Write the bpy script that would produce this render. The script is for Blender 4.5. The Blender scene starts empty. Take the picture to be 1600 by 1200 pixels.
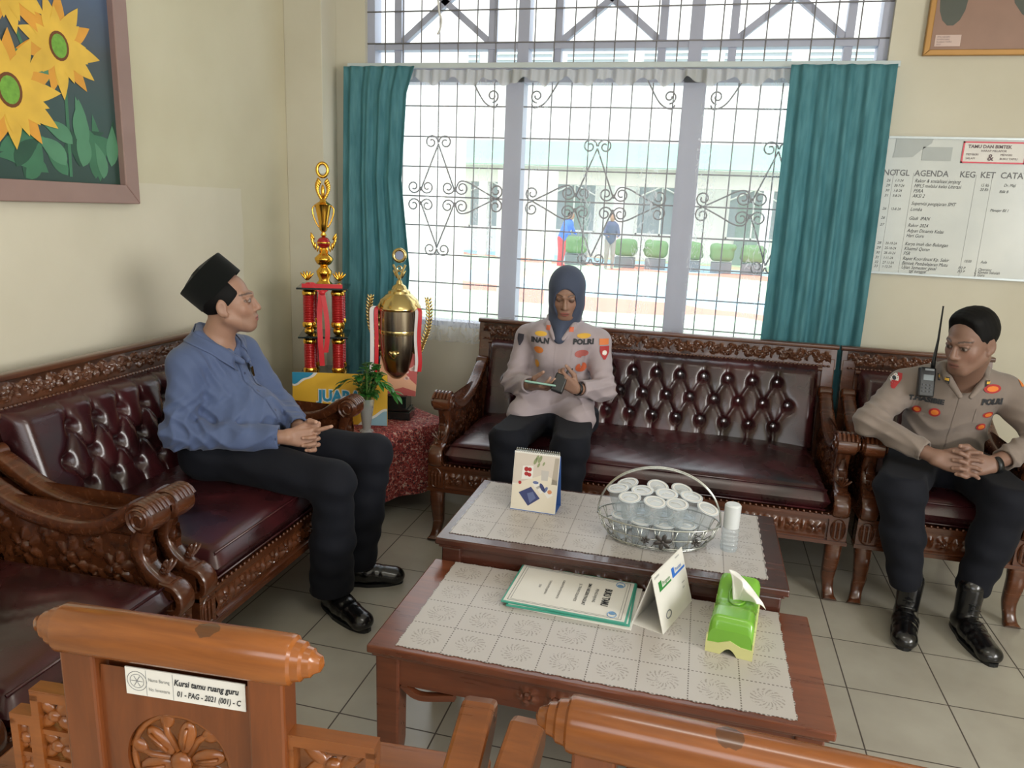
import bpy, bmesh, math, random
import numpy as np
from mathutils import Vector, Matrix, Euler
random.seed(7)
S = bpy.context.scene
COL = S.collection
PI = math.pi

# ------------------------------------------------------------------ camera
cam_d = bpy.data.cameras.new('camera')
cam = bpy.data.objects.new('camera', cam_d)
COL.objects.link(cam)
cam_d.sensor_fit = 'HORIZONTAL'
cam_d.sensor_width = 36.0
cam_d.lens = 36.0 * 1168.14 / 1600.0
cam_d.clip_start = 0.05
cam_d.clip_end = 200
def cam_axes(yaw, pitch, roll):
    fwd = Vector((math.sin(yaw)*math.cos(pitch), math.cos(yaw)*math.cos(pitch), math.sin(pitch)))
    right = Vector((math.cos(yaw), -math.sin(yaw), 0))
    up = right.cross(fwd)
    r = math.cos(roll)*right + math.sin(roll)*up
    u = -math.sin(roll)*right + math.cos(roll)*up
    return r, u, fwd
_r, _u, _f = cam_axes(-0.239067, -0.230790, 0.0416977)
cam.matrix_world = Matrix(((_r.x, _u.x, -_f.x, 1.2931), (_r.y, _u.y, -_f.y, -3.1574),
                           (_r.z, _u.z, -_f.z, 1.5720), (0, 0, 0, 1)))
S.camera = cam

# ------------------------------------------------------------------ world, lights, exposure
w = bpy.data.worlds.new('sky'); S.world = w; w.use_nodes = True
bg = w.node_tree.nodes['Background']
bg.inputs['Color'].default_value = (0.90, 0.95, 1.0, 1)
bg.inputs['Strength'].default_value = 2.2

def area(name, loc, rot, sx, sy, power, col=(1, 1, 1)):
    d = bpy.data.lights.new(name, 'AREA'); d.shape = 'RECTANGLE'; d.size = sx; d.size_y = sy
    d.energy = power; d.color = col
    o = bpy.data.objects.new(name, d); COL.objects.link(o); o.location = loc; o.rotation_euler = rot
    return o
# added fill areas before the unseen rear and right windows, and under the ceiling
area('rear_fill_light', (1.6, -5.35, 1.75), (PI/2, 0, 0), 3.4, 1.5, 16, (1.0, 0.97, 0.93))
area('right_fill_light', (4.95, -3.6, 1.8), (PI/2, 0, PI/2), 2.6, 1.4, 120, (1.0, 0.98, 0.94))
area('ceiling_fill_light', (1.4, -2.0, 3.05), (0, 0, 0), 1.2, 0.3, 8, (1.0, 0.95, 0.86))

S.view_settings.view_transform = 'Standard'
S.view_settings.look = 'None'
S.view_settings.gamma = 1
S.view_settings.use_curve_mapping = False
S.view_settings.exposure = 0.42
S.cycles.use_denoising = True
S.cycles.max_bounces = 7
S.cycles.transparent_max_bounces = 16
S.cycles.caustics_reflective = False
S.cycles.caustics_refractive = False
S.cycles.sample_clamp_indirect = 4.0

# ------------------------------------------------------------------ materials
def srgb(r, g, b):
    f = lambda c: (c/255/12.92) if c/255 <= 0.04045 else ((c/255+0.055)/1.055)**2.4
    return (f(r), f(g), f(b), 1)
class NT:
    """small wrapper for building node materials"""
    def __init__(s, name):
        s.m = bpy.data.materials.new(name); s.m.use_nodes = True
        s.t = s.m.node_tree; s.p = s.t.nodes['Principled BSDF']; s.out = s.t.nodes['Material Output']
    def n(s, typ, **kw):
        x = s.t.nodes.new(typ)
        for k, v in kw.items():
            if k in x.inputs: s.set(x.inputs[k], v)
            else: setattr(x, k, v)
        return x
    def set(s, inp, v):
        if isinstance(v, bpy.types.NodeSocket): s.t.links.new(v, inp)
        else: inp.default_value = v
    def math(s, op, a, b=0.0, c=None):
        x = s.t.nodes.new('ShaderNodeMath'); x.operation = op
        s.set(x.inputs[0], a); s.set(x.inputs[1], b)
        if c is not None: s.set(x.inputs[2], c)
        return x.outputs[0]
    def mix(s, fac, a, b):
        x = s.t.nodes.new('ShaderNodeMix'); x.data_type = 'RGBA'
        s.set(x.inputs[0], fac); s.set(x.inputs[6], a); s.set(x.inputs[7], b)
        return x.outputs[2]
    def coord(s, kind='Object', scale=(1, 1, 1), rot=(0, 0, 0)):
        tc = s.t.nodes.new('ShaderNodeTexCoord'); mp = s.t.nodes.new('ShaderNodeMapping')
        mp.inputs['Scale'].default_value = scale; mp.inputs['Rotation'].default_value = rot
        s.t.links.new(tc.outputs[kind], mp.inputs['Vector']); return mp.outputs[0]
    def noise(s, vec, scale, detail=3, rough=.5, dist=0):
        x = s.t.nodes.new('ShaderNodeTexNoise'); s.t.links.new(vec, x.inputs['Vector'])
        x.inputs['Scale'].default_value = scale; x.inputs['Detail'].default_value = detail
        x.inputs['Roughness'].default_value = rough; x.inputs['Distortion'].default_value = dist
        return x.outputs[0]
    def ramp(s, fac, stops):
        x = s.t.nodes.new('ShaderNodeValToRGB'); s.t.links.new(fac, x.inputs[0])
        e = x.color_ramp.elements
        e[0].position, e[0].color = stops[0]; e[1].position, e[1].color = stops[-1]
        for p_, c_ in stops[1:-1]:
            q = e.new(p_); q.color = c_
        return x.outputs[0]
    def bump(s, h, strength=.3, dist=.01):
        x = s.t.nodes.new('ShaderNodeBump'); s.t.links.new(h, x.inputs['Height'])
        x.inputs['Strength'].default_value = strength; x.inputs['Distance'].default_value = dist
        s.t.links.new(x.outputs[0], s.p.inputs['Normal'])
    def P(s, **kw):
        for k, v in kw.items():
            s.set(s.p.inputs[k.replace('_', ' ')], v)
        return s
def plain(name, rgb, rough=.5, metal=0, coat=0, bump=0, bscale=60, var=0, alpha=1, trans=0, spec=.5, sheen=0):
    t = NT(name); c = srgb(*rgb)
    t.P(Roughness=rough, Metallic=metal, Alpha=alpha)
    t.p.inputs['Specular IOR Level'].default_value = spec
    t.p.inputs['Coat Weight'].default_value = coat; t.p.inputs['Coat Roughness'].default_value = .12
    t.p.inputs['Transmission Weight'].default_value = trans
    t.p.inputs['Sheen Weight'].default_value = sheen
    v = t.coord()
    nz = t.noise(v, bscale if bump else 9, 3)
    k = var if var else .06
    dk = tuple(c[i]*(1-k) for i in range(3)) + (1,); lt = tuple(min(1, c[i]*(1+k)) for i in range(3)) + (1,)
    t.set(t.p.inputs['Base Color'], t.mix(nz, dk, lt))
    if bump: t.bump(nz, bump, .004)
    return t.m
def wood(name, dark, light, rough=.22, grain=9, coat=.5, axis=0):
    t = NT(name); sc = [6, 6, 6]; sc[axis] = .7
    v = t.coord(scale=tuple(sc))
    a = t.noise(v, grain, 5, .6, .6); b = t.noise(t.coord(), 3.0, 2)
    f = t.math('MULTIPLY_ADD', b, .45, t.math('MULTIPLY', a, .6))
    t.set(t.p.inputs['Base Color'], t.ramp(f, [(.3, srgb(*dark)), (.72, srgb(*light))]))
    t.P(Roughness=t.math('MULTIPLY_ADD', a, .12, rough-.04))
    t.p.inputs['Coat Weight'].default_value = coat; t.p.inputs['Coat Roughness'].default_value = .15
    t.bump(a, .06, .003)
    return t.m
M = {}
M['wood_sofa'] = wood('varnished_teak', (50, 24, 15), (104, 58, 32), .24, 6)
M['wood_carved'] = wood('carved_teak', (58, 32, 22), (106, 66, 44), .30, 6)
M['wood_dark'] = wood('dark_teak', (54, 28, 22), (88, 48, 36), .24, 6)
M['wood_table'] = wood('red_brown_teak', (84, 42, 27), (132, 74, 48), .27, 6)
M['wood_chair'] = wood('honey_teak', (96, 50, 20), (150, 86, 36), .27, 6)
M['wood_chair_v'] = wood('honey_teak_upright', (84, 42, 18), (126, 68, 32), .30, 6, axis=2)
M['frame_brown'] = plain('brown_picture_frame', (150, 122, 114), .45, var=.12)
t = NT('oxblood_leather'); v = t.coord()
n1 = t.noise(v, 5, 3); n2 = t.noise(v, 260, 2)
t.set(t.p.inputs['Base Color'], t.ramp(n1, [(.35, srgb(34, 14, 16)), (.7, srgb(70, 26, 30))]))
t.P(Roughness=t.math('MULTIPLY_ADD', n1, .15, .20)); t.p.inputs['Coat Weight'].default_value = .35
t.p.inputs['Coat Roughness'].default_value = .2
t.bump(n2, .12, .002); M['leather'] = t.m
M['crystal'] = plain('crystal_button', (235, 235, 240), .08, metal=.6, coat=1)
# walls
t = NT('cream_wall_paint'); v = t.coord()
a = t.noise(v, 2.2, 4); b = t.noise(v, 90, 2)
t.set(t.p.inputs['Base Color'], t.ramp(a, [(.3, srgb(200, 194, 174)), (.7, srgb(209, 204, 186))]))
t.P(Roughness=.75); t.bump(b, .08, .002); M['wall'] = t.m
# left wall: paler repainted field below 1.6 m
t = NT('cream_wall_paint_two_coats'); v = t.coord()
sx = t.n('ShaderNodeSeparateXYZ'); t.t.links.new(v, sx.inputs[0])
a = t.noise(v, 2.2, 4); b = t.noise(v, 90, 2)
z = t.math('ADD', sx.outputs[2], t.math('MULTIPLY', t.noise(v, 6, 2), .012))
low = t.math('LESS_THAN', z, 1.618)
near = t.math('LESS_THAN', t.math('ADD', sx.outputs[1], t.math('MULTIPLY', t.noise(v, 3, 2), .05)), .42)
f = t.math('MULTIPLY', low, near)
base = t.ramp(a, [(.3, srgb(204, 196, 168)), (.7, srgb(213, 206, 180))])
pale = t.ramp(a, [(.3, srgb(210, 203, 182)), (.7, srgb(219, 212, 192))])
t.set(t.p.inputs['Base Color'], t.mix(f, base, pale)); t.P(Roughness=.75); t.bump(b, .08, .002); M['wall_left'] = t.m
# floor tiles 32 cm, thin dark joints
t = NT('beige_floor_tiles'); v = t.coord()
sx = t.n('ShaderNodeSeparateXYZ'); t.t.links.new(v, sx.inputs[0])
def joint(c):
    q = t.math('FRACT', t.math('DIVIDE', t.math('ADD', c, 64.0), .32))
    return t.math('GREATER_THAN', t.math('ABSOLUTE', t.math('SUBTRACT', q, .5)), .4925)
j = t.math('MAXIMUM', joint(sx.outputs[0]), joint(sx.outputs[1]))
a = t.noise(v, 3.5, 4); c2 = t.ramp(a, [(.3, srgb(160, 155, 143)), (.7, srgb(176, 172, 160))])
t.set(t.p.inputs['Base Color'], t.mix(j, c2, srgb(70, 62, 56)))
t.P(Roughness=t.math('MULTIPLY_ADD', j, .5, .22)); M['floor'] = t.m
M['ceiling'] = plain('white_ceiling', (226, 222, 210), .8)
M['hazed_frame_paint'] = plain('haze_paled_window_frame', (172, 176, 194), .45)  # frame colour paled to carry the flare haze at the window
M['grille'] = plain('painted_grille_iron', (134, 132, 134), .5)
M['rail_white'] = plain('off_white_curtain_rail', (196, 206, 206), .5)
# green curtain: opaque cloth that lets some daylight through
t = NT('green_curtain'); v = t.coord(scale=(1, 1, .15)); a = t.noise(v, 40, 3)
c = t.ramp(a, [(.35, srgb(84, 142, 152)), (.7, srgb(108, 166, 176))])  # cloth tones lightened, flare haze mixed into the colour
t.set(t.p.inputs['Base Color'], c); t.P(Roughness=.8)
tr = t.n('ShaderNodeBsdfTranslucent'); t.set(tr.inputs[0], t.mix(.25, c, srgb(40, 150, 142)))
mx = t.n('ShaderNodeMixShader'); mx.inputs[0].default_value = .38
t.t.links.new(t.p.outputs[0], mx.inputs[1]); t.t.links.new(tr.outputs[0], mx.inputs[2]); t.t.links.new(mx.outputs[0], t.out.inputs[0])
M['curtain'] = t.m
# sheer lace
t = NT('white_sheer_lace')
v = t.coord(); sx = t.n('ShaderNodeSeparateXYZ'); t.t.links.new(v, sx.inputs[0])
wv = t.noise(t.coord(scale=(9, 1, 3.2)), 3.2, 2, .5, 1.6)
vein = t.math('LESS_THAN', t.math('ABSOLUTE', t.math('SUBTRACT', wv, .5)), .022)
col = t.math('GREATER_THAN', t.math('SINE', t.math('MULTIPLY', sx.outputs[0], 21)), .35)
vein = t.math('MULTIPLY', vein, col)
hem = t.math('MULTIPLY', t.math('LESS_THAN', sx.outputs[2], .96), t.math('GREATER_THAN', t.noise(t.coord(scale=(1, 1, .8)), 26, 2, .5, 1.2), .47))
den = t.math('MAXIMUM', vein, t.math('MULTIPLY', hem, .8))
fac = t.math('MULTIPLY_ADD', den, .34, .13)
tp = t.n('ShaderNodeBsdfTransparent'); d1 = t.n('ShaderNodeBsdfDiffuse'); d2 = t.n('ShaderNodeBsdfTranslucent')
for q in (d1, d2): q.inputs[0].default_value = (.86, .88, .90, 1)
m1 = t.n('ShaderNodeMixShader'); m1.inputs[0].default_value = .5
t.t.links.new(d1.outputs[0], m1.inputs[1]); t.t.links.new(d2.outputs[0], m1.inputs[2])
m2 = t.n('ShaderNodeMixShader'); t.set(m2.inputs[0], fac)
t.t.links.new(tp.outputs[0], m2.inputs[1]); t.t.links.new(m1.outputs[0], m2.inputs[2]); t.t.links.new(m2.outputs[0], t.out.inputs[0])
M['sheer'] = t.m
M['sheer_head'] = None
M['gold'] = plain('gold_plating', (232, 178, 70), .16, metal=1)
M['gold_pale'] = plain('pale_gold_plating', (214, 190, 128), .2, metal=1)
M['red_metal'] = plain('red_foil_column', (178, 24, 28), .28, metal=.35, coat=.5)
M['red_ribbon'] = plain('red_satin_ribbon', (206, 32, 42), .4, sheen=.3)
M['white_ribbon'] = plain('white_satin_ribbon', (228, 222, 220), .45)
M['black_plastic'] = plain('black_plastic', (20, 22, 24), .35)
M['black_base'] = plain('black_marble_base', (22, 34, 34), .2, coat=.4)
M['dark_cup'] = plain('dark_mirror_cup', (168, 154, 132), .22, metal=1)
M['white'] = plain('white_paper', (226, 224, 218), .6)
M['ink'] = plain('dark_ink', (46, 48, 52), .7)
M['grey_ink'] = plain('grey_ink', (120, 122, 124), .7)
M['red_ink'] = plain('red_ink', (196, 40, 48), .6)
M['blue_ink'] = plain('blue_ink', (50, 110, 200), .6)
M['green_ink'] = plain('green_ink', (46, 130, 60), .6)
M['yellow_board'] = plain('yellow_printed_board', (232, 184, 62), .4)
M['blue_print'] = plain('blue_print', (50, 140, 178), .45)
M['pink_print'] = plain('pink_red_print', (186, 92, 88), .5)
M['peach_print'] = plain('peach_print', (224, 172, 140), .5)
M['plant'] = plain('leaf_green', (52, 110, 44), .35, var=.35)
M['stem'] = plain('stem_green', (90, 120, 60), .5)
M['chrome'] = plain('silver_wire', (190, 192, 186), .25, metal=.9)
M['tissue'] = plain('white_tissue', (240, 240, 234), .8)
M['lime'] = plain('lime_plastic', (118, 178, 60), .22, coat=.4)
M['cream_plastic'] = plain('cream_plastic', (214, 214, 150), .35)
M['vinyl_teal'] = plain('teal_plastic_edge', (70, 160, 140), .35)
def clearmat(name, tint, fac=.75, rough=.05):
    t = NT(name); tp = t.n('ShaderNodeBsdfTransparent'); tp.inputs[0].default_value = srgb(*tint)
    t.P(Roughness=rough); t.p.inputs['Base Color'].default_value = srgb(225, 230, 232)
    t.p.inputs['Specular IOR Level'].default_value = .9
    mx = t.n('ShaderNodeMixShader'); mx.inputs[0].default_value = 1-fac
    t.t.links.new(tp.outputs[0], mx.inputs[1]); t.t.links.new(t.p.outputs[0], mx.inputs[2]); t.t.links.new(mx.outputs[0], t.out.inputs[0])
    return t.m
M['sheer_head'] = clearmat('gathered_lace', (235, 232, 236), .45, .8)
M['clear'] = clearmat('clear_plastic_cup', (240, 244, 246), .74)
M['cup_lid'] = clearmat('foil_cup_lid', (240, 242, 244), .30, .2)
M['glass'] = clearmat('clear_glass', (236, 242, 240), .7, .03)
M['frost'] = clearmat('frosted_white_plastic', (235, 235, 225), .15, .4)
# patterned vinyl mat
t = NT('white_embossed_table_mat'); v = t.coord()
sx = t.n('ShaderNodeSeparateXYZ'); t.t.links.new(v, sx.inputs[0])
CE = .1275
def cell(c): return t.math('SUBTRACT', t.math('FRACT', t.math('DIVIDE', t.math('ADD', c, CE*40), CE)), .5)
cx, cy = cell(sx.outputs[0]), cell(sx.outputs[1])
def dash(c, o):
    ln = t.math('GREATER_THAN', t.math('ABSOLUTE', c), .486)
    ds = t.math('GREATER_THAN', t.math('SINE', t.math('MULTIPLY', o, 2*PI/.0105)), -.2)
    return t.math('MULTIPLY', ln, ds)
ln = t.math('MAXIMUM', dash(cx, sx.outputs[1]), dash(cy, sx.outputs[0]))
rr = t.math('SQRT', t.math('ADD', t.math('MULTIPLY', cx, cx), t.math('MULTIPLY', cy, cy)))
th = t.math('ARCTAN2', cy, cx)
ring = t.math('MULTIPLY', t.math('LESS_THAN', rr, .33), t.math('GREATER_THAN', rr, .10))
pet = t.math('GREATER_THAN', t.math('SINE', t.math('ADD', t.math('MULTIPLY', th, 16), t.math('MULTIPLY', rr, 38))), .25)
nz = t.math('GREATER_THAN', t.noise(v, 160, 2), .47)
ro = t.math('MULTIPLY', t.math('MULTIPLY', ring, pet), nz)
c = t.mix(t.math('MULTIPLY', ro, .55), srgb(188, 182, 178), srgb(122, 113, 104))
c = t.mix(t.math('MULTIPLY', ln, .85), c, srgb(84, 74, 64))
t.set(t.p.inputs['Base Color'], c); t.P(Roughness=.35)
t.bump(t.math('MULTIPLY', t.math('SUBTRACT', 1.0, ro), 1.0), .3, .001); M['mat'] = t.m
# batik table cloth
t = NT('red_batik_cloth'); v = t.coord(); vo = t.n('ShaderNodeTexVoronoi'); t.t.links.new(v, vo.inputs['Vector']); vo.inputs['Scale'].default_value = 75
n = t.noise(v, 60, 3, .6, 1.0)
c = t.ramp(n, [(.36, srgb(66, 30, 34)), (.46, srgb(150, 52, 52)), (.56, srgb(172, 84, 76)), (.64, srgb(206, 176, 160))])
c = t.mix(t.math('LESS_THAN', vo.outputs[0], .28), c, srgb(60, 40, 50))
t.set(t.p.inputs['Base Color'], c); t.P(Roughness=.7); M['batik'] = t.m
# exterior
M['ext_white'] = plain('white_render', (238, 236, 230), .8)
M['ext_grey'] = plain('pale_grey_render', (205, 200, 192), .8)
M['ext_green_roof'] = plain('green_roof_sheet', (176, 216, 198), .7)
M['ext_louvre'] = plain('grey_louvre_glass', (150, 160, 164), .3)
M['hedge'] = plain('clipped_hedge_leaves', (104, 140, 92), .7, var=.5, bump=.8, bscale=40)
M['planter'] = plain('dark_planter', (112, 120, 124), .7)
M['door_teal'] = plain('dull_green_door', (140, 158, 150), .6)
# court paint
t = NT('painted_court'); v = t.coord(); sx = t.n('ShaderNodeSeparateXYZ'); t.t.links.new(v, sx.inputs[0])
n = t.math('MULTIPLY', t.noise(v, .35, 1), 5)
wv = t.math('ADD', t.math('MULTIPLY', sx.outputs[1], .9), t.math('ADD', t.math('MULTIPLY', sx.outputs[0], .35), n))
q = t.math('FRACT', t.math('MULTIPLY', wv, .11))
c = t.ramp(q, [(.0, srgb(196, 232, 190)), (.34, srgb(200, 236, 196)), (.36, srgb(240, 150, 130)), (.5, srgb(240, 156, 132)), (.52, srgb(176, 216, 236)), (.8, srgb(184, 222, 238)), (.82, srgb(240, 200, 160)), (1.0, srgb(196, 232, 190))])
t.set(t.p.inputs['Base Color'], c); t.P(Roughness=.8); M['court'] = t.m
# vertex colour skin
def skinmat(name, rough=.5):
    t = NT(name); a = t.n('ShaderNodeVertexColor'); a.layer_name = 'Col'
    n = t.noise(t.coord(), 120, 3)
    t.set(t.p.inputs['Base Color'], a.outputs[0]); t.P(Roughness=rough)
    t.p.inputs['Subsurface Weight'].default_value = .06; t.p.inputs['Subsurface Scale'].default_value = .01
    t.bump(n, .08, .001); return t.m
M['skin'] = skinmat('skin')
def cloth(name, rgb, rough=.8, var=.1, sheen=.15):
    t = NT(name); v = t.coord(); n = t.noise(v, 7, 3); f = t.noise(v, 420, 2); c = srgb(*rgb)
    dk = tuple(x*(1-var) for x in c[:3])+(1,); lt = tuple(min(1, x*(1+var)) for x in c[:3])+(1,)
    t.set(t.p.inputs['Base Color'], t.mix(n, dk, lt)); t.P(Roughness=rough); t.p.inputs['Specular IOR Level'].default_value = .2; t.p.inputs['Sheen Weight'].default_value = sheen
    t.bump(f, .12, .001); return t.m
M['shirt_blue'] = cloth('slate_blue_shirt_cloth', (82, 96, 130), .6, .08)
M['trouser'] = cloth('black_navy_trouser_cloth', (20, 22, 30), .8, .1, .02)
M['shirt_police_w'] = cloth('grey_khaki_uniform_cloth', (166, 154, 158), .75, .06)
M['shirt_police_m'] = cloth('taupe_uniform_cloth', (132, 120, 112), .75, .06)
M['velvet'] = cloth('black_velvet', (10, 13, 12), .95, .2, .1)
M['hijab'] = cloth('dark_blue_grey_hijab_cloth', (70, 78, 98), .75, .1, .1)
M['hair'] = cloth('short_black_hair', (9, 8, 8), .7, .4, 0)
M['shoe'] = plain('black_shoe_leather', (14, 14, 16), .25, coat=.4)
M['gold_thread'] = plain('gold_thread', (214, 168, 60), .6)
M['red_badge'] = plain('red_badge_felt', (170, 48, 50), .7)
M['dark_badge'] = plain('dark_badge_felt', (52, 50, 62), .7)
M['phone'] = plain('pale_green_phone_case', (150, 190, 176), .35)

# ------------------------------------------------------------------ mesh helpers
def tag(o, label=None, cat=None, group=None, kind=None):
    if label: o['label'] = label
    if cat: o['category'] = cat
    if group: o['group'] = group
    if kind: o['kind'] = kind
    return o
def empty(name, loc=(0, 0, 0), rz=0, label=None, cat=None, group=None, kind=None):
    o = bpy.data.objects.new(name, None); COL.objects.link(o)
    o.location = loc; o.rotation_euler = (0, 0, rz); o.empty_display_size = .05
    return tag(o, label, cat, group, kind)
def obj_from(name, V, F, mats, parent=None, smooth=False, fm=None, bevel=0, sub=0, angle=None):
    me = bpy.data.meshes.new(name); me.from_pydata([tuple(v) for v in V], [], [tuple(f) for f in F]); 
    if not isinstance(mats, (list, tuple)): mats = [mats]
    for m in mats: me.materials.append(m)
    if fm is not None: me.polygons.foreach_set('material_index', fm)
    if smooth: me.polygons.foreach_set('use_smooth', [True]*len(me.polygons))
    if smooth and angle: me.set_sharp_from_angle(angle=angle)
    me.validate(); me.update()
    o = bpy.data.objects.new(name, me); COL.objects.link(o)
    if parent: o.parent = parent
    if bevel:
        b = o.modifiers.new('bevel', 'BEVEL'); b.width = bevel; b.segments = 2; b.limit_method = 'ANGLE'; b.angle_limit = math.radians(40)
    if sub:
        s = o.modifiers.new('sub', 'SUBSURF'); s.levels = sub; s.render_levels = sub
    return o
class MB:
    def __init__(s): s.V = []; s.F = []; s.fm = []; s.mi = 0; s.M = Matrix.Identity(4)
    def _add(s, V, F):
        o = len(s.V); s.V += [s.M @ Vector(v) for v in V]; s.F += [[i+o for i in f] for f in F]; s.fm += [s.mi]*len(F)
    def box(s, c, d, rot=None):
        V = []; c = Vector(c)
        for z in (-.5, .5):
            for y in (-.5, .5):
                for x in (-.5, .5):
                    p = Vector((x*d[0], y*d[1], z*d[2]))
                    if rot is not None: p = rot @ p
                    V.append(c+p)
        s._add(V, [[0, 2, 3, 1], [4, 5, 7, 6], [0, 1, 5, 4], [2, 6, 7, 3], [0, 4, 6, 2], [1, 3, 7, 5]])
    def b2(s, lo, hi): s.box([(a+b)/2 for a, b in zip(lo, hi)], [abs(b-a) for a, b in zip(lo, hi)])
    def prism(s, poly, o, U, Vv, N, h):
        """polygon in (u,v) at origin o, extruded h along N"""
        o, U, Vv, N = Vector(o), Vector(U), Vector(Vv), Vector(N); n = len(poly)
        a = [o+U*u+Vv*v for u, v in poly]; b = [p+N*h for p in a]
        s._add(a+b, [list(range(n))[::-1], list(range(n, 2*n))]+[[i, (i+1) % n, n+(i+1) % n, n+i] for i in range(n)])
    def lathe(s, prof, c=(0, 0, 0), n=20, axis='z', rot=None, cap=True, ang=None):
        """profile (r, h)"""
        V = []; c = Vector(c)
        for r, h in prof:
            for k in range(n):
                a = 2*PI*k/n; p = Vector((r*math.cos(a), r*math.sin(a), h))
                if axis == 'x': p = Vector((p.z, p.x, p.y))
                if axis == 'y': p = Vector((p.x, p.z, -p.y))
                if rot is not None: p = rot @ p
                V.append(c+p)
        F = []
        for i in range(len(prof)-1):
            for k in range(n): F.append([i*n+k, i*n+(k+1) % n, (i+1)*n+(k+1) % n, (i+1)*n+k])
        if cap: F.append(list(range(n))[::-1]); F.append([(len(prof)-1)*n+k for k in range(n)])
        s._add(V, F)
    def tube(s, pts, r, n=8, closed=False, cap=True):
        pts = [Vector(p) for p in pts]; m = len(pts)
        rs = r if isinstance(r, (list, tuple)) else [r]*m
        V = []; up = None
        for i, p in enumerate(pts):
            if closed: t = pts[(i+1) % m]-pts[i-1]
            else: t = pts[min(i+1, m-1)]-pts[max(i-1, 0)]
            t.normalize()
            if up is None:
                up = Vector((0, 0, 1)) if abs(t.z) < .9 else Vector((1, 0, 0))
            a = t.cross(up).normalized(); up = a.cross(t).normalized()
            for k in range(n):
                q = 2*PI*k/n; V.append(p+(a*math.cos(q)+up*math.sin(q))*rs[i])
        F = []
        for i in range(m if closed else m-1):
            j = (i+1) % m
            for k in range(n): F.append([i*n+k, i*n+(k+1) % n, j*n+(k+1) % n, j*n+k])
        if cap and not closed: F.append(list(range(n))[::-1]); F.append([(m-1)*n+k for k in range(n)])
        s._add(V, F)
    def sweep(s, pts, ws, hs, side=(1, 0, 0), round_=0):
        """rectangular (or rounded) section swept along pts; width along 'side', height across"""
        pts = [Vector(p) for p in pts]; m = len(pts); side = Vector(side).normalized()
        ws = ws if isinstance(ws, (list, tuple)) else [ws]*m; hs = hs if isinstance(hs, (list, tuple)) else [hs]*m
        if round_: sec = [(.5*math.copysign(abs(math.cos(a))**round_, math.cos(a)), .5*math.copysign(abs(math.sin(a))**round_, math.sin(a))) for a in [2*PI*k/16 for k in range(16)]]
        else: sec = [(-.5, -.5), (.5, -.5), (.5, .5), (-.5, .5)]
        n = len(sec); V = []
        for i, p in enumerate(pts):
            t = (pts[min(i+1, m-1)]-pts[max(i-1, 0)]).normalized(); nn = side.cross(t).normalized()
            for a, b in sec: V.append(p+side*a*ws[i]+nn*b*hs[i])
        F = [[i*n+k, i*n+(k+1) % n, (i+1)*n+(k+1) % n, (i+1)*n+k] for i in range(m-1) for k in range(n)]
        F += [list(range(n))[::-1], [(m-1)*n+k for k in range(n)]]
        s._add(V, F)
    def grid(s, fn, nu, nv, cu=False):
        V = [fn(i/nu, j/nv) for j in range(nv+1) for i in range(nu+1)]
        s._add(V, [[j*(nu+1)+i, j*(nu+1)+i+1, (j+1)*(nu+1)+i+1, (j+1)*(nu+1)+i] for j in range(nv) for i in range(nu)])
    def ell(s, c, r, n=10, m=7, rot=None):
        c = Vector(c); V = []; 
        for j in range(m+1):
            ph = PI*j/m
            for k in range(n):
                a = 2*PI*k/n; p = Vector((r[0]*math.sin(ph)*math.cos(a), r[1]*math.sin(ph)*math.sin(a), r[2]*math.cos(ph)))
                if rot is not None: p = rot @ p
                V.append(c+p)
        s._add(V, [[j*n+k, (j+1)*n+k, (j+1)*n+(k+1) % n, j*n+(k+1) % n] for j in range(m) for k in range(n)])
    def slab(s, fn_top, fn_bot, nu, nv):
        """closed slab between two grids"""
        s.grid(fn_top, nu, nv); s.grid(lambda u, v: fn_bot(1-u, v), nu, nv)
        for (a, b, n) in ((lambda t: (t, 0), 0, nu), (lambda t: (1-t, 1), 0, nu), (lambda t: (0, 1-t), 0, nv), (lambda t: (1, t), 0, nv)):
            V = []; 
            for i in range(n+1):
                u, v = a(i/n); V += [fn_bot(u, v), fn_top(u, v)]
            s._add(V, [[2*i, 2*i+2, 2*i+3, 2*i+1] for i in range(n)])
    def build(s, name, mat, parent=None, smooth=False, bevel=0, sub=0, angle=None):
        return obj_from(name, s.V, s.F, mat, parent, smooth, s.fm if isinstance(mat, (list, tuple)) and len(mat) > 1 else None, bevel, sub, angle)
def spline(P, n):
    """Catmull-Rom through P"""
    P = [Vector(p) for p in P]; out = []; Q = [P[0]*2-P[1]]+P+[P[-1]*2-P[-2]]
    for i in range(1, len(Q)-2):
        for k in range(n):
            t = k/n; a, b, c, d = Q[i-1], Q[i], Q[i+1], Q[i+2]
            out.append(.5*((2*b)+(c-a)*t+(2*a-5*b+4*c-d)*t*t+(3*b-a-3*c+d)*t**3))
    out.append(P[-1]); return out
def interp(xs, ys, x): return float(np.interp(x, xs, ys))
def copy_tree(o, parent=None):
    c = o.copy(); COL.objects.link(c); c.parent = parent
    for ch in list(o.children): copy_tree(ch, c)
    return c
_tc = {}
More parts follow.
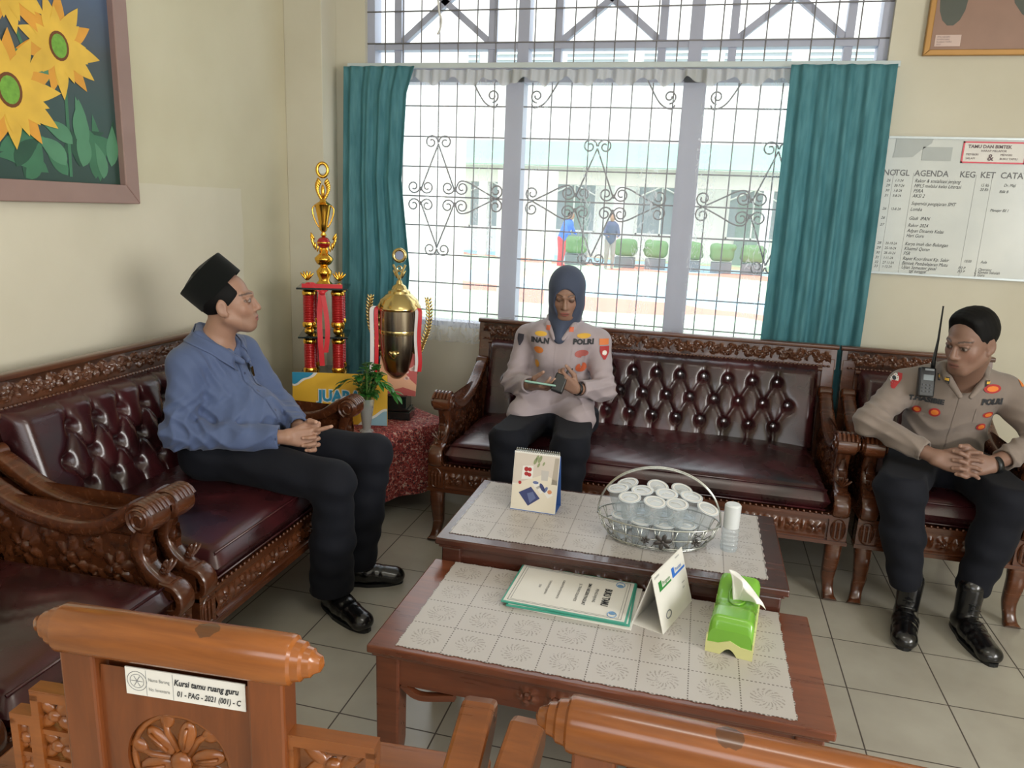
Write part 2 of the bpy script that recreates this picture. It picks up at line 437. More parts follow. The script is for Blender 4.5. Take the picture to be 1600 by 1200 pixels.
def text_mb(mb, s, size, o, U, V, N=None, sx=1.0, shear=0, bold=0, align='LEFT', h=.0006):
    """adds filled letters of string s to mb: origin o, writing direction U, up V"""
    key = (s, size, shear, bold, align)
    if key not in _tc:
        cu = bpy.data.curves.new('t', 'FONT'); cu.body = s; cu.size = size; cu.shear = shear; cu.offset = bold; cu.align_x = align; cu.resolution_u = 2
        ob = bpy.data.objects.new('t', cu); COL.objects.link(ob); dg = bpy.context.evaluated_depsgraph_get()
        me = bpy.data.meshes.new_from_object(ob.evaluated_get(dg))
        _tc[key] = ([v.co.copy() for v in me.vertices], [list(p.vertices) for p in me.polygons])
        bpy.data.objects.remove(ob); bpy.data.curves.remove(cu); bpy.data.meshes.remove(me)
    vs, fs = _tc[key]; o, U, V = Vector(o), Vector(U).normalized(), Vector(V).normalized(); N = U.cross(V)
    mb._add([o+U*v.x*sx+V*v.y+N*h for v in vs], fs)

# ------------------------------------------------------------------ signed-distance volumes -> smooth meshes (figures, cushions)
def nrm(v): v = np.asarray(v, float); return v/np.linalg.norm(v)
class Vol:
    def __init__(s, lo, hi, h):
        s.lo = np.array(lo, float); s.h = h
        s.n = np.maximum(4, np.ceil((np.array(hi)-s.lo)/h).astype(int)+1)
        s.ax = [s.lo[i]+h*np.arange(s.n[i]) for i in range(3)]
        s.F = np.full(tuple(s.n), .06, np.float32)
    def _sl(s, lo, hi):
        i0 = np.clip(np.floor((np.array(lo)-s.lo)/s.h).astype(int), 0, s.n-1); i1 = np.clip(np.ceil((np.array(hi)-s.lo)/s.h).astype(int)+1, 1, s.n)
        if np.any(i1 <= i0): return None
        sl = tuple(slice(a, b) for a, b in zip(i0, i1))
        X = s.ax[0][sl[0]][:, None, None]; Y = s.ax[1][sl[1]][None, :, None]; Z = s.ax[2][sl[2]][None, None, :]
        return sl, X, Y, Z
    def _mix(s, sl, d, k, mode):
        A = s.F[sl]; d = d.astype(np.float32)
        if mode == 'add':
            if k <= 0: s.F[sl] = np.minimum(A, d); return
            h = np.clip(.5+.5*(A-d)/k, 0, 1); s.F[sl] = A*(1-h)+d*h-k*h*(1-h)
        else:
            d = -d
            if k <= 0: s.F[sl] = np.maximum(A, d); return
            h = np.clip(.5-.5*(A-d)/k, 0, 1); s.F[sl] = A*(1-h)+d*h+k*h*(1-h)
    def cone(s, a, b, ra, rb, k=.01, side=None, sc=1.0, mode='add'):
        a = np.asarray(a, float); b = np.asarray(b, float); R = max(ra, rb)*max(1, sc)+k+3*s.h
        q = s._sl(np.minimum(a, b)-R, np.maximum(a, b)+R)
        if q is None: return s
        sl, X, Y, Z = q; ab = b-a; L = max(ab@ab, 1e-9)
        t = np.clip(((X-a[0])*ab[0]+(Y-a[1])*ab[1]+(Z-a[2])*ab[2])/L, 0, 1)
        dx, dy, dz = X-a[0]-t*ab[0], Y-a[1]-t*ab[1], Z-a[2]-t*ab[2]
        d2 = dx*dx+dy*dy+dz*dz
        r = ra+(rb-ra)*t
        if side is not None:
            sd = nrm(side); ds = dx*sd[0]+dy*sd[1]+dz*sd[2]
            d2 = d2-ds*ds+(ds/sc)**2
        s._mix(sl, np.sqrt(np.maximum(d2, 0))-r, k, mode); return s
    def chain(s, P, R, k=.01, **kw):
        for i in range(len(P)-1): s.cone(P[i], P[i+1], R[i], R[i+1], k, **kw)
        return s
    def ell(s, c, r, k=.01, rot=None, mode='add'):
        c = np.asarray(c, float); r = np.asarray(r, float); R = r.max()+k+3*s.h
        q = s._sl(c-R, c+R)
        if q is None: return s
        sl, X, Y, Z = q; dx, dy, dz = X-c[0], Y-c[1], Z-c[2]
        if rot is not None:
            A = np.array(rot).reshape(3, 3)   # columns: local axes
            dx, dy, dz = [dx*A[0, i]+dy*A[1, i]+dz*A[2, i] for i in range(3)]
        k0 = np.sqrt((dx/r[0])**2+(dy/r[1])**2+(dz/r[2])**2)+1e-6; k1 = np.sqrt((dx/r[0]**2)**2+(dy/r[1]**2)**2+(dz/r[2]**2)**2)+1e-6
        s._mix(sl, k0*(k0-1)/k1, k, mode); return s
    def rbox(s, c, hs, rad, k=.01, rot=None, mode='add'):
        c = np.asarray(c, float); hs = np.asarray(hs, float); R = np.linalg.norm(hs)+k+3*s.h
        q = s._sl(c-R, c+R)
        if q is None: return s
        sl, X, Y, Z = q; D = [X-c[0]+0*Y+0*Z, Y-c[1]+0*X+0*Z, Z-c[2]+0*X+0*Y]
        if rot is not None:
            A = np.array(rot).reshape(3, 3); D = [D[0]*A[0, i]+D[1]*A[1, i]+D[2]*A[2, i] for i in range(3)]
        Q = [np.abs(D[i])-(hs[i]-rad) for i in range(3)]
        o = np.sqrt(sum(np.maximum(x, 0)**2 for x in Q)); i_ = np.minimum(np.maximum(Q[0], np.maximum(Q[1], Q[2])), 0)
        s._mix(sl, o+i_-rad, k, mode); return s
    def cyl(s, a, b, r, k=.002, mode='sub'):
        """flat-ended cylinder"""
        a = np.asarray(a, float); b = np.asarray(b, float); R = r+k+4*s.h
        q = s._sl(np.minimum(a, b)-R, np.maximum(a, b)+R)
        if q is None: return s
        sl, X, Y, Z = q; L = np.linalg.norm(b-a); d = (b-a)/L
        t = (X-a[0])*d[0]+(Y-a[1])*d[1]+(Z-a[2])*d[2]
        rr = np.sqrt(np.maximum((X-a[0])**2+(Y-a[1])**2+(Z-a[2])**2-t*t, 0))
        s._mix(sl, np.maximum(rr-r, np.abs(t-L/2)-L/2), k, mode); return s
    def cuff(s, elbow, wrist, at, r_out=.058, r_in=.031):
        """cut a sleeve square at distance 'at' short of the wrist and hollow its end"""
        e = np.asarray(elbow, float); w = np.asarray(wrist, float); d = nrm(w-e); c = w-d*at
        s.cyl(c, c+d*.13, r_out, .001); s.cyl(c-d*.022, c+d*.02, r_in, .001); return s
    def plane(s, p, n, k=.003):
        """cut away everything on the side n points to"""
        p = np.asarray(p, float); n = nrm(n)
        X = s.ax[0][:, None, None]; Y = s.ax[1][None, :, None]; Z = s.ax[2][None, None, :]
        d = -((X-p[0])*n[0]+(Y-p[1])*n[1]+(Z-p[2])*n[2])
        s._mix((slice(None),)*3, d+0*s.F, k, 'sub'); return s
    def warp(s, fn):
        X = s.ax[0][:, None, None]; Y = s.ax[1][None, :, None]; Z = s.ax[2][None, None, :]
        s.F = s.F+fn(X, Y, Z).astype(np.float32); return s
    def mesh(s):
        F = s.F; F[0] = F[-1] = .05; F[:, 0] = F[:, -1] = .05; F[:, :, 0] = F[:, :, -1] = .05
        I = F < 0
        c = np.zeros(tuple(s.n-1), np.int8)
        for a in (0, 1):
            for b in (0, 1):
                for d in (0, 1): c += I[a:a+s.n[0]-1, b:b+s.n[1]-1, d:d+s.n[2]-1]
        act = np.argwhere((c > 0) & (c < 8)); idx = np.full(tuple(s.n-1), -1, np.int32)
        idx[tuple(act.T)] = np.arange(len(act))
        P = np.zeros((len(act), 3)); W = np.zeros(len(act))
        cor = [(a, b, d) for a in (0, 1) for b in (0, 1) for d in (0, 1)]
        for i in range(8):
            for j in range(i+1, 8):
                if sum(abs(cor[i][t]-cor[j][t]) for t in range(3)) != 1: continue
                fa = F[act[:, 0]+cor[i][0], act[:, 1]+cor[i][1], act[:, 2]+cor[i][2]]; fb = F[act[:, 0]+cor[j][0], act[:, 1]+cor[j][1], act[:, 2]+cor[j][2]]
                m = (fa < 0) != (fb < 0); t = fa[m]/(fa[m]-fb[m])
                P[m] += np.array(cor[i])+t[:, None]*(np.array(cor[j])-np.array(cor[i])); W[m] += 1
        V = s.lo+(act+P/W[:, None])*s.h
        Fs = []
        for ax in range(3):
            u, v = [(1, 2), (2, 0), (0, 1)][ax]
            sA = [slice(None)]*3; sB = [slice(None)]*3; sA[ax] = slice(0, -1); sB[ax] = slice(1, None)
            e = np.argwhere(I[tuple(sA)] != I[tuple(sB)])
            e = e[(e[:, u] > 0) & (e[:, v] > 0) & (e[:, u] < s.n[u]-1) & (e[:, v] < s.n[v]-1)]
            q = []
            for (du, dv) in ((0, 0), (-1, 0), (-1, -1), (0, -1)):
                k = e.copy(); k[:, u] += du; k[:, v] += dv; q.append(idx[tuple(k.T)])
            q = np.stack(q, 1); ins = I[tuple(e.T)]
            q[~ins] = q[~ins][:, ::-1]; Fs.append(q)
        return V, np.concatenate(Fs)
def vmesh(name, VF, mat, parent=None, col=None, mats=None):
    V, F = VF; me = bpy.data.meshes.new(name)
    me.vertices.add(len(V)); me.vertices.foreach_set('co', np.asarray(V, np.float32).ravel())
    me.loops.add(len(F)*4); me.loops.foreach_set('vertex_index', np.asarray(F, np.int32).ravel())
    me.polygons.add(len(F)); me.polygons.foreach_set('loop_start', np.arange(len(F), dtype=np.int32)*4)
    try: me.polygons.foreach_set('loop_total', np.full(len(F), 4, np.int32))
    except Exception: pass
    me.update(calc_edges=True); me.polygons.foreach_set('use_smooth', [True]*len(F))
    me.materials.append(mat)
    if col is not None:
        at = me.color_attributes.new('Col', 'FLOAT_COLOR', 'POINT')
        at.data.foreach_set('color', np.concatenate([col, np.ones((len(V), 1))], 1).astype(np.float32).ravel())
    o = bpy.data.objects.new(name, me); COL.objects.link(o)
    if parent: o.parent = parent
    return o
def joinVF(L):
    Vs, Fs, o = [], [], 0
    for V, F in L: Vs.append(V); Fs.append(F+o); o += len(V)
    return np.concatenate(Vs), np.concatenate(Fs)
def smoothVF(V, F, it=2, lam=.5):
    V = V.copy()
    E = np.concatenate([F[:, [0, 1]], F[:, [1, 2]], F[:, [2, 3]], F[:, [3, 0]]])
    for _ in range(it):
        A = np.zeros_like(V); c = np.zeros(len(V))
        for k in range(3): A[:, k] = np.bincount(E[:, 0], V[E[:, 1], k], len(V))+np.bincount(E[:, 1], V[E[:, 0], k], len(V))
        c = np.bincount(E[:, 0], minlength=len(V))+np.bincount(E[:, 1], minlength=len(V))
        V += lam*(A/np.maximum(c, 1)[:, None]-V)
    return V, F

# ================================================================== THE ROOM
XL, XR, YF, YB, ZC = -1.07, 5.0, -5.4, 1.03, 3.25
def struct(name, mb, mat, **k):
    o = mb.build(name, mat, **k); o['kind'] = 'structure'; return o
m = MB(); m.b2((XL-.2, YF-.2, -.1), (XR+.2, YB+.25, 0)); struct('floor', m, M['floor'])
m = MB(); m.b2((XL-.2, YF-.2, ZC), (XR+.2, YB+.25, ZC+.1)); struct('ceiling', m, M['ceiling'])
m = MB(); m.b2((XL-.2, YF-.2, 0), (XL, YB+.2, ZC)); struct('wall_left', m, M['wall_left'])
WX0, WX1, WZ0, WZ1 = -.66, 2.07, .87, 3.02
m = MB()
m.b2((XL, YB, 0), (WX0, YB+.2, ZC)); m.b2((WX1, YB, 0), (XR+.2, YB+.2, ZC))
m.b2((WX0, YB, 0), (WX1, YB+.2, WZ0)); m.b2((WX0, YB, WZ1), (WX1, YB+.2, ZC))
struct('wall_back', m, M['wall'])
m = MB(); m.b2((XL, .86, 0), (-.84, YB, ZC)); struct('trim_1', m, M['wall'], bevel=.004)     # corner pilaster
def wall_with_window(name, axis, c, th, a0, a1, w0, w1, z0, z1):
    m = MB()
    def bb(p0, p1, q0, q1):
        if axis == 'y': m.b2((p0, c, q0), (p1, c+th, q1))
        else: m.b2((c, p0, q0), (c+th, p1, q1))
    bb(a0, w0, 0, ZC); bb(w1, a1, 0, ZC); bb(w0, w1, 0, z0); bb(w0, w1, z1, ZC)
    return struct(name, m, M['wall'])
wall_with_window('wall_front', 'y', YF-.2, .2, XL, XR+.2, -.2, 3.4, 1.0, 2.5)
wall_with_window('wall_right', 'x', XR, .2, YF, YB, -4.9, -2.3, 1.1, 2.5)
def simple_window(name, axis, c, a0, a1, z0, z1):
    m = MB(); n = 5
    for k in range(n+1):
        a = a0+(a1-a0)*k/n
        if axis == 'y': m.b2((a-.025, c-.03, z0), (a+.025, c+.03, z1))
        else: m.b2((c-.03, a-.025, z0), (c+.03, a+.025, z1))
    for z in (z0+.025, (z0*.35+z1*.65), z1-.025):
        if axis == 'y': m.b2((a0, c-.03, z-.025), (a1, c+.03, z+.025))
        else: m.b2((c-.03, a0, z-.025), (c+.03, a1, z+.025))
    return struct(name, m, M['hazed_frame_paint'])
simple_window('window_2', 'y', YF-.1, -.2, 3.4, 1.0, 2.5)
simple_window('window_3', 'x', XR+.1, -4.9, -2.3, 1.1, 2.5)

# window 1: posts, transom bars with crossed struts, sill; grille as a part
Yw = 1.10
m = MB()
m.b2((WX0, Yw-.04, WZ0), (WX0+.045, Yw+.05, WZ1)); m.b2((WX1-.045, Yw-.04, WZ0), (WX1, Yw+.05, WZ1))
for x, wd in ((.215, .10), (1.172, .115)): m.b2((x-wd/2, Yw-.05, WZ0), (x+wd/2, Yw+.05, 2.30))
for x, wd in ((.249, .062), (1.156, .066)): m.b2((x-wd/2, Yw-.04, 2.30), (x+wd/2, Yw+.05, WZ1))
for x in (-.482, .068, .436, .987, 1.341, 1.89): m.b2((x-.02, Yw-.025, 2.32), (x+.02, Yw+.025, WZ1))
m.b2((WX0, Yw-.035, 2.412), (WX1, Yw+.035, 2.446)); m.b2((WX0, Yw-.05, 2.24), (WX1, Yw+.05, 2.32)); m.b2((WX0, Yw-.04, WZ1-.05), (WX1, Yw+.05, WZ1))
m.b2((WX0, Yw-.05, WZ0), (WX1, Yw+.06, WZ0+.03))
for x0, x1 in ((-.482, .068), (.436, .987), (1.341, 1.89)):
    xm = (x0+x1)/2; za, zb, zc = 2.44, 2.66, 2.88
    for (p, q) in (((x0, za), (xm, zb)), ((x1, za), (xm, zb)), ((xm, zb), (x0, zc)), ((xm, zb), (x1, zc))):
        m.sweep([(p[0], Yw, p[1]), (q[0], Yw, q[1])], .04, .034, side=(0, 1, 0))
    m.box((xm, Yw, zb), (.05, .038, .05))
win = struct('window_1', m, M['hazed_frame_paint'])
def spiral(c, r, a0, turns, n=18, sgn=1, y=0):
    """from the outer rim inwards"""
    P = []
    for k in range(n+1):
        t = k/n; a = a0+sgn*turns*2*PI*t; rr = r*(1-.72*t)
        P.append((c[0]+rr*math.cos(a), y, c[1]+rr*math.sin(a)))
    return P
Yg = 1.045+.02
g = MB()
xs = [-.553+.108*k for k in range(25)]
for x in xs: g.tube([(x, Yg, WZ0), (x, Yg, WZ1)], .0038, 5)
zs = [.96+.165*k for k in range(13)]
for z in zs: g.tube([(WX0, Yg-.004, z), (WX1, Yg-.004, z)], .0042, 5)
g.build('grille', M['grille'], win, smooth=True)
def ornament(cx, cz, left=True, right=True):
    o = MB(); y = Yg-.012; r = .0046
    T = o.tube
    for sx in (-1, 1):
        for sz in (-1, 1):
            T([(cx, y, cz+sz*.29), (cx+sx*.105, y, cz+sz*.03)], r, 6)
            T(spiral((cx+sx*.042, cz+sz*.30), .040, PI if sx > 0 else 0, 1.35, sgn=-sz*sx, y=y), r, 6)
            for s2 in (-1, 1):
                T(spiral((cx+sx*.105+s2*.042, cz+sz*.052), .04, PI if s2 > 0 else 0, 1.35, sgn=sz*s2, y=y), r, 6)
    for sx, on in ((-1, left), (1, right)):
        if not on: continue
        for sz in (-1, 1):
            T(spline([(cx+sx*.105, y, cz+sz*.03), (cx+sx*.13, y, cz+sz*.085), (cx+sx*.18, y, cz+sz*.085), (cx+sx*.26, y, cz+sz*.045), (cx+sx*.35, y, cz)], 5), r, 6)
            T(spiral((cx+sx*.35, cz+sz*.042), .04, -sz*PI/2, 1.35, sgn=sz*sx, y=y), r, 6)
    o.build('scroll_ornament', M['grille'], win, smooth=True)
ornament(-.222, 1.62, False, True); ornament(.688, 1.615); ornament(1.62, 1.62, True, False)
o = MB()
for cx, s in ((.10, 1), (.33, -1), (1.06, 1), (1.28, -1)):
    o.tube(spline([(cx-s*.13, Yg-.012, 2.25), (cx-s*.06, Yg-.012, 2.14), (cx, Yg-.012, 2.11), (cx+s*.02, Yg-.012, 2.13)], 6), .0046, 6)
    o.tube(spiral((cx-s*.01, 2.17), .035, -PI/2, 1.3, sgn=s, y=Yg-.012), .0046, 6)
o.build('corner_scroll', M['grille'], win, smooth=True)
m = MB(); m.tube(spline([(-.235, Yg-.02, 2.66), (-.228, Yg-.02, 2.60), (-.215, Yg-.02, 2.56), (-.222, Yg-.02, 2.51), (-.235, Yg-.02, 2.485)], 5), .006, 6)
tag(m.build('loose_cable', M['white'], None, smooth=True), 'loose pale cable end hanging from the crossed bars above the window', 'cable')

# curtain rail, sheer curtain, green curtains
m = MB(); m.b2((-.735, .955, 2.298), (2.115, .985, 2.325))
rail = m.build('curtain_rail', M['rail_white'], bevel=.003); tag(rail, 'long off-white curtain rail across the window, above the curtains', 'curtain rail')
for x in (-.70, 2.09):
    q = MB(); q.b2((x-.012, .98, 2.300), (x+.012, 1.031 if x < WX0 or x > WX1 else 1.06, 2.322)); q.build('bracket', M['rail_white'], rail)
def pleats(name, x0, x1, z0, z1, y, amp, wl, mat, shape=None, nu=200, nv=40, th=0, parent=None):
    m = MB()
    def fn(u, v):
        z = z0+(z1-z0)*v
        xa, xb = (x0, x1) if shape is None else shape(v)
        x = xa+(xb-xa)*u
        ph = u*(x1-x0)/wl*2*PI
        a = amp*(.35+.65*math.sin(PI*min(1, .15+(1-v)*1.2)/2))
        yy = y+a*math.sin(ph+.5*math.sin(ph*.37))+a*.35*math.sin(ph*2.3+1+v*1.5)
        return (x, yy, z)
    m.grid(fn, nu, nv)
    o = m.build(name, mat, parent, smooth=True)
    if th:
        s = o.modifiers.new('thick', 'SOLIDIFY'); s.thickness = th; s.offset = 0
    return o
sh = pleats('sheer_curtain', -.42, 1.72, .79, 2.285, .985, .014, .16, M['sheer'], nu=420, nv=30)
tag(sh, 'thin white lace curtain hanging across the whole window', 'sheer curtain')
rf = MB()
def ruff(u, v):
    x = -.42+2.14*u; w_ = x*2*PI
    return (x, .952-.012*v+.010*math.sin(w_/.09)+.008*math.sin(w_/.05+1), 2.288-(.062+.018*math.sin(w_/.21+2)+.008*math.sin(w_/.077))*v)
rf.grid(ruff, 400, 4); rf.build('gathered_heading', M['sheer_head'], sh, smooth=True)
lc = pleats('green_curtain', -.73, -.34, .30, 2.30, .908, .016, .085, M['curtain'], shape=lambda v: (-.735-.04*(1-v), interp([0, .2, .45, .7, .93, 1], [-.36, -.36, -.33, -.385, -.36, -.315], v)), nu=120, nv=60, th=.003)
tag(lc, 'teal green curtain gathered at the left end of the window, behind the trophies', 'curtain', 'green curtains at the window')
rc = pleats('green_curtain', 1.62, 2.10, .30, 2.30, .905, .018, .10, M['curtain'], shape=lambda v: (1.62+.01*math.sin(v*3), 2.10+.01*math.sin(v*4)), nu=120, nv=60, th=.003)
tag(rc, 'teal green curtain gathered at the right end of the window, beside the whiteboard', 'curtain', 'green curtains at the window')

# ------------------------------------------------------------------ outside
ZG = -.2
m = MB(); m.b2((-30, 1.24, ZG-.2), (40, 60, ZG)); struct('ground', m, M['court'])
m = MB()   # far two-storey school block
m.b2((-22, 27, ZG), (26, 30, 10))
far = m.build('school_building', M['ext_white']); tag(far, 'long white building across the court with green roof canopy', 'building')
for k in range(14):
    x = -12+k*2.55
    q = MB(); q.b2((x-.16, 24.6, ZG), (x+.16, 24.95, 2.5)); q.build('column', M['ext_white'], far)
q = MB()
for k in range(5):
    q.b2((-20, 24.0+k*.30, 3.12+.18*k), (24, 24.5+k*.30, 3.32+.18*k))
q.build('roof_canopy', M['ext_green_roof'], far)
q = MB(); q.b2((-20, 24.6, 2.50), (24, 25.0, 3.10)); q.build('beam', M['ext_grey'], far)
for k in range(9):
    x = -11.5+k*3.4
    q = MB(); q.b2((x, 26.93, .95+ZG), (x+1.7, 27.02, 2.6)); f = q.build('window', M['ext_louvre'], far)
    q = MB()
    for z in (.75, 2.61): q.b2((x-.05, 26.9, z), (x+1.75, 27.0, z+.08))
    for xx in (x-.05, x+.85, x+1.7): q.b2((xx, 26.9, .75), (xx+.06, 27.0, 2.65))
    q.tube([(x, 26.9, 2.2), (x+.85, 26.9, 2.6)], .03, 4); q.tube([(x+1.7, 26.9, 2.2), (x+.85, 26.9, 2.6)], .03, 4)
    q.build('window_frame', M['ext_white'], f)
for x in (-4.2, 2.4, 9.0):
    q = MB(); q.b2((x, 26.92, ZG), (x+1.0, 27.02, 2.1)); q.build('door', M['door_teal'], far)
for k in range(12):
    x = -16+k*2.9
    q = MB(); q.b2((x, 26.9, 6.3), (x+2.3, 27.0, 7.5)); f = q.build('louvre_window', M['ext_louvre'], far)
    q = MB()
    for j in range(6): q.b2((x, 26.85, 6.35+j*.2), (x+2.3, 26.9, 6.43+j*.2))
    q.build('slat', M['ext_white'], f)
m = MB(); m.b2((-6.5, 9.0, ZG), (-2.95, 9.4, 6.5)); m.b2((-2.95, 9.05, ZG), (-2.7, 9.3, 6.5)); wg = m.build('side_wing', M['ext_white']); tag(wg, 'tall white wall of the side wing at the left of the court', 'building')
m2 = MB(); m2.b2((-1.98, 8.75, .80), (-1.02, 8.85, 2.17)); pz = m2.build('notice_board', M['ext_grey'])
tag(pz, 'large grey notice board standing outside, left part of the court', 'notice board')
q = MB()
for x in (-1.9, -1.1): q.b2((x-.04, 8.76, ZG), (x+.04, 8.84, .80))
q.build('leg', M['ext_grey'], pz)
def bush(x, y, label):
    rnd = random.Random(int(x*100)); v = Vol((-.75, -.5, 0), (.75, .5, 1.25), .05)
    v.rbox((0, 0, .80), (.52, .36, .34), .22, .05)
    for k in range(16): v.ell((rnd.uniform(-.45, .45), rnd.uniform(-.3, .3), rnd.uniform(.6, 1.05)), (.16, .15, .13), .04)
    e = empty('clipped_shrub', (x, y, ZG), 0, label, 'shrub', 'shrubs in the bed across the court'); e.scale = (.72, .72, .82)
    vmesh('foliage', v.mesh(), M['hedge'], e)
    q = MB(); q.b2((-.45, -.32, 0), (.45, .32, .42)); q.build('planter', M['planter'], e, bevel=.02)
pos = ['beside the person in blue', 'right of the person in the dark top', 'left of the second window post', 'behind the second window post', 'right of the second window post', 'nearest the right curtain']
for k, x in enumerate((-2.86, -1.2, -.2, .92, 1.9, 2.85)):
    bush(x, 22.2, 'green clipped shrub in a planter outside, ' + pos[k])
def far_person(name, x, y, rz, top, low, label, lean):
    e = empty(name, (x, y, ZG), rz, label, 'person')
    v = Vol((-.45, -.45, .7), (.45, .45, 1.75), .025)
    h = np.array((0, 0, .9)); c = np.array((0, -lean, 1.36))
    v.cone(h, c, .13, .16, .05, side=(1, 0, 0), sc=1.25)
    for s in (-1, 1): v.chain([c+(s*.17, 0, 0), c+(s*.23, -.10, -.26), c+(s*.15, -.28, -.33)], [.06, .045, .035], .03)
    vmesh('shirt', v.mesh(), top, e)
    v = Vol((-.3, -.3, 0), (.3, .3, 1.0), .025)
    for s in (-1, 1): v.chain([(s*.09, 0, .9), (s*.10, -.03, .48), (s*.10, .02, .06)], [.095, .07, .045], .03); v.cone((s*.1, .03, .04), (s*.1, -.12, .035), .04, .03, .02)
    vmesh('trousers', v.mesh(), low, e)
    v = Vol((-.3, -.5, 1.0), (.3, .3, 1.8), .018); v.ell(c+(0, -.04-lean*.3, .25), (.08, .095, .12), .02); v.cone(c, c+(0, -.03, .2), .05, .05, .03)
    for s in (-1, 1): v.ell(c+(s*.14, -.31, -.34), (.03, .05, .03), .01)
    vf = v.mesh(); vmesh('body', vf, M['skin'], e, col=np.tile([.36, .2, .13], (len(vf[0]), 1)))
    v = Vol((-.3, -.5, 1.2), (.3, .3, 1.9), .02); v.ell(c+(0, -.01-lean*.3, .285), (.088, .10, .10), .02); v.plane(c+(0, -.1-lean*.3, .24), (0, -1, -1)); vmesh('hair', v.mesh(), M['hair'], e)
far_person('person', -3.15, 21.0, 1.2, plain('bright_blue_top', (70, 120, 230), .7), plain('red_trousers', (214, 70, 80), .7), 'person in a bright blue top and red trousers bending outside in the court', .22)
far_person('person', -1.58, 21.0, .3, plain('dark_blue_vest', (84, 92, 120), .7), plain('grey_trousers', (150, 140, 136), .7), 'person in a dark top standing outside beside the clipped shrubs', .08)

# ================================================================== CARVED SOFAS
def flower_h(u, v, cx, cy, R, pet=6, ph=0):
    dx, dy = u-cx, v-cy; r = math.hypot(dx, dy)/R
    if r > 1: return 0
    th = math.atan2(dy, dx)+ph
    lim = .62+.38*abs(math.cos(th*pet/2))
    h = 0
    if r < lim: h = (1-(r/lim)**2)*(.45+.55*abs(math.cos(th*pet/2)))
    if r < .26: h = max(h, .55+.5*math.cos(r/.26*PI/2)) if r > .05 else .7
    elif r < .34: h *= .3
    return h
def leafy_h(u, v, p, ht):
    """running leaf scroll of pitch p in a band of height ht centred on v = 0"""
    q = (u/p) % 1.0; k = math.floor(u/p); s = 1 if k % 2 == 0 else -1
    c = s*.22*ht*math.sin(q*2*PI)
    h = max(0, 1-abs(v-c)/(.10*ht))*.8
    for (a, b, ang, L) in ((.25, .1, 1.0, .34), (.25, .1, -.5, .30), (.75, -.1, 2.2, .32), (.75, -.1, -2.4, .34), (.5, 0, 1.5, .36), (.5, 0, -1.5, .36), (.0, 0, 1.7, .3), (1., 0, 1.7, .3)):
        dx, dy = (q-a)*p, v-s*b*ht; L_ = L*ht; ca, sa = math.cos(ang*s), math.sin(ang*s)
        x, y = dx*ca+dy*sa, -dx*sa+dy*ca
        if 0 < x < L_:
            w = .13*ht*math.sin(PI*x/L_)
            if abs(y) < w: h = max(h, (1-abs(y)/w)*.9*(.5+.5*math.cos(y/w*9)) + .25)
    return h
def relief(mb, o, U, Vv, N, wu, wv, fn, amp, res=.005):
    o, U, Vv, N = Vector(o), Vector(U), Vector(Vv), Vector(N); nu, nv = max(2, int(wu/res)), max(2, int(wv/res))
    def f(a, b):
        h = fn(a*wu, b*wv)
        return o+U*(a*wu)+Vv*(b*wv)+N*(h*amp)
    if U.cross(Vv).dot(N) > 0: mb.grid(f, nu, nv)
    else: mb.grid(lambda a, b: f(1-a, b), nu, nv)
SOFA_C = {}
ARM = [(.74, .735), (.70, .715), (.62, .668), (.52, .628), (.40, .606), (.30, .606), (.22, .628), (.155, .668), (.118, .692)]
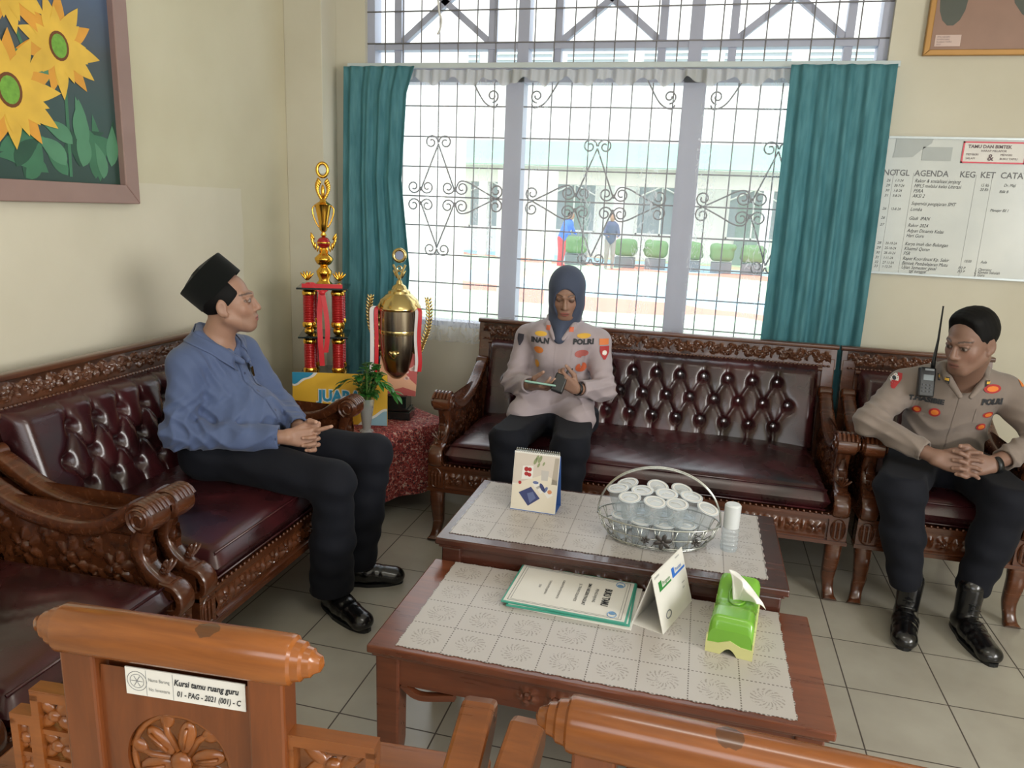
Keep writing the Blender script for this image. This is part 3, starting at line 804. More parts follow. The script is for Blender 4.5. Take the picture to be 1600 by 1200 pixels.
def sofa_arm(parent, x0, inward):
    """x0 = centre of the arm's thickness"""
    key = ('arm', inward)
    e = None
    if key not in SOFA_C:
        m = MB()
        P = spline([(0, a, b) for a, b in ARM], 6); n = len(P)
        m.sweep(P, [.062+.012*(i/n) for i in range(n)], .050, side=(1, 0, 0), round_=.55)
        m.lathe([(.0, -.036), (.022, -.034), (.030, -.026), (.030, .026), (.022, .034), (0, .036)], (0, .745, .742), 16, 'x')   # rear knob
        # front scroll
        m.lathe([(.0, -.046), (.030, -.045), (.043, -.036), (.046, 0), (.043, .036), (.030, .045), (0, .046)], (0, .088, .670), 20, 'x')
        for s in (-1, 1):
            m.tube([(s*.046, p[0], p[2]) for p in [(a, 0, b) for a, _, b in spiral((.088, .670), .036, .6, 1.5, 26, 1)]], .0042, 5)
        for k in range(5):   # fluted knuckles over the scroll
            xx = -.034+.017*k
            m.tube([(xx, .088+.047*math.cos(a), .670+.047*math.sin(a)) for a in [(-.35+.12*j)*PI for j in range(11)][::-1]], .0075, 6)
        arm = m.build('arm', M['wood_sofa'], None, smooth=True, angle=.7)
        # front post: bowed support with acanthus leaf, standing on a block
        p = MB()
        Q = spline([(0, .102, .645), (0, .120, .60), (0, .124, .55), (0, .100, .50), (0, .058, .462), (0, .036, .448)], 5)
        p.sweep(Q, [.058]*len(Q), [interp([0, .5, 1], [.045, .05, .075], i/(len(Q)-1)) for i in range(len(Q))], side=(1, 0, 0), round_=.6)
        p.sweep(spline([(0, .075, .382), (0, .022, .384), (0, -.008, .395), (0, -.012, .43), (0, .008, .458), (0, .05, .466)], 5), .066, .030, side=(1, 0, 0), round_=.6)
        p.b2((-.030, .012, .378), (.030, .09, .455))
        for j in range(5):
            a = (j-2)*.42
            p.ell((.014*math.sin(a)*1.4, .050-.004*abs(j-2), .498+.014*math.cos(a)), (.007, .010, .030), 8, 6, rot=Euler((.35, a*.9, 0)).to_matrix())
        post = p.build('arm_post', M['wood_sofa'], arm, smooth=True, angle=.7)
        # carved side panel
        q = MB(); q.b2((-.012, .085, .395), (.012, .72, .55)); q.b2((-.011, .12, .54), (.011, .66, .60))
        for s in (-1, 1):
            def fn(u, v):
                y = .085+u; z = .40+v
                top = interp([.085, .17, .28, .40, .52, .62, .72], [.60, .60, .583, .583, .603, .64, .68], y)
                if z > top: return -1.2
                h = 0
                for cy, cz, R in ((.20, .49, .062), (.36, .50, .072), (.53, .51, .066)): h = max(h, flower_h(y, z, cy, cz, R, 6, cy*7))
                for cy, cz in ((.28, .455), (.28, .55), (.445, .45), (.445, .56), (.61, .47), (.62, .58), (.12, .44), (.12, .56), (.68, .53)):
                    h = max(h, .8*flower_h(y, z, cy, cz, .042, 3, cy*20+cz*9))
                return h if h > .05 else -.15
            relief(q, (s*.012, .085, .40), (0, 1, 0), (0, 0, 1), (s, 0, 0), .635, .27, fn, .013, .006)
        pan = q.build('carved_panel', M['wood_sofa'], arm, smooth=True, angle=.9)
        SOFA_C[key] = arm; arm.parent = parent; arm.location = (x0, 0, 0); return arm
    src = SOFA_C[key]; a = copy_tree(src, parent); a.location = (x0, 0, 0); return a
def sofa(name, W, loc, rz, label, cat, group=None, nseat=1, cols=None):
    e = empty(name, loc, rz, label, cat, group)
    wd, wc, le = M['wood_sofa'], M['wood_carved'], M['leather']
    m = MB()   # base frame with mouldings and carved aprons
    m.b2((0, -.005, .366), (W, .055, .384)); m.b2((-.004, -.012, .256), (W+.004, .05, .272)); m.b2((.03, .008, .268), (W-.03, .045, .37))
    for x in (0, W-.075): m.b2((x, -.004, .262), (x+.075, .07, .378))
    for s, x in ((0, .0), (1, W-.05)): m.b2((x, .05, .262), (x+.05, .80, .378))
    m.b2((0, .76, .25), (W, .82, .378)); m.b2((.02, .04, .30), (W-.02, .78, .345))
    for x in (.0, W-.075):
        for k in range(3): m.tube([(x+.020+k*.0175, -.006, .285), (x+.020+k*.0175, -.006, .355)], .0055, 6)
        m.tube([(x+.0375+.028*math.cos(a), -.005, .322+.047*math.sin(a)) for a in [k*PI/10 for k in range(20)]], .0028, 4, closed=True)
    L = W-.17; nfl = max(3, int(L/.085))
    def ap(u, v):
        p_ = L/nfl; k = int(u/p_); cu = (k+.5)*p_
        h = flower_h(u, v, cu, .046, .036, 4, PI/4)
        h = max(h, .9*max(0, 1-math.hypot((u-k*p_)/.012, (v-.046)/.030)), .9*max(0, 1-math.hypot((u-(k+1)*p_)/.012, (v-.046)/.030)))
        if v < .008 or v > .084: h = .7
        return h
    relief(m, (.085, .006, .272), (1, 0, 0), (0, 0, 1), (0, -1, 0), L, .092, ap, .013, .0045)
    m.build('base_frame', wd, e, smooth=True, angle=.6)
    # legs
    for (x, s) in ((.04, -1), (W-.04, 1)):
        m = MB(); P = spline([(0, .030, .262), (0, .018, .20), (0, .026, .13), (0, .030, .07), (0, .012, .02), (0, -.004, .0)], 5); n = len(P)
        P = [Vector((x+s*interp([0, .5, 1], [0, -.006, .010], i/(n-1)), p.y, p.z)) for i, p in enumerate(P)]
        m.sweep(P, [interp([0, .25, .7, 1], [.072, .064, .045, .058], i/(n-1)) for i in range(n)], [interp([0, .25, .7, 1], [.062, .056, .040, .052], i/(n-1)) for i in range(n)], side=(1, 0, 0), round_=.6)
        m.build('leg', wd, e, smooth=True, angle=.8)
        m = MB(); m.sweep([(x, .79, .26), (x, .80, .12), (x, .815, 0)], [.055, .045, .045], [.055, .045, .045]); m.build('leg', wd, e, bevel=.004)
    # back: posts, panel, carved crest
    m = MB()
    for x in (.0, W-.06):
        m.sweep([(x+.03, .765, .36), (x+.03, .785, .65), (x+.03, .822, .90)], [.06, .06, .06], [.055, .06, .05])
    m.box((W/2, .79, .63), (W-.08, .03, .50), Euler((-.10, 0, 0)).to_matrix())
    m.build('back_frame', wd, e, bevel=.004)
    m = MB(); T = Euler((-.16, 0, 0)).to_matrix()
    m.box((W/2, .822, .905), (W+.01, .045, .115), T)
    m.sweep([(-.012, .822, .960), (W+.012, .822, .960)], .050, .024, side=(0, 1, 0), round_=.6)
    m.sweep([(.06, .770, .852), (W-.06, .770, .852)], .024, .020, side=(0, 1, 0), round_=.6)
    npl = int(W/.018)
    for k in range(npl): m.ell((.03+(W-.06)*k/(npl-1), .776, .868), (.0075, .006, .006), 6, 4)
    Nn = T @ Vector((0, -1, 0)); Vn = T @ Vector((0, 0, 1)); o = T @ Vector((0, -.0225, -.040)); o = Vector((.02, .822+o.y, .905+o.z))
    relief(m, o, (1, 0, 0), Vn, Nn, W-.04, .085, lambda u, v: max(leafy_h(u, v-.0425, .085, .085), flower_h((u % .17), v, .085, .0425, .026, 5)), .014, .0045)
    m.build('crest_rail', wc, e, smooth=True, angle=.6)
    sofa_arm(e, .036, 1); sofa_arm(e, W-.036, 1)
    # seat cushion(s)
    x0, x1 = .078, W-.078
    for i in range(nseat):
        a, b = x0+(x1-x0)*i/nseat, x0+(x1-x0)*(i+1)/nseat; wdt = b-a; D0, D1 = -.012, .70
        m = MB(); cx, cy = (a+b)/2, (D0+D1)/2; NU, NV = max(24, int(wdt/.02)), 34
        def prof(u, v, top):
            # superellipse footprint
            x = a+.003+(wdt-.006)*u; y = D0+(D1-D0)*v
            du, dv = min(u, 1-u)*wdt, min(v, 1-v)*(D1-D0)
            rnd = .05; fx = math.sqrt(max(0, 1-(1-min(du, rnd)/rnd)**2)); fy = math.sqrt(max(0, 1-(1-min(dv, rnd)/rnd)**2))
            e_ = fx*fy
            if top:
                sag = .022*math.sin(PI*min(1, du/.25)*.5)*math.sin(PI*min(1, dv/.25)*.5)
                wr = .0022*math.sin(x*70+3*math.sin(y*30))*math.exp(-((v-.5)/.3)**2)*math.sin(PI*u)
                return (x, y, .440+.052*e_+sag+wr)
            return (x, y, .440-.056*e_)
        m.slab(lambda u, v: prof(u, v, 1), lambda u, v: prof(u, v, 0), NU, NV)
        sc = m.build('seat_cushion', le, e, smooth=True)
        q = MB(); q.tube([(a+.02, D0+.018, .485), (b-.02, D0+.018, .485)], .0042, 6)
        q.tube([(a+.018, D0+.014, .400), (b-.018, D0+.014, .400)], .0042, 6); q.build('piping', le, sc, smooth=True)
        q = MB(); nn = int(wdt/.024)
        for k in range(nn+1): q.ell((a+.006+(wdt-.012)*k/nn, -.008, .389), (.0065, .006, .0065), 6, 4)
        q.build('nail_trim', wd, sc, smooth=True)
    # tufted back cushion
    pitch = .119; nb = int((W-.16-.22)/pitch); rows = [.775, .670, .565]
    BU = []
    xm = W/2
    for r, z in enumerate(rows):
        n = nb if r != 1 else nb+1
        for k in range(n): BU.append((xm+(k-(n-1)/2)*pitch, z))
    ba = np.array(BU)
    def bp(z): return .632+(z-.47)*.30
    H0, H1 = .455, .868
    segs = []
    for i in range(len(BU)):
        for j in range(i+1, len(BU)):
            d = math.hypot(BU[i][0]-BU[j][0], BU[i][1]-BU[j][1])
            if .05 < d < .135 and abs(BU[i][1]-BU[j][1]) > .05: segs.append((BU[i], BU[j]))
    for (x, z) in BU:
        if z == rows[0]: segs.append(((x, z), (x, H1)))
        if z == rows[2]: segs.append(((x, z), (x, H0)))
    sg = np.array([[p[0], p[1], q[0], q[1]] for p, q in segs])
    x0, x1 = .075, W-.075
    NU, NV = int((x1-x0)/.0075), int((H1-H0)/.0075)
    xs_ = x0+(x1-x0)*np.arange(NU+1)/NU; zs_ = H0+(H1-H0)*np.arange(NV+1)/NV
    X, Z = np.meshgrid(xs_, zs_)
    hb = np.zeros_like(X)
    du = np.minimum(X-x0, x1-X); dv = np.minimum(Z-H0, H1-Z)
    ed = np.sqrt(np.clip(1-(1-np.clip(du/.05, 0, 1))**2, 0, 1))*np.sqrt(np.clip(1-(1-np.clip(dv/.04, 0, 1))**2, 0, 1))
    dB = np.sqrt(np.min((X[..., None]-ba[:, 0])**2+(Z[..., None]-ba[:, 1])**2, -1))
    dS = np.full_like(X, 9.)
    for s_ in sg:
        ax, az, bx, bz = s_; L2 = (bx-ax)**2+(bz-az)**2
        tt = np.clip(((X-ax)*(bx-ax)+(Z-az)*(bz-az))/L2, 0, 1); dS = np.minimum(dS, np.hypot(X-ax-tt*(bx-ax), Z-az-tt*(bz-az)))
    pil = np.clip(dS/.045, 0, 1); pil = np.sqrt(1-(1-pil)**2)
    TH = .088*ed*(1-.46*np.exp(-(dB/.020)**2)-.22*(1-pil)-.0)
    Y = (.632+(Z-.47)*.30)+.035-TH
    m = MB()
    m.grid(lambda u, v: (X[int(round(v*NV)), int(round(u*NU))], Y[int(round(v*NV)), int(round(u*NU))], Z[int(round(v*NV)), int(round(u*NU))]), NU, NV)
    def bk(u, v): 
        i, j = int(round(v*NV)), int(round(u*NU)); return (X[i, j], .632+(Z[i, j]-.47)*.30+.055, Z[i, j])
    bc = m.build('back_cushion', le, e, smooth=True)
    m = MB(); m.box((W/2, .632+.19*.30+.045, .66), (W-.16, .03, .42), Euler((-.29, 0, 0)).to_matrix()); m.build('cushion_backing', le, bc)
    if 'btn' not in SOFA_C:
        m = MB(); m.lathe([(0, 0), (.0105, .001), (.0105, .004), (.007, .008), (0, .009)], n=10, rot=Euler((PI/2, 0, 0)).to_matrix()); m.ell((0, -.009, 0), (.005, .003, .005), 6, 4)
        b0 = m.build('button', M['crystal'], bc); SOFA_C['btn'] = b0; first = True
    else: first = False
    for (x, z) in BU:
        if first: b = SOFA_C['btn']; first = False
        else: b = SOFA_C['btn'].copy(); COL.objects.link(b); b.parent = bc
        i, j = int(round((z-H0)/(H1-H0)*NV)), int(round((x-x0)/(x1-x0)*NU)); b.location = (x, Y[i, j]-.001, z)
    return e
sofa('carved_sofa', 1.85, (.135, 0, 0), 0, 'long carved dark wood sofa with tufted oxblood leather under the window, where the woman sits', 'sofa', 'carved teak lounge suite')
sofa('carved_sofa', 1.26, (-.090, -1.385, 0), PI/2, 'carved wood sofa with tufted leather along the left wall, where the man in blue sits', 'sofa', 'carved teak lounge suite')
sofa('carved_armchair', .66, (2.02, 0, 0), 0, 'carved wood armchair with oxblood leather on the right, where the male officer sits', 'armchair', 'carved teak lounge suite')
sofa('carved_armchair', .70, (-.090, -2.122, 0), PI/2, 'empty carved wood armchair with oxblood seat in the left foreground, beside the sofa arm', 'armchair', 'carved teak lounge suite')

# ================================================================== COFFEE TABLES
def coffee_table(name, x0, y0, x1, y1, z, mat, label, knob=False):
    W, D = x1-x0, y1-y0; e = empty(name, (x0, y0, 0), 0, label, 'coffee table')
    m = MB(); m.b2((0, 0, z-.024), (W, D, z)); m.b2((.010, .010, z-.036), (W-.010, D-.010, z-.022))
    m.build('table_top', mat, e, bevel=.005)
    m = MB(); h = .085
    zt, zb = z-.036, z-.036-h
    for (p, q) in (((.05, .028), (W-.05, .048)), ((.05, D-.048), (W-.05, D-.028))): m.b2((p[0], p[1], zb), (q[0], q[1], zt))
    for xx in (.028, W-.048): m.b2((xx, .05, zb), (xx+.020, D-.05, zt))
    for yy, s in ((.028, -1), (D-.028, 1)):
        def fn(u, v):
            c = W/2-.08
            h = 0
            for k in range(-2, 3): h = max(h, flower_h(u, v, c+k*.075, .036, .034, 5, k))
            return h
        relief(m, (.08, yy+s*.0012, zb+.006), (1, 0, 0), (0, 0, 1), (0, s, 0), W-.16, .072, fn, .009, .005)
    m.build('apron', mat, e, smooth=True, angle=.6)
    for sx in (0, 1):
        for sy in (0, 1):
            m = MB(); cx = .052 if sx == 0 else W-.052; cy = .052 if sy == 0 else D-.052
            P = [(cx, cy, zt), (cx, cy, .10), (cx, cy, .06), (cx, cy, 0)]
            m.sweep(P, [.068, .064, .058, .074], [.068, .064, .058, .074], side=(1, 0, 0))
            m.build('leg', mat, e, bevel=.006)
    if knob:
        m = MB(); m.lathe([(.004, 0), (.006, .008), (.012, .014), (.010, .020), (0, .022)], (W*.46, .026, z-.075), 12, rot=Euler((PI/2, 0, 0)).to_matrix()); m.build('knob', M['chrome'], e, smooth=True)
        # under-shelf rails seen through the legs
        m = MB(); m.b2((.05, .05, zb-.012), (W-.05, .07, zb)); 
        for s in (0, 1):
            P = spline([(.09 if s == 0 else W-.09, .038, zb-.002), (.14 if s == 0 else W-.14, .038, zb-.03), (.24 if s == 0 else W-.24, .038, zb-.012)], 6); m.sweep(P, .018, .018, side=(0, 1, 0))
        m.build('lower_rail', mat, e)
    return e
coffee_table('coffee_table', .52, -1.51, 1.70, -.972, .42, M['wood_table'], 'lower red-brown coffee table nearest the camera, holding the tissue box and papers', True)
coffee_table('coffee_table', .522, -.985, 1.640, -.405, .50, M['wood_dark'], 'higher dark coffee table near the long sofa, holding the wire basket')
def table_mat(x0, y0, x1, y1, z, label):
    m = MB(); rnd = random.Random(3)
    cx, cy = (x0+x1)/2, (y0+y1)/2; W, D = x1-x0, y1-y0
    def f(u, v, t):
        ex = .0025*math.sin(v*60)*(1 if u in (0, 1) else 0); ey = .0025*math.sin(u*120)*(1 if v in (0, 1) else 0)
        return (x0-cx+W*u+ex, y0-cy+D*v+ey, t)
    m.slab(lambda u, v: f(u, v, .0018), lambda u, v: f(u, v, 0), 60, 30)
    o = m.build('table_mat', M['mat']); o.location = (cx, cy, z+.0004); return tag(o, label, 'table mat')
table_mat(.595, -1.490, 1.615, -.980, .42, 'white embossed vinyl mat on the lower coffee table, under the tissue box')
table_mat(.555, -.935, 1.580, -.425, .50, 'white embossed vinyl mat on the higher coffee table, under the wire basket')

# ------------------------------------------------------------------ things on the lower table
ZL, ZH = .4226, .5026
# stack of laminated sheets
ROTB = Euler((0, 0, -.07)).to_matrix()
def sheet(k, c, rz, w_, d_, t, mat_edge, label, text=False):
    e = empty('laminated_sheet', (c[0], c[1], ZL+k), rz, label, 'document')
    m = MB(); m.b2((-w_/2, -d_/2, 0), (w_/2, d_/2, t)); m.build('plastic_sleeve', mat_edge, e, bevel=.001)
    m = MB(); m.b2((-w_/2+.006, -d_/2+.006, t), (w_/2-.006, d_/2-.006, t+.0008)); p = m.build('paper', M['white'], e)
    if text:
        q = MB(); zz = t+.0012
        def T(s, size, x, y, b=0, sxx=1): text_mb(q, s, size, (x, y, zz), (0, -1, 0), (1, 0, 0), sx=sxx, bold=b, align='CENTER')
        T('BUKU TAMU', .030, .100, 0, .0012, .62)
        T('PENGUNJUNG', .013, .072, 0); T('SMA NEGERI PAGUAT', .014, .045, 0, .0003); T('JL. TRANS SULAWESI', .012, .018, 0)
        T('KABUPATEN POHUWATO', .010, -.035, 0); T('TAHUN PELAJARAN', .010, -.075, 0); T('2024', .010, -.10, 0)
        q.build('lettering', M['ink'], p)
        q = MB()
        for (a0, a1, b0, b1) in ((-.17, .17, -.112, -.1105), (-.17, .17, .1105, .112), (-.17, -.1685, -.112, .112), (.1685, .17, -.112, .112), (-.162, .162, -.1055, -.1048), (-.162, .162, .1048, .1055), (-.162, -.161, -.105, .105), (.161, .162, -.105, .105)):
            q.b2((a0, b0, zz-.0003), (a1, b1, zz+.0002))
        q.build('border_line', M['grey_ink'], p)
        for s, mi in ((1, 0), (-1, 0)):
            q = MB(); q.tube([(.140+.013*math.cos(a), s*.092+.016*math.sin(a), zz) for a in [k*PI/8 for k in range(16)]], .0015, 4, closed=True)
            q.lathe([(0, 0), (.010, 0), (.010, .0005), (0, .0005)], (.140, s*.084, zz), 12)
            q.build('round_emblem', plain('pale_blue_print', (110, 150, 190), .6), p)
    return e
sheet(0, (1.018, -1.088), -.05, .372, .252, .003, M['white'], 'bottom loose white sheets of the stack on the lower table')
sheet(.0042, (1.010, -1.084), .0, .365, .254, .005, M['vinyl_teal'], 'teal edged laminated sheet in the middle of the stack')
sheet(.0104, (1.000, -1.084), -.035, .372, .250, .005, M['vinyl_teal'], 'laminated guest book sheet with teal edge on top of the stack', True)
# white tent calendar
e = empty('desk_calendar', (1.278, -1.088, ZL), -.325+.0, 'plain white tent calendar with green and blue print, on the lower table', 'desk calendar')
LN, BW, HH = .235, .098, .165
def face(mb, s, th=.0018):
    n = Vector((s*HH, 0, BW/2)).normalized(); a = Vector((s*BW/2, 0, 0)); t = Vector((0, 0, HH))
    for o_, d_ in ((Vector((0, -LN/2, 0)), None),):
        P = [a+Vector((0, -LN/2, 0)), a+Vector((0, LN/2, 0)), t+Vector((0, LN/2, 0)), t+Vector((0, -LN/2, 0))]
        Q = [p-n*th for p in P]
        mb._add(P+Q, [[0, 1, 2, 3], [7, 6, 5, 4], [0, 4, 5, 1], [1, 5, 6, 2], [2, 6, 7, 3], [3, 7, 4, 0]] if s > 0 else [[3, 2, 1, 0], [4, 5, 6, 7], [1, 5, 4, 0], [2, 6, 5, 1], [3, 7, 6, 2], [0, 4, 7, 3]])
    return n
m = MB(); nR = face(m, 1); m.build('front_board', M['white'], e)
m = MB(); face(m, -1); m.build('back_board', M['white'], e)
m = MB(); m.b2((-BW/2, -LN/2, 0), (BW/2, LN/2, .0015)); m.build('foot_board', M['white'], e)
up = Vector((-BW/2, 0, HH)).normalized(); Uu = Vector((0, 1, 0)); O = Vector((BW/2, -LN/2, 0))+nR*.0006
g1, g2, g3 = MB(), MB(), MB()
def rect(mb, u0, u1, v0, v1): 
    P = [O+Uu*u+up*v for u, v in ((u0, v0), (u1, v0), (u1, v1), (u0, v1))]; mb._add(P, [[0, 1, 2, 3]])
L_ = up.length
rect(g1, .030, .052, .118, .140); rect(g1, .030, .118, .112, .118); text_mb(g1, 'Program', .016, O+Uu*.056+up*.122, Uu, up)
rect(g2, .130, .150, .120, .142); rect(g2, .130, .228, .113, .120); text_mb(g2, 'Prestasi', .016, O+Uu*.154+up*.125, Uu, up)
text_mb(g3, 'Layanan', .011, O+Uu*.010+up*.157, Uu, up); text_mb(g3, 'Kalender', .009, O+Uu*.170+up*.158, Uu, up)
text_mb(g3, 'www.', .010, O+Uu*.185+up*.075, Uu, up); text_mb(g3, 'info', .010, O+Uu*.185+up*.060, Uu, up)
g3.tube([O+Uu*(.060+.018*math.cos(a))+up*(.035+.010*math.sin(a)) for a in [k*PI/8 for k in range(16)]], .002, 4, closed=True)
g1.build('green_print', M['green_ink'], e); g2.build('blue_print', M['blue_ink'], e); g3.build('grey_print', M['grey_ink'], e)
# tissue box
e = empty('tissue_box', (1.478, -1.140, ZL), -.13, 'lime green and cream plastic tissue box on the lower table, one tissue pulled up', 'tissue box')
def side_profile(v):   # v 0 near end .. 1 far end -> top height
    return interp([0, .02, .06, .30, .42, .55, .72, .84, .93, .98, 1], [.080, .096, .104, .104, .096, .092, .104, .122, .128, .118, .09], v)
W_, L_ = .118, .250
m = MB()
def tb(u, v, top):
    x = (u-.5)*W_*(1-.10*0); y = (v-.5)*L_
    du = min(u, 1-u)*W_; r = .022
    dv = min(v, 1-v)*L_
    hh = side_profile(v)
    if top:
        z = hh-(r-math.sqrt(max(0, r*r-(r-min(du, r))**2)))-(.010 if dv < .006 else .003 if dv < .012 else 0)
        sc = 1.0
        return (x*.97, y*.98, z)
    return (x, y, .028+.006*math.sin(v*22)*(1 if True else 0))
NUu, NVv = 24, 44
m.slab(lambda u, v: tb(u, v, 1), lambda u, v: tb(u, v, 0), NUu, NVv)
m.build('green_cover', M['lime'], e, smooth=True, angle=1.0)
m = MB(); P = []
for k in range(9): P.append((-W_/2+W_*k/8, 0))
def skirt(y0_, nrm_):
    poly = [(-W_/2-.003, 0), (-.022, 0)]+[(-.022+.044*k/8, .020*math.sin(PI*k/8)) for k in range(1, 8)]+[(.022, 0), (W_/2+.003, 0), (W_/2+.003, .030), (.03, .032), (0, .044), (-.03, .032), (-W_/2-.003, .030)]
    m.prism(poly, (0, y0_, 0), (1, 0, 0), (0, 0, 1), (0, nrm_, 0), .004)
skirt(-L_/2+.002, -1); skirt(L_/2-.002, 1)
for s in (-1, 1):
    poly = [(-L_/2, 0), (L_/2, 0)]+[(L_/2-L_*k/24, .040+.010*math.sin(k*1.15)) for k in range(25)]
    m.prism(poly, (s*(W_/2-.001), 0, 0), (0, 1, 0), (0, 0, 1), (s, 0, 0), .004)
m.build('cream_skirt', M['cream_plastic'], e, smooth=True, angle=.6)
m = MB(); m.lathe([(.022, 0), (.026, .002), (.022, .004)], (0, .035, 0), 20, cap=False)
for v in m.V: v.y = .01+(v.y-.035)*2.2+.02; v.z += side_profile((v.y/L_)+.5)+.001
m.build('slot_rim', M['lime'], e, smooth=True)
m = MB()
def tis(u, v):
    # folded strip leaning from the upper back left to the lower front right, its foot in the slot
    tx, ty, tz = interp([0, .15, .5, .85, 1], [-.036, -.030, .004, .040, .050], u), interp([0, .15, .5, .85, 1], [.052, .048, .020, -.012, -.016], u), interp([0, .15, .5, .85, 1], [.158, .166, .150, .126, .110], u)
    bx_, by_, bz_ = .020*(u-.5), .018+.010*(u-.5), .090
    q = v; wv_ = .006*math.sin(u*13+v*3)*math.sin(PI*v)
    f_ = min(1, q*1.6); g_ = max(0, q-.625)/.375
    return (bx_+(tx-bx_)*f_+.030*g_+wv_, by_+(ty-by_)*f_+.024*g_-wv_, bz_+(tz-bz_)*math.sin(f_*PI/2)-.022*g_*g_+wv_*.5)
m.grid(tis, 26, 22); o = m.build('tissue', M['tissue'], None, smooth=True); o.parent = e
s = o.modifiers.new('t', 'SOLIDIFY'); s.thickness = .0012

# ------------------------------------------------------------------ things on the higher table
# picture desk calendar
e = empty('desk_calendar', (.783, -.640, ZH), -.02, 'upright spiral desk calendar with a still life picture, on the higher table', 'desk calendar')
Wc, Hc = .168, .215
T = Euler((-.18, 0, 0)).to_matrix()
m = MB(); m.box(T @ Vector((0, 0, Hc/2))+Vector((0, -.028, 0)), (Wc, .003, Hc), T); m.build('front_page', M['white'], e)
T2 = Euler((.25, 0, 0)).to_matrix()
m = MB(); m.box(T2 @ Vector((0, 0, Hc/2))+Vector((0, .064, 0)), (Wc+.004, .003, Hc), T2); m.b2((-Wc/2, -.03, 0), (Wc/2, .066, .002)); m.build('blue_stand', plain('blue_card', (70, 110, 180), .5), e)
m = MB(); 
for k in range(22):
    x = -Wc/2+.006+(Wc-.012)*k/21; c0 = T @ Vector((x, 0, Hc))+Vector((0, -.028, 0))
    m.tube([c0+Vector((0, .008+.0095*math.cos(a), .000+.0095*math.sin(a))) for a in [j*PI/5 for j in range(10)]], .0013, 4, closed=True)
m.build('spiral_binding', M['chrome'], e)
o0 = T @ Vector((0, -.0022, 0))+Vector((0, -.028, 0)); Uc = Vector((1, 0, 0)); Vc = T @ Vector((0, 0, 1))
def poly_on(mb, pts, lift=.0004):
    n = (Uc.cross(Vc)).normalized(); mb._add([o0+Uc*(u*Wc/2)+Vc*(v*Hc)+n*lift for u, v in pts], [list(range(len(pts)))])
def blob(cx, cy, r1, r2, rot=0, n=12): return [(cx+r1*math.cos(a)*math.cos(rot)-r2*math.sin(a)*math.sin(rot), cy+r1*math.cos(a)*math.sin(rot)*.8+r2*math.sin(a)*math.cos(rot)) for a in [2*PI*k/n for k in range(n)]]
pm = [plain('calendar_wall', (206, 196, 184), .5), plain('calendar_table', (222, 214, 196), .5), plain('calendar_vase', (190, 186, 180), .5), plain('calendar_leaf', (140, 150, 110), .5), M['red_badge'], plain('calendar_blue', (58, 66, 112), .5), plain('calendar_navy', (96, 108, 150), .5), plain('calendar_orange', (206, 140, 100), .5), M['white'], plain('calendar_curtain', (170, 160, 146), .5)]
m = MB()
def pp(i, pts, l): m.mi = i; poly_on(m, pts, l)
pp(0, [(-.98, .45), (.98, .45), (.98, .97), (-.98, .97)], .0003); pp(9, [(.72, .5), (.98, .5), (.98, .95), (.80, .95)], .0005)
pp(1, [(-.98, .02), (.98, .02), (.98, .56), (.4, .66), (-.98, .42)], .0005)
pp(8, [(-.62, .53), (-.12, .56), (-.12, .78), (-.58, .76)], .0007); pp(4, blob(-.42, .71, .10, .04), .0009); pp(4, blob(-.27, .71, .09, .035), .0009); pp(4, blob(-.40, .63, .10, .035), .0009); pp(4, blob(-.27, .62, .09, .035), .0009)
pp(2, [(.27, .55), (.55, .55), (.58, .72), (.24, .72)], .0007)
for bx, by, br in ((-.05, .86, .10), (.10, .80, .07), (.14, .90, .11), (.02, .92, .08), (.32, .83, .06)): pp(3, blob(bx, by, br, br*.45, .6), .0009)
pp(5, [(-.68, .30), (-.15, .42), (.28, .24), (-.22, .09)], .0009); pp(6, [(-.3, .30), (-.05, .34), (.1, .24), (-.15, .14)], .0011)
for a in ((.1, .48), (.28, .42), (.62, .36)): pp(8, [(a[0]-.22, a[1]), (a[0], a[1]+.06), (a[0]+.22, a[1]-.04), (a[0], a[1]-.10)], .0010)
pp(5, blob(.34, .43, .14, .05, -.5), .0012); pp(6, blob(.5, .40, .10, .04, .5), .0012); pp(7, blob(.68, .37, .10, .035), .0012); pp(6, blob(.04, .50, .13, .025), .0012)
pp(4, blob(-.66, .47, .07, .03), .0011)
m.build('printed_picture', pm, e)
# wire basket with handle
bx, by = 1.232, -.765
e = empty('wire_basket', (bx, by, ZH), .04, 'oval silver wire basket with arched handle full of water cups, on the higher table', 'basket')
A0, B0, HB = .168, .092, .085
m = MB()
def ov(a, s, z): return (A0*s*math.cos(a), B0*s*math.sin(a), z)
N_ = 40
for s, z, r in ((1.20, HB, .0028), (1.12, HB*.55, .0018), (.98, .012, .0022), (.90, .003, .0022)): m.tube([ov(2*PI*k/N_, s, z) for k in range(N_)], r, 6, closed=True)
for k in range(22):
    a = 2*PI*k/22; m.tube([ov(a, .90, .003), ov(a+.14, 1.10, HB*.45), ov(a+.10, 1.20, HB)], .0016, 5); m.tube([ov(a, .90, .003), ov(a-.14, 1.10, HB*.45), ov(a-.10, 1.20, HB)], .0016, 5)
for k in range(9): x = -.13+k*.0325; m.tube([(x, -B0*.85*math.sqrt(max(0, 1-(x/.15)**2)), .003), (x, B0*.85*math.sqrt(max(0, 1-(x/.15)**2)), .003)], .0014, 4)
m.build('wire_body', M['chrome'], e, smooth=True)
for dy in (-.006, .008):
    m = MB(); m.tube([(A0*1.20*math.cos(a), dy, HB-.01+.182*math.sin(a)**.9) for a in [max(1e-3, PI*k/36) if k < 36 else PI-1e-3 for k in range(37)]], .0028, 7); m.build('handle', M['chrome'], e, smooth=True)
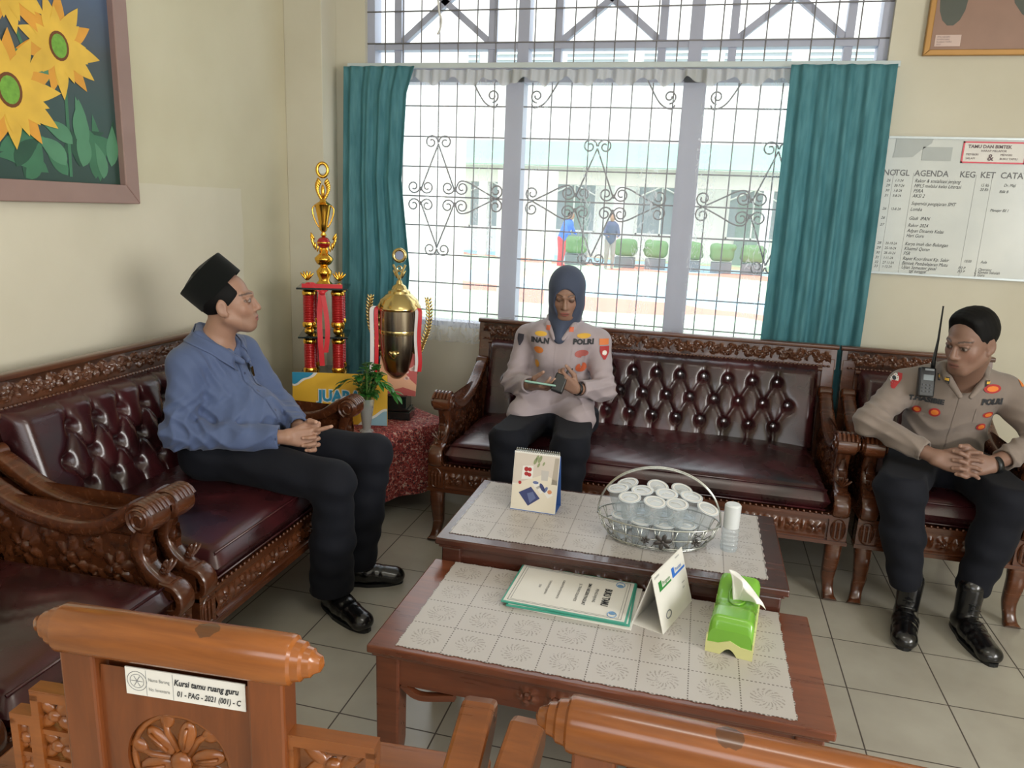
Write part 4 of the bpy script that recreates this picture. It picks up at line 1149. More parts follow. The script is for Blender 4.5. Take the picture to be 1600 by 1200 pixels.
for (cx_, sc_) in ((-.035, .5), (.02, 1.0), (.125, .5)):
    m = MB(); yy = -B0*1.14*math.sqrt(max(.0, 1-(cx_/(A0*1.14))**2))-.006
    for k in range(6):
        a = k*PI/3+.3; m.ell((cx_+.017*sc_*math.cos(a), yy, .045+.015*sc_*math.sin(a)), (.014*sc_, .003, .0075*sc_), 8, 5, rot=Euler((0, -a, 0)).to_matrix())
    m.ell((cx_, yy-.002, .045), (.006*sc_, .004, .006*sc_), 8, 5)
    m.build('metal_flower', plain('dark_pewter', (80, 76, 74), .4, metal=.6), e, smooth=True)
# water cups
def water_cup():
    e = empty('water_cup', (0, 0, 0))
    m = MB(); m.lathe([(.024, 0), (.025, .003), (.0275, .03), (.0285, .033), (.0315, .066), (.0325, .072), (.0370, .0735), (.0370, .0755)], n=22, cap=False); m.lathe([(0, .001), (.024, .001)], n=22, cap=False)
    m.build('cup', M['clear'], e, smooth=True, angle=.7)
    m = MB(); m.lathe([(.0, .0755), (.028, .0755), (.0295, .0770), (.0370, .0770), (.0374, .0750)], n=22, cap=False); 
    m.build('lid', M['cup_lid'], e, smooth=True, angle=.7)
    m = MB(); m.lathe([(.0275, .0772), (.030, .0778), (.0325, .0772)], n=22, cap=False); m.tube([(-.018, -.005, .0768), (0, .005, .0772), (.018, -.003, .0768)], .0012, 4)
    m.build('rim_highlight_and_print', M['white'], e, smooth=True)  # white ring paints the lid rim's highlight, the thin tube a printed line
    return e
cup0 = water_cup(); first = True
rnd = random.Random(11)
CUPS = [  # x, y, z, tilt x, tilt y, label
 (-.118, -.018, .006, 0, 0, 'clear water cup low at the left end of the wire basket'), (-.052, -.050, .006, 0, 0, 'clear water cup low at the front of the basket, left of its middle'), (.022, -.052, .006, 0, 0, 'clear water cup low at the front of the basket, behind the large metal flower'),
 (.090, -.035, .006, 0, 0, 'clear water cup low at the front of the basket, right of its middle'), (-.060, .034, .006, 0, 0, 'clear water cup low at the back of the basket, left of its middle'), (.014, .036, .006, 0, 0, 'clear water cup low at the back middle of the basket'), (.086, .040, .006, 0, 0, 'clear water cup low at the back right of the basket'),
 (-.130, .026, .086, .08, -.15, 'clear water cup at the upper left back corner of the heap, leaning outwards'), (-.093, -.043, .086, .15, -.05, 'clear water cup in the upper layer, front left of the heap'), (-.018, -.056, .086, .18, .02, 'clear water cup in the upper layer, front middle of the heap, lid facing the camera'), (.058, -.050, .086, .15, .06, 'clear water cup in the upper layer, front right of the heap'),
 (.136, -.015, .074, .10, .30, 'clear water cup slipping outwards at the right end of the basket'), (-.056, .020, .092, .12, 0, 'clear water cup in the upper layer, second row left'), (.018, .018, .092, .14, 0, 'clear water cup in the upper layer, second row middle'), (.094, .026, .090, .14, .08, 'clear water cup in the upper layer, second row right'),
 (-.098, .094, .090, .26, -.12, 'clear water cup at the back left of the heap, tipped forward'), (-.022, .096, .094, .30, 0, 'clear water cup at the back middle of the heap, tipped forward'), (.054, .098, .090, .26, .10, 'clear water cup at the back right of the heap, tipped forward')]
for cx_, cy_, z, ax_, ay_, lb_ in CUPS:
    o = cup0 if first else copy_tree(cup0); first = False
    o.location = (bx+cx_, by+cy_*.92, ZH+z); o.rotation_euler = (ax_, ay_, rnd.uniform(-.5, .5)); tag(o, lb_, 'water cup', 'water cups heaped in the wire basket')
# frosted cylinder
e = empty('straw_holder', (1.468, -.755, ZH), 0, 'tall frosted white cylinder with ribbed clear lower half, beside the wire basket', 'container')
m = MB(); m.lathe([(0, .08), (.0255, .08), (.0265, .155), (.022, .160), (0, .160)], n=26, cap=False); m.build('frosted_cap', M['frost'], e, smooth=True, angle=.7)
m = MB(); pr = [(0, .0), (.026, .0)]
for k in range(5): pr += [(.0265, .006+k*.015), (.0285, .010+k*.015), (.0265, .014+k*.015)]
m.lathe(pr+[(.0255, .08)], n=26, cap=False); m.build('ribbed_body', M['clear'], e, smooth=True, angle=.7)

# ================================================================== PEOPLE
SK = {'tan': (.34, .19, .13), 'tan2': (.29, .165, .115), 'brown': (.215, .120, .085)}
def frame(fwd, up=(0, 0, 1), roll=0):
    """columns: x = right-hand side of a viewer facing the face reversed -> face's left, y = forward, z = up"""
    f = nrm(fwd); u = np.asarray(up, float); r = nrm(np.cross(f, u)); u = np.cross(r, f)
    if roll: r, u = r*math.cos(roll)+u*math.sin(roll), -r*math.sin(roll)+u*math.cos(roll)
    return np.stack([r, f, u], 1)
def head(v, c, A, s=1.0, ears=True, narrow=1.0):
    c = np.asarray(c, float)
    T = lambda x, y, z: c+A @ (np.array([x*narrow, y, z])*s)
    E = lambda p, r, k, mode='add', R=None: v.ell(T(*p), np.array(r)*s, k*s, rot=A if R is None else A @ R, mode=mode)
    C = lambda a, b, ra, rb, k, mode='add': v.cone(T(*a), T(*b), ra*s, rb*s, k*s, mode=mode)
    E((0, -.018, .030), (.075, .093, .084), .01)
    E((0, .022, -.030), (.060, .064, .082), .02)
    E((0, .060, -.093), (.025, .024, .020), .03); E((0, .058, -.052), (.036, .032, .032), .02)
    for g in (-1, 1):
        C((g*.052, -.002, -.055), (g*.020, .060, -.094), .020, .017, .025)
        E((g*.039, .052, -.026), (.018, .017, .020), .022)
        C((g*.012, .084, .020), (g*.040, .068, .022), .009, .009, .014)
    C((0, .083, .012), (0, .102, -.032), .0070, .0112, .010)
    for g in (-1, 1): E((g*.0115, .091, -.037), (.0080, .010, .0070), .006)
    for g in (-1, 1): E((g*.031, .093, .001), (.017, .014, .010), .010, 'sub')
    for g in (-1, 1): E((g*.031, .0735, .000), (.0140, .0125, .0115), .004); C((g*.018, .082, .0085), (g*.044, .076, .0075), .0035, .0035, .005)
    E((0, .076, -.068), (.026, .014, .016), .014)
    E((0, .0860, -.0625), (.022, .009, .0048), .006); E((0, .0850, -.0735), (.019, .009, .0056), .006)
    C((-.019, .0955, -.0675), (.019, .0955, -.0675), .0016, .0016, .003, 'sub')
    if ears:
        for g in (-1, 1):
            R = np.array(Euler((0, 0, g*.35)).to_matrix())
            E((g*.077, -.012, -.012), (.007, .019, .031), .006, 'add', R)
            E((g*.084, -.008, -.008), (.005, .010, .018), .004, 'sub', R)
            E((g*.073, -.002, -.036), (.007, .009, .010), .006)
def face_col(V, c, A, s, base, brow=True, down=False, lip=(.30, .10, .085), stubble=0.0, narrow=1.0):
    base = np.array(base); n = len(V); col = np.tile(base, (n, 1))
    L = ((V-np.asarray(c)) @ A)/s; x, y, z = L[:, 0]/narrow, L[:, 1], L[:, 2]
    m_ = (np.abs(x) < .1) & (y > -.1) & (np.abs(z) < .16)
    ch = np.exp(-(((np.abs(x)-.045)/.02)**2+((z+.03)/.022)**2))*(y > .02)*m_
    col += ch[:, None]*np.array([.018, -.003, -.003])
    f = (y > .045) & m_
    if brow:
        zb = .0235+.004*np.cos((np.abs(x)-.034)/.02*1.4); b = f & (np.abs(x) > .012) & (np.abs(x) < .052) & (np.abs(z-zb) < .0030)
        col[b] = base*.32
    eye = f & (((np.abs(x)-.031)/.0135)**2+((z-.0)/.0052)**2 < 1)
    lidline = f & (((np.abs(x)-.031)/.016)**2+((z-.001)/.0095)**2 < 1) & ~eye
    col[lidline] = base*.45
    col[eye] = base*.42 if down else (.26, .22, .20)
    iris = (not down) & f & (((np.abs(x)-.031)/.0062)**2+((z-.0)/.0066)**2 < 1); col[iris] = (.03, .018, .012)
    lp = f & ((x/.0235)**2+((z+.068)/.0105)**2 < 1); col[lp] = lip
    ml = f & (np.abs(x) < .022) & (np.abs(z+.0675) < .0016); col[ml] = base*.35
    if stubble:
        st = f & (z < -.045) & ~lp; col[st] = col[st]*(1-stubble)
        mu = f & (np.abs(x) < .026) & (z > -.058) & (z < -.046); col[mu] = base*(1-2.2*stubble)
    return col
def hand(v, wr, d, n, right, curl=(.5, .5, .4), thumb=(.5, .2), s=1.0, spread=.0, curls=None, off=(0, 0, 0), fingers=True):
    d = nrm(d); n = np.asarray(n, float); n = nrm(n-d*(n@d)); y = np.cross(n, d)*(1 if right else -1)
    B = np.stack([d, y, n], 1); o = np.asarray(wr, float)
    T = lambda p: o+B @ (np.array(p)*s)
    out = []
    ys = (.027, .009, -.009, -.026); Ls = (.072, .080, .074, .059)
    for i, yy in enumerate(ys):
        v.cone(T((.0, yy*.55, 0)), T((.082-.004*abs(i-1), yy, .002)), .0165*s, .0125*s, .010*s)
    v.ell(T((.045, 0, -.004)), np.array((.046, .036, .014))*s, .008*s, rot=B)
    for i, yy in enumerate(ys if fingers else ()):
        c_ = curls[i] if curls else curl
        p = np.array([.084-.004*abs(i-1), yy, .002]); a = 0; sp = spread*(1.5-i)
        P = [T(p)]
        for L_, cc in zip((.45, .31, .24), c_):
            a += cc; p = p+np.array([math.cos(a)*math.cos(sp), math.cos(a)*math.sin(sp), -math.sin(a)])*Ls[i]*L_; P.append(T(p))
        R = np.array([.0098, .0088, .0080, .0068])*s
        for k in range(3): v.cone(P[k], P[k+1], R[k], R[k+1], .0022*s)
        out.append(P[-1])
    if not fingers: return [T((.084-.004*abs(i-1), yy*1.12, .002)) for i, yy in enumerate(ys)], B
    ta, tb = thumb
    P = [(.012, .020, -.006), (.044, .046, -.010-.02*tb), (.074, .046+.018*ta, -.014-.035*tb), (.098, .046+.030*ta, -.016-.05*tb)]
    P = [T(p) for p in P]; R = np.array([.016, .0125, .0105, .0080])*s
    for k in range(3): v.cone(P[k], P[k+1], R[k], R[k+1], .004*s)
    out.append(P[-1])
    return out
def clasp(v, C, dR, dL, nR, nL, s=1.0, off=.0065, ext_index=None, top='L'):
    """two hands with interlaced fingers; C = where the knuckle rows meet. returns the finger tips"""
    C = np.asarray(C, float); dR, dL = nrm(dR), nrm(dL); tips = []
    KR, BR = hand(v, C-dR*.098*s, dR, nR, True, s=s, fingers=False); KL, BL = hand(v, C-dL*.098*s, dL, nL, False, s=s, fingers=False)
    up_ = nrm(BR[:, 1]+BL[:, 1]); nR, nL = BR[:, 2], BL[:, 2]; zs = (.041, .014, -.013, -.039)
    for K, dA, dB, nB, o_, who in ((KR, dR, dL, nL, off, 'R'), (KL, dL, dR, nR, -off, 'L')):
        for i in range(4):
            if who == 'L' and i == 0 and ext_index is not None:
                e = nrm(ext_index); P = [K[i], K[i]+dA*.018*s+e*.018*s, K[i]+dA*.018*s+e*.045*s, K[i]+dA*.018*s+e*.068*s]
            else:
                X = C+up_*(zs[i]*.94+o_)*s+nB*.004*s
                q = (1.0, 1.08, 1.0, .82)[i]
                sl = (-.10, -.22, -.34, -.42)[i] if who == 'R' else (.05, -.10, -.20, -.05)[i]; q *= (1.05, .95, 1.04, .92)[i] if who == 'L' else 1
                P = [K[i], X+nB*.012*s, X+nB*.0225*s-dB*.021*s*q+up_*(sl*.021*s), X+nB*.0175*s-dB*.041*s*q+up_*(sl*.046*s)]
            R = np.array([.0098, .0090, .0082, .0070])*s
            for k in range(3): v.cone(P[k], P[k+1], R[k], R[k+1], .0016*s)
            tips.append(P[-1])
    for B, d, dB, hi, who in ((BR, dR, dL, .0, 'R'), (BL, dL, dR, .012, 'L')):
        o = C-d*.098*s; y = B[:, 1]; n = B[:, 2]; h_ = hi if who == top else 0
        P = [o+d*.012*s+y*.016*s-n*.004*s, o+d*.046*s+y*.040*s-n*.006*s, o+d*.078*s+y*(.056+h_)*s-n*.002*s, o+d*.108*s+y*(.058+h_)*s+n*(.006 if who == top else -.004)*s]
        R = np.array([.016, .0128, .0108, .0084])*s
        for k in range(3): v.cone(P[k], P[k+1], R[k], R[k+1], .004*s)
        tips.append(P[-1])
    return tips
def nails(V, col, tips, base):
    for t in tips:
        d = np.linalg.norm(V-t, axis=1); col[d < .0085] = np.minimum(1, np.array(base)*1.35+.03)
    return col
def put(name, VF, mat, parent, base, col=None, smooth=1):
    V, F = VF
    if smooth: V, F = smoothVF(V, F, smooth, .5)
    return vmesh(name, (V-np.asarray(base), F), mat, parent, col)
from mathutils.bvhtree import BVHTree
def bvh_of(VF): return BVHTree.FromPolygons([tuple(p) for p in VF[0]], [tuple(int(i) for i in f) for f in VF[1]])
def decal(name, shirtVF, bv, mb, parent, base, cast, mat, lift=.0022, mats=None):
    """drape a flat mesh (world positions) on the cloth along 'cast'"""
    cast = Vector(cast).normalized(); V = []
    bad = set(); old = [Vector(p) for p in mb.V]
    for i, p in enumerate(mb.V):
        h = bv.ray_cast(p-cast*.25, cast, .6)
        if h[0] is None or h[1].dot(cast) > -.05: bad.add(i)
        V.append((h[0]-cast*lift) if h[0] is not None else p)
    keep = [k for k, f in enumerate(mb.F) if not any(i in bad for i in f) and max((V[f[a]]-V[f[a-1]]).length-2.2*(old[f[a]]-old[f[a-1]]).length for a in range(len(f))) < .008]
    mb.F = [mb.F[k] for k in keep]; mb.fm = [mb.fm[k] for k in keep]
    mb.V = [v-Vector(base) for v in V]
    return mb.build(name, mats or mat, parent)
def disc(mb, c, U, Vv, ru, rv, n=16, mi=0, star=0, rings=4):
    mb.mi = mi; c, U, Vv = Vector(c), Vector(U), Vector(Vv)
    pts = [c]
    for j in range(1, rings+1):
        for k in range(n):
            a = 2*PI*k/n; s_ = 1-star*(.5-.5*math.cos(a*star*0+a*8)) if star else 1
            pts.append(c+U*(ru*j/rings*math.cos(a)*s_)+Vv*(rv*j/rings*math.sin(a)*s_))
    F = [[0, 1+k, 1+(k+1) % n] for k in range(n)]
    for j in range(rings-1):
        for k in range(n): F.append([1+j*n+k, 1+(j+1)*n+k, 1+(j+1)*n+(k+1) % n, 1+j*n+(k+1) % n])
    mb._add(pts, F)
def gridrect(mb, c, U, Vv, w_, h_, nu=6, nv=4, mi=0):
    mb.mi = mi; c, U, Vv = Vector(c), Vector(U), Vector(Vv)
    mb.grid(lambda a, b: c+U*((a-.5)*w_)+Vv*((b-.5)*h_), nu, nv)
def collar(name, bv, parent, base, c, rx, ry, fwd, z0, z1, wid, pt, mat, open_=.86):
    """folded shirt collar: a band round the neck turned down onto the shirt, two points in front"""
    c = np.array(c, float); f = nrm((fwd[0], fwd[1], 0)); r = np.array([f[1], -f[0], 0])
    for g in (-1, 1):
        m = MB(); NT_, NV_ = 22, 6
        def fn(t, v):
            a = PI*(1-open_*t); d = f*math.cos(a)*ry+r*g*math.sin(a)*rx; zt = z0+(z1-z0)*t**1.6
            pin = c+d; pin[2] = zt; dn = nrm(d)
            w_ = wid+(pt-wid)*max(0, (t-.72)/.28)**1.5
            out = dn*(.35*w_+.010)+f*(.25*w_*t); pout = pin+out; pout[2] = zt-w_*.85
            q = pin+(pout-pin)*v; q[2] += .010*math.sin(PI*min(1, v*1.4))*(1-v)
            q = Vector(q); nd = Vector(dn*.8+np.array([0, 0, .6])).normalized(); h = bv.ray_cast(q+nd*.12, -nd, .2)
            if h[0] is not None and (h[0]-q).dot(nd) > -.004: q = h[0]+nd*.004
            return q-Vector(base)
        m.grid(fn, NT_, NV_); o = m.build(name, mat, parent, smooth=True); s_ = o.modifiers.new('t', 'SOLIDIFY'); s_.thickness = .003; s_.offset = 0
def shoe(name, toe, heel, parent, base, ankle_h=.085, boot=False, laces=False):
    toe, heel = np.array(toe, float), np.array(heel, float); d = nrm(toe-heel); L = np.linalg.norm(toe-heel); sd = np.array([-d[1], d[0], 0])
    lo = np.minimum(toe, heel)-.09; hi = np.maximum(toe, heel)+.09; lo[2] = -.01; hi[2] = .27 if boot else .15
    v = Vol(lo, hi, .004)
    P = lambda t, s_, z: heel+d*t*L+sd*s_+np.array([0, 0, z])
    v.cone(P(.16, 0, .045), P(.42, 0, .048), .041, .040, .02); v.cone(P(.42, 0, .045), P(.84, 0, .032), .044, .036, .02, side=sd, sc=1.12)
    v.ell(P(.84, 0, .030), (.042, .042, .026), .02)
    v.cone(P(.22, 0, .06), P(.24, 0, .20 if boot else ankle_h), .042, .048 if boot else .040, .02)
    if not boot: v.ell(P(.24, 0, .125), (.034, .034, .04), .006, mode='sub')
    v.plane((0, 0, .004), (0, 0, -1), .002)
    def wr(X, Y, Z): return .0012*np.sin(((X-heel[0])*d[0]+(Y-heel[1])*d[1])*190)*np.exp(-((((X-heel[0])*d[0]+(Y-heel[1])*d[1])/L-.6)/.1)**2)
    v.warp(wr)
    o = put(name, v.mesh(), M['shoe'], parent, base)
    m = MB(); N = 26
    out = []
    for k in range(N):
        a = 2*PI*k/N; t = .48+.50*math.cos(a); w_ = (.040 if t < .35 else .047)*abs(math.sin(a))**.7*math.copysign(1, math.sin(a))*(1 if t < .8 else .92)
        q = P(t, w_, 0)-np.asarray(base); out.append((q[0], q[1]))
    m.prism(out, (0, 0, -base[2]+.0), (1, 0, 0), (0, 1, 0), (0, 0, 1), .014); m.build('sole', M['black_plastic'], o)
    m = MB()
    if boot or laces:
        for k in range(7 if boot else 3):
            t = .50-.045*k if boot else .46-.05*k; z = .092+.018*k if boot else .088+.004*k
            a = P(t, -.020, z)-np.asarray(base); b = P(t, .020, z)-np.asarray(base); c_ = P(t+.02, 0, z+.006)-np.asarray(base)
            m.tube([a, c_, b], .0024, 5)
        m.build('laces', M['black_plastic'], o, smooth=True)
    return o
def trousers(parent, base, pelvis, legs, h=.008, hem=.10, mat=None, waist=.80, wr=.05, r=(.088, .082, .070, .062), flare=1.0):
    allp = np.array([pelvis]+[p for L in legs for p in L]); lo = allp.min(0)-.14; hi = allp.max(0)+.14; lo[2] = max(lo[2], .02)
    v = Vol(lo, hi, h); pelvis = np.array(pelvis, float)
    hips = [np.array(L[0], float) for L in legs]
    v.cone(hips[0], hips[1], .115, .115, .05); v.cone((hips[0]+hips[1])/2, pelvis+np.array([0, 0, .13]), .145, .135, .06, side=hips[0]-hips[1], sc=1.15)
    for L in legs:
        hip, kn, an = [np.array(p, float) for p in L]
        v.cone(hip, kn, r[0]+.010, r[1], .035); v.cone(kn, kn+(an-kn)*.5, r[1]-.002, r[2], .03); v.cone(kn+(an-kn)*.5, an, r[2], r[3]*flare, .03)
    def wrk(X, Y, Z): return .003*np.sin(38*Z+22*X+14*Y)*np.sin(17*X-23*Y+9*Z)+.0022*np.sin(75*Z+9*X)
    v.warp(wrk)
    if waist: v.plane((0, 0, waist), (0, 0, 1), .004)
    v.plane((0, 0, hem), (0, 0, -1), .004)
    return put('trousers', v.mesh(), mat or M['trouser'], parent, base)

# ---------------------------------------------------------------- the man in blue on the left sofa
B1 = (-.45, -.64, 0)
p1 = empty('person', B1, 0, 'man in a slate blue shirt and black cap sitting on the left sofa', 'person')
A1 = frame((.91, .41, .13), roll=-.02); HC1 = np.array([-.452, -.645, 1.178]); hs1 = 1.04
v = Vol((-.80, -1.0, .52), (.02, -.34, 1.36), .0030)
head(v, HC1, A1, hs1)
nk = HC1+A1 @ np.array([0, -.03, -.07]); v.cone(nk, (-.515, -.655, 1.00), .056, .062, .02)
v.cone((-.52, -.66, 1.00), (-.53, -.76, .955), .045, .040, .05); v.cone((-.52, -.66, 1.00), (-.52, -.52, .955), .045, .04, .05)
v.cone((-.53, -.66, .92), (-.50, -.65, .66), .105, .125, .05, side=(0, 1, 0), sc=1.2)
RS, RE, RW = (-.530, -.790, .945), (-.522, -.878, .698), (-.160, -.742, .698)
LS, LE, LW = (-.51, -.500, .945), (-.36, -.44, .72), (-.160, -.640, .700)
for a, b, c in ((RS, RE, RW), (LS, LE, LW)): v.chain([a, b, c], [.038, .034, .027], .02)
tips = clasp(v, (-.072, -.692, .688), (.88, .46, -.10), (.88, -.46, -.10), (.45, -.86, .14), (.45, .86, .14), s=1.0, ext_index=(.9, .25, .30))
V, F = smoothVF(*v.mesh(), 1, .5)
col = nails(V, face_col(V, HC1, A1, hs1, SK['tan'], stubble=.10), tips, SK['tan'])
vmesh('body', (V-np.array(B1), F), M['skin'], p1, col)
# hair under the cap
v = Vol(HC1-.16, HC1+.16, .0035); T1 = lambda x, y, z: HC1+A1 @ (np.array([x, y, z])*hs1)
v.ell(T1(0, -.020, .028), np.array((.0770, .094, .086))*hs1, .005, rot=A1)
v.plane(T1(0, .052, .03), A1 @ np.array([0, 1, .05])); v.plane(T1(0, .005, -.045), A1 @ np.array([0, .45, -1.0]))
for g in (-1, 1): v.ell(T1(g*.082, -.012, -.02), np.array((.02, .017, .028))*hs1, .003, rot=A1, mode='sub')
v.plane(T1(0, .0, .075), A1 @ np.array([0, -.65, 1])); put('hair', v.mesh(), M['hair'], p1, B1)
# songkok cap: oval wall, peaked creased crown
th = math.radians(41); fw, up_ = A1[:, 1], A1[:, 2]; cf = fw*math.cos(th)+up_*math.sin(th); cu = -fw*math.sin(th)+up_*math.cos(th); cr = A1[:, 0]
cc = T1(0, -.018, .042); m = MB(); N = 48; rings = []
def capring(h, sc, z): return [Vector(cc+cr*(math.cos(2*PI*k/N)*.081*sc)+cf*(math.sin(2*PI*k/N)*.108*sc)+cu*z(math.cos(2*PI*k/N), math.sin(2*PI*k/N))) for k in range(N)]
H_ = .098
R_ = [capring(0, .97, lambda a, b: .004), capring(0, 1.0, lambda a, b: 0), capring(0, 1.0, lambda a, b: H_*.5), capring(0, .99, lambda a, b: H_), capring(0, .965, lambda a, b: H_+.003), capring(0, .6, lambda a, b: H_+.016*(1-abs(a))-.004), capring(0, .25, lambda a, b: H_+.018), capring(0, .02, lambda a, b: H_+.012)]
Vc_ = [p-Vector(B1) for r_ in R_ for p in r_]; Fc = [[j*N+k, j*N+(k+1) % N, (j+1)*N+(k+1) % N, (j+1)*N+k] for j in range(len(R_)-1) for k in range(N)]
m._add(Vc_, Fc); m.build('cap', M['velvet'], p1, smooth=True, angle=.9)
# shirt
v = Vol((-.86, -1.02, .54), (-.08, -.34, 1.10), .0052)
v.cone((-.525, -.66, .93), (-.470, -.65, .68), .116, .150, .06, side=(0, 1, 0), sc=1.15)
v.cone((-.53, -.665, 1.005), (-.545, -.80, .955), .055, .062, .06); v.cone((-.53, -.65, 1.005), (-.51, -.50, .955), .055, .060, .06)
v.ell((-.370, -.65, .72), (.12, .145, .12), .06)
RSs = [(-.530, -.800, .950), (-.530, -.875, .705), (-.30, -.80, .694), (-.145, -.736, .697)]
v.chain(RSs, [.066, .056, .046, .041], .03)
LSs = [(-.505, -.485, .950), (-.37, -.445, .725), (-.27, -.53, .715), (-.150, -.650, .699)]
v.chain(LSs, [.066, .055, .046, .040], .03)
# collar
A_ = np.array((-.490, -.655, 1.035))
for g in (-1, 1):
    v.chain([(-.575, -.655, 1.075), (-.535, -.655+g*.068, 1.055), (-.455, -.655+g*.062, 1.000), (-.385, -.655+g*.018, .955)], [.016, .018, .020, .012], .008)
v.cone((-.47, -.652, 1.10), (-.500, -.655, .99), .064, .058, .012, mode='sub'); v.cone((-.41, -.652, 1.05), (-.425, -.652, .975), .030, .006, .008, mode='sub')
def wr1(X, Y, Z):
    w_ = .013*(np.abs(np.sin(46*(Z+.35*X)+2.6*np.sin(16*Y+11*X)))-.6)*np.clip(1.0-np.abs(Z-.74)/.16, 0, 1)
    w_ = w_+.013*(np.abs(np.sin(62*(X*.8+Y*.5-Z*.6)+1.8*np.sin(34*Z)))-.6)*np.exp(-((X+.50)**2+(Y+.88)**2+(Z-.72)**2)/.016)
    w_ = w_+.011*(np.abs(np.sin(66*(Y+.5*Z)+24*X))-.6)*np.exp(-((X+.46)**2+(Y+.76)**2+(Z-.92)**2)/.010)
    return w_+.006*(np.abs(np.sin(34*X-26*Z+3*np.sin(17*Y)))-.6)*np.clip((1.0-Z)/.2, 0, 1)
v.warp(wr1)
v.cuff((-.30, -.80, .694), (-.145, -.736, .697), .045, .060, .033); v.cuff((-.27, -.53, .715), (-.150, -.650, .699), .040, .050, .032)
sv = smoothVF(*v.mesh(), 1, .5); sh1 = vmesh('shirt', (sv[0]-np.array(B1), sv[1]), M['shirt_blue'], p1); bv = bvh_of(sv)
collar('collar', bv, sh1, B1, (-.508, -.655, 0), .074, .076, (1, .02), 1.078, .990, .050, .078, M['shirt_blue'])
m = MB()   # button placket
m.grid(lambda a, b: Vector((-.30, -.665+.030*a, .64+.31*b)), 3, 40); decal('placket', sv, bv, m, sh1, B1, (-1, 0, 0), M['shirt_blue'], .0025)
m = MB()
for z in (.70, .77, .84, .905): m.ell((-.2, -.650, z), (.001, .005, .005), 8, 4)
decal('shirt_button', sv, bv, m, sh1, B1, (-1, 0, 0), plain('navy_button', (44, 52, 84), .3), .0040)
m = MB(); gridrect(m, (-.3, -.555, .885), (0, 1, 0), (0, 0, 1), .085, .105, 8, 10); decal('breast_pocket', sv, bv, m, sh1, B1, (-1, 0, 0), M['shirt_blue'], .003)
m = MB(); q = bv.ray_cast(Vector((0, -.575, .90)), Vector((-1, 0, 0)), 1)[0] or Vector((-.36, -.575, .90))
m.lathe([(.004, -.045), (.0045, .02), (.0045, .035), (.003, .045)], q+Vector((.010, -.02, .015))-Vector(B1), 8); m.build('pen', M['black_plastic'], sh1, smooth=True)
m = MB(); m.box(q+Vector((.012, .0, -.005))-Vector(B1), (.004, .014, .042), Euler((.25, 0, 0)).to_matrix()); m.build('name_pin', M['gold_pale'], sh1)
trousers(p1, B1, (-.50, -.645, .62), [[(-.49, -.745, .595), (.055, -.785, .560), (.005, -.725, .06)], [(-.49, -.545, .595), (.070, -.475, .575), (-.005, -.505, .06)]], hem=.085, waist=.74, r=(.084, .076, .080, .088), flare=1.0)
shoe('shoe', (.218, -.838, 0), (-.045, -.690, 0), p1, B1, laces=True); shoe('shoe', (.190, -.425, 0), (-.055, -.525, 0), p1, B1, laces=True)

# ---------------------------------------------------------------- the woman on the long sofa
B2 = (.67, .35, 0)
p2 = empty('person', B2, 0, 'woman in a dark headscarf and uniform shirt sitting on the long sofa', 'person')
A2 = frame((.10, -.93, -.34)); HC2 = np.array([.693, .315, 1.195]); hs2 = .97
v = Vol((.36, -.01, .50), (1.0, .58, 1.34), .0033)
head(v, HC2, A2, hs2, ears=False, narrow=.95)
v.cone(HC2+A2 @ np.array([0, -.03, -.07]), (.675, .39, 1.03), .050, .055, .02)
v.cone((.67, .40, 1.01), (.53, .40, .965), .05, .045, .05); v.cone((.67, .40, 1.01), (.81, .40, .970), .05, .045, .05)
v.cone((.67, .40, .93), (.67, .39, .66), .095, .11, .05, side=(1, 0, 0), sc=1.25)
for a, b, c in (((.50, .40, .955), (.440, .330, .735), (.585, .150, .775)), ((.845, .40, .96), (.915, .315, .745), (.790, .140, .780))): v.chain([a, b, c], [.042, .036, .024], .02)
tips = hand(v, (.590, .143, .777), (.80, -.55, .12), (-.2, -.35, -.90), True, curls=[(.35, .5, .3), (.3, .45, .3), (.3, .45, .3), (.35, .45, .3)], thumb=(.1, .9), s=.93)
tips += hand(v, (.785, .132, .784), (-.62, -.45, .52), (.55, -.55, -.62), False, curls=[(.8, .9, .5), (.85, .9, .5), (.9, .95, .5), (.9, .95, .5)], thumb=(.1, .7), s=.93)
V, F = smoothVF(*v.mesh(), 1, .5)
col = nails(V, face_col(V, HC2, A2, hs2, SK['tan2'], down=True, narrow=.95), tips, SK['tan2'])
vmesh('body', (V-np.array(B2), F), M['skin'], p2, col)
# headscarf
T2_ = lambda x, y, z: HC2+A2 @ (np.array([x, y, z])*hs2)
v = Vol(HC2-np.array([.17, .17, .26]), HC2+np.array([.17, .22, .17]), .004)
v.ell(T2_(0, -.020, .028), np.array((.090, .108, .100))*hs2, .01, rot=A2); v.ell(T2_(0, .012, -.045), np.array((.074, .078, .085))*hs2, .04, rot=A2)
v.cone(T2_(0, -.02, -.07), (.675, .375, 1.02), .074, .072, .04, side=(1, 0, 0), sc=1.08); v.cone((.675, .33, 1.06), (.675, .275, .985), .040, .028, .04)
v.ell(T2_(0, .105, -.020), np.array((.056, .075, .082))*hs2, .008, rot=A2, mode='sub')
v.warp(lambda X, Y, Z: .002*np.sin(70*Z+30*X+20*np.sin(12*X))*np.clip((1.16-Z)/.05, 0, 1)); v.plane((0, 0, .955), (0, 0, -1))
put('headscarf', v.mesh(), M['hijab'], p2, B2)
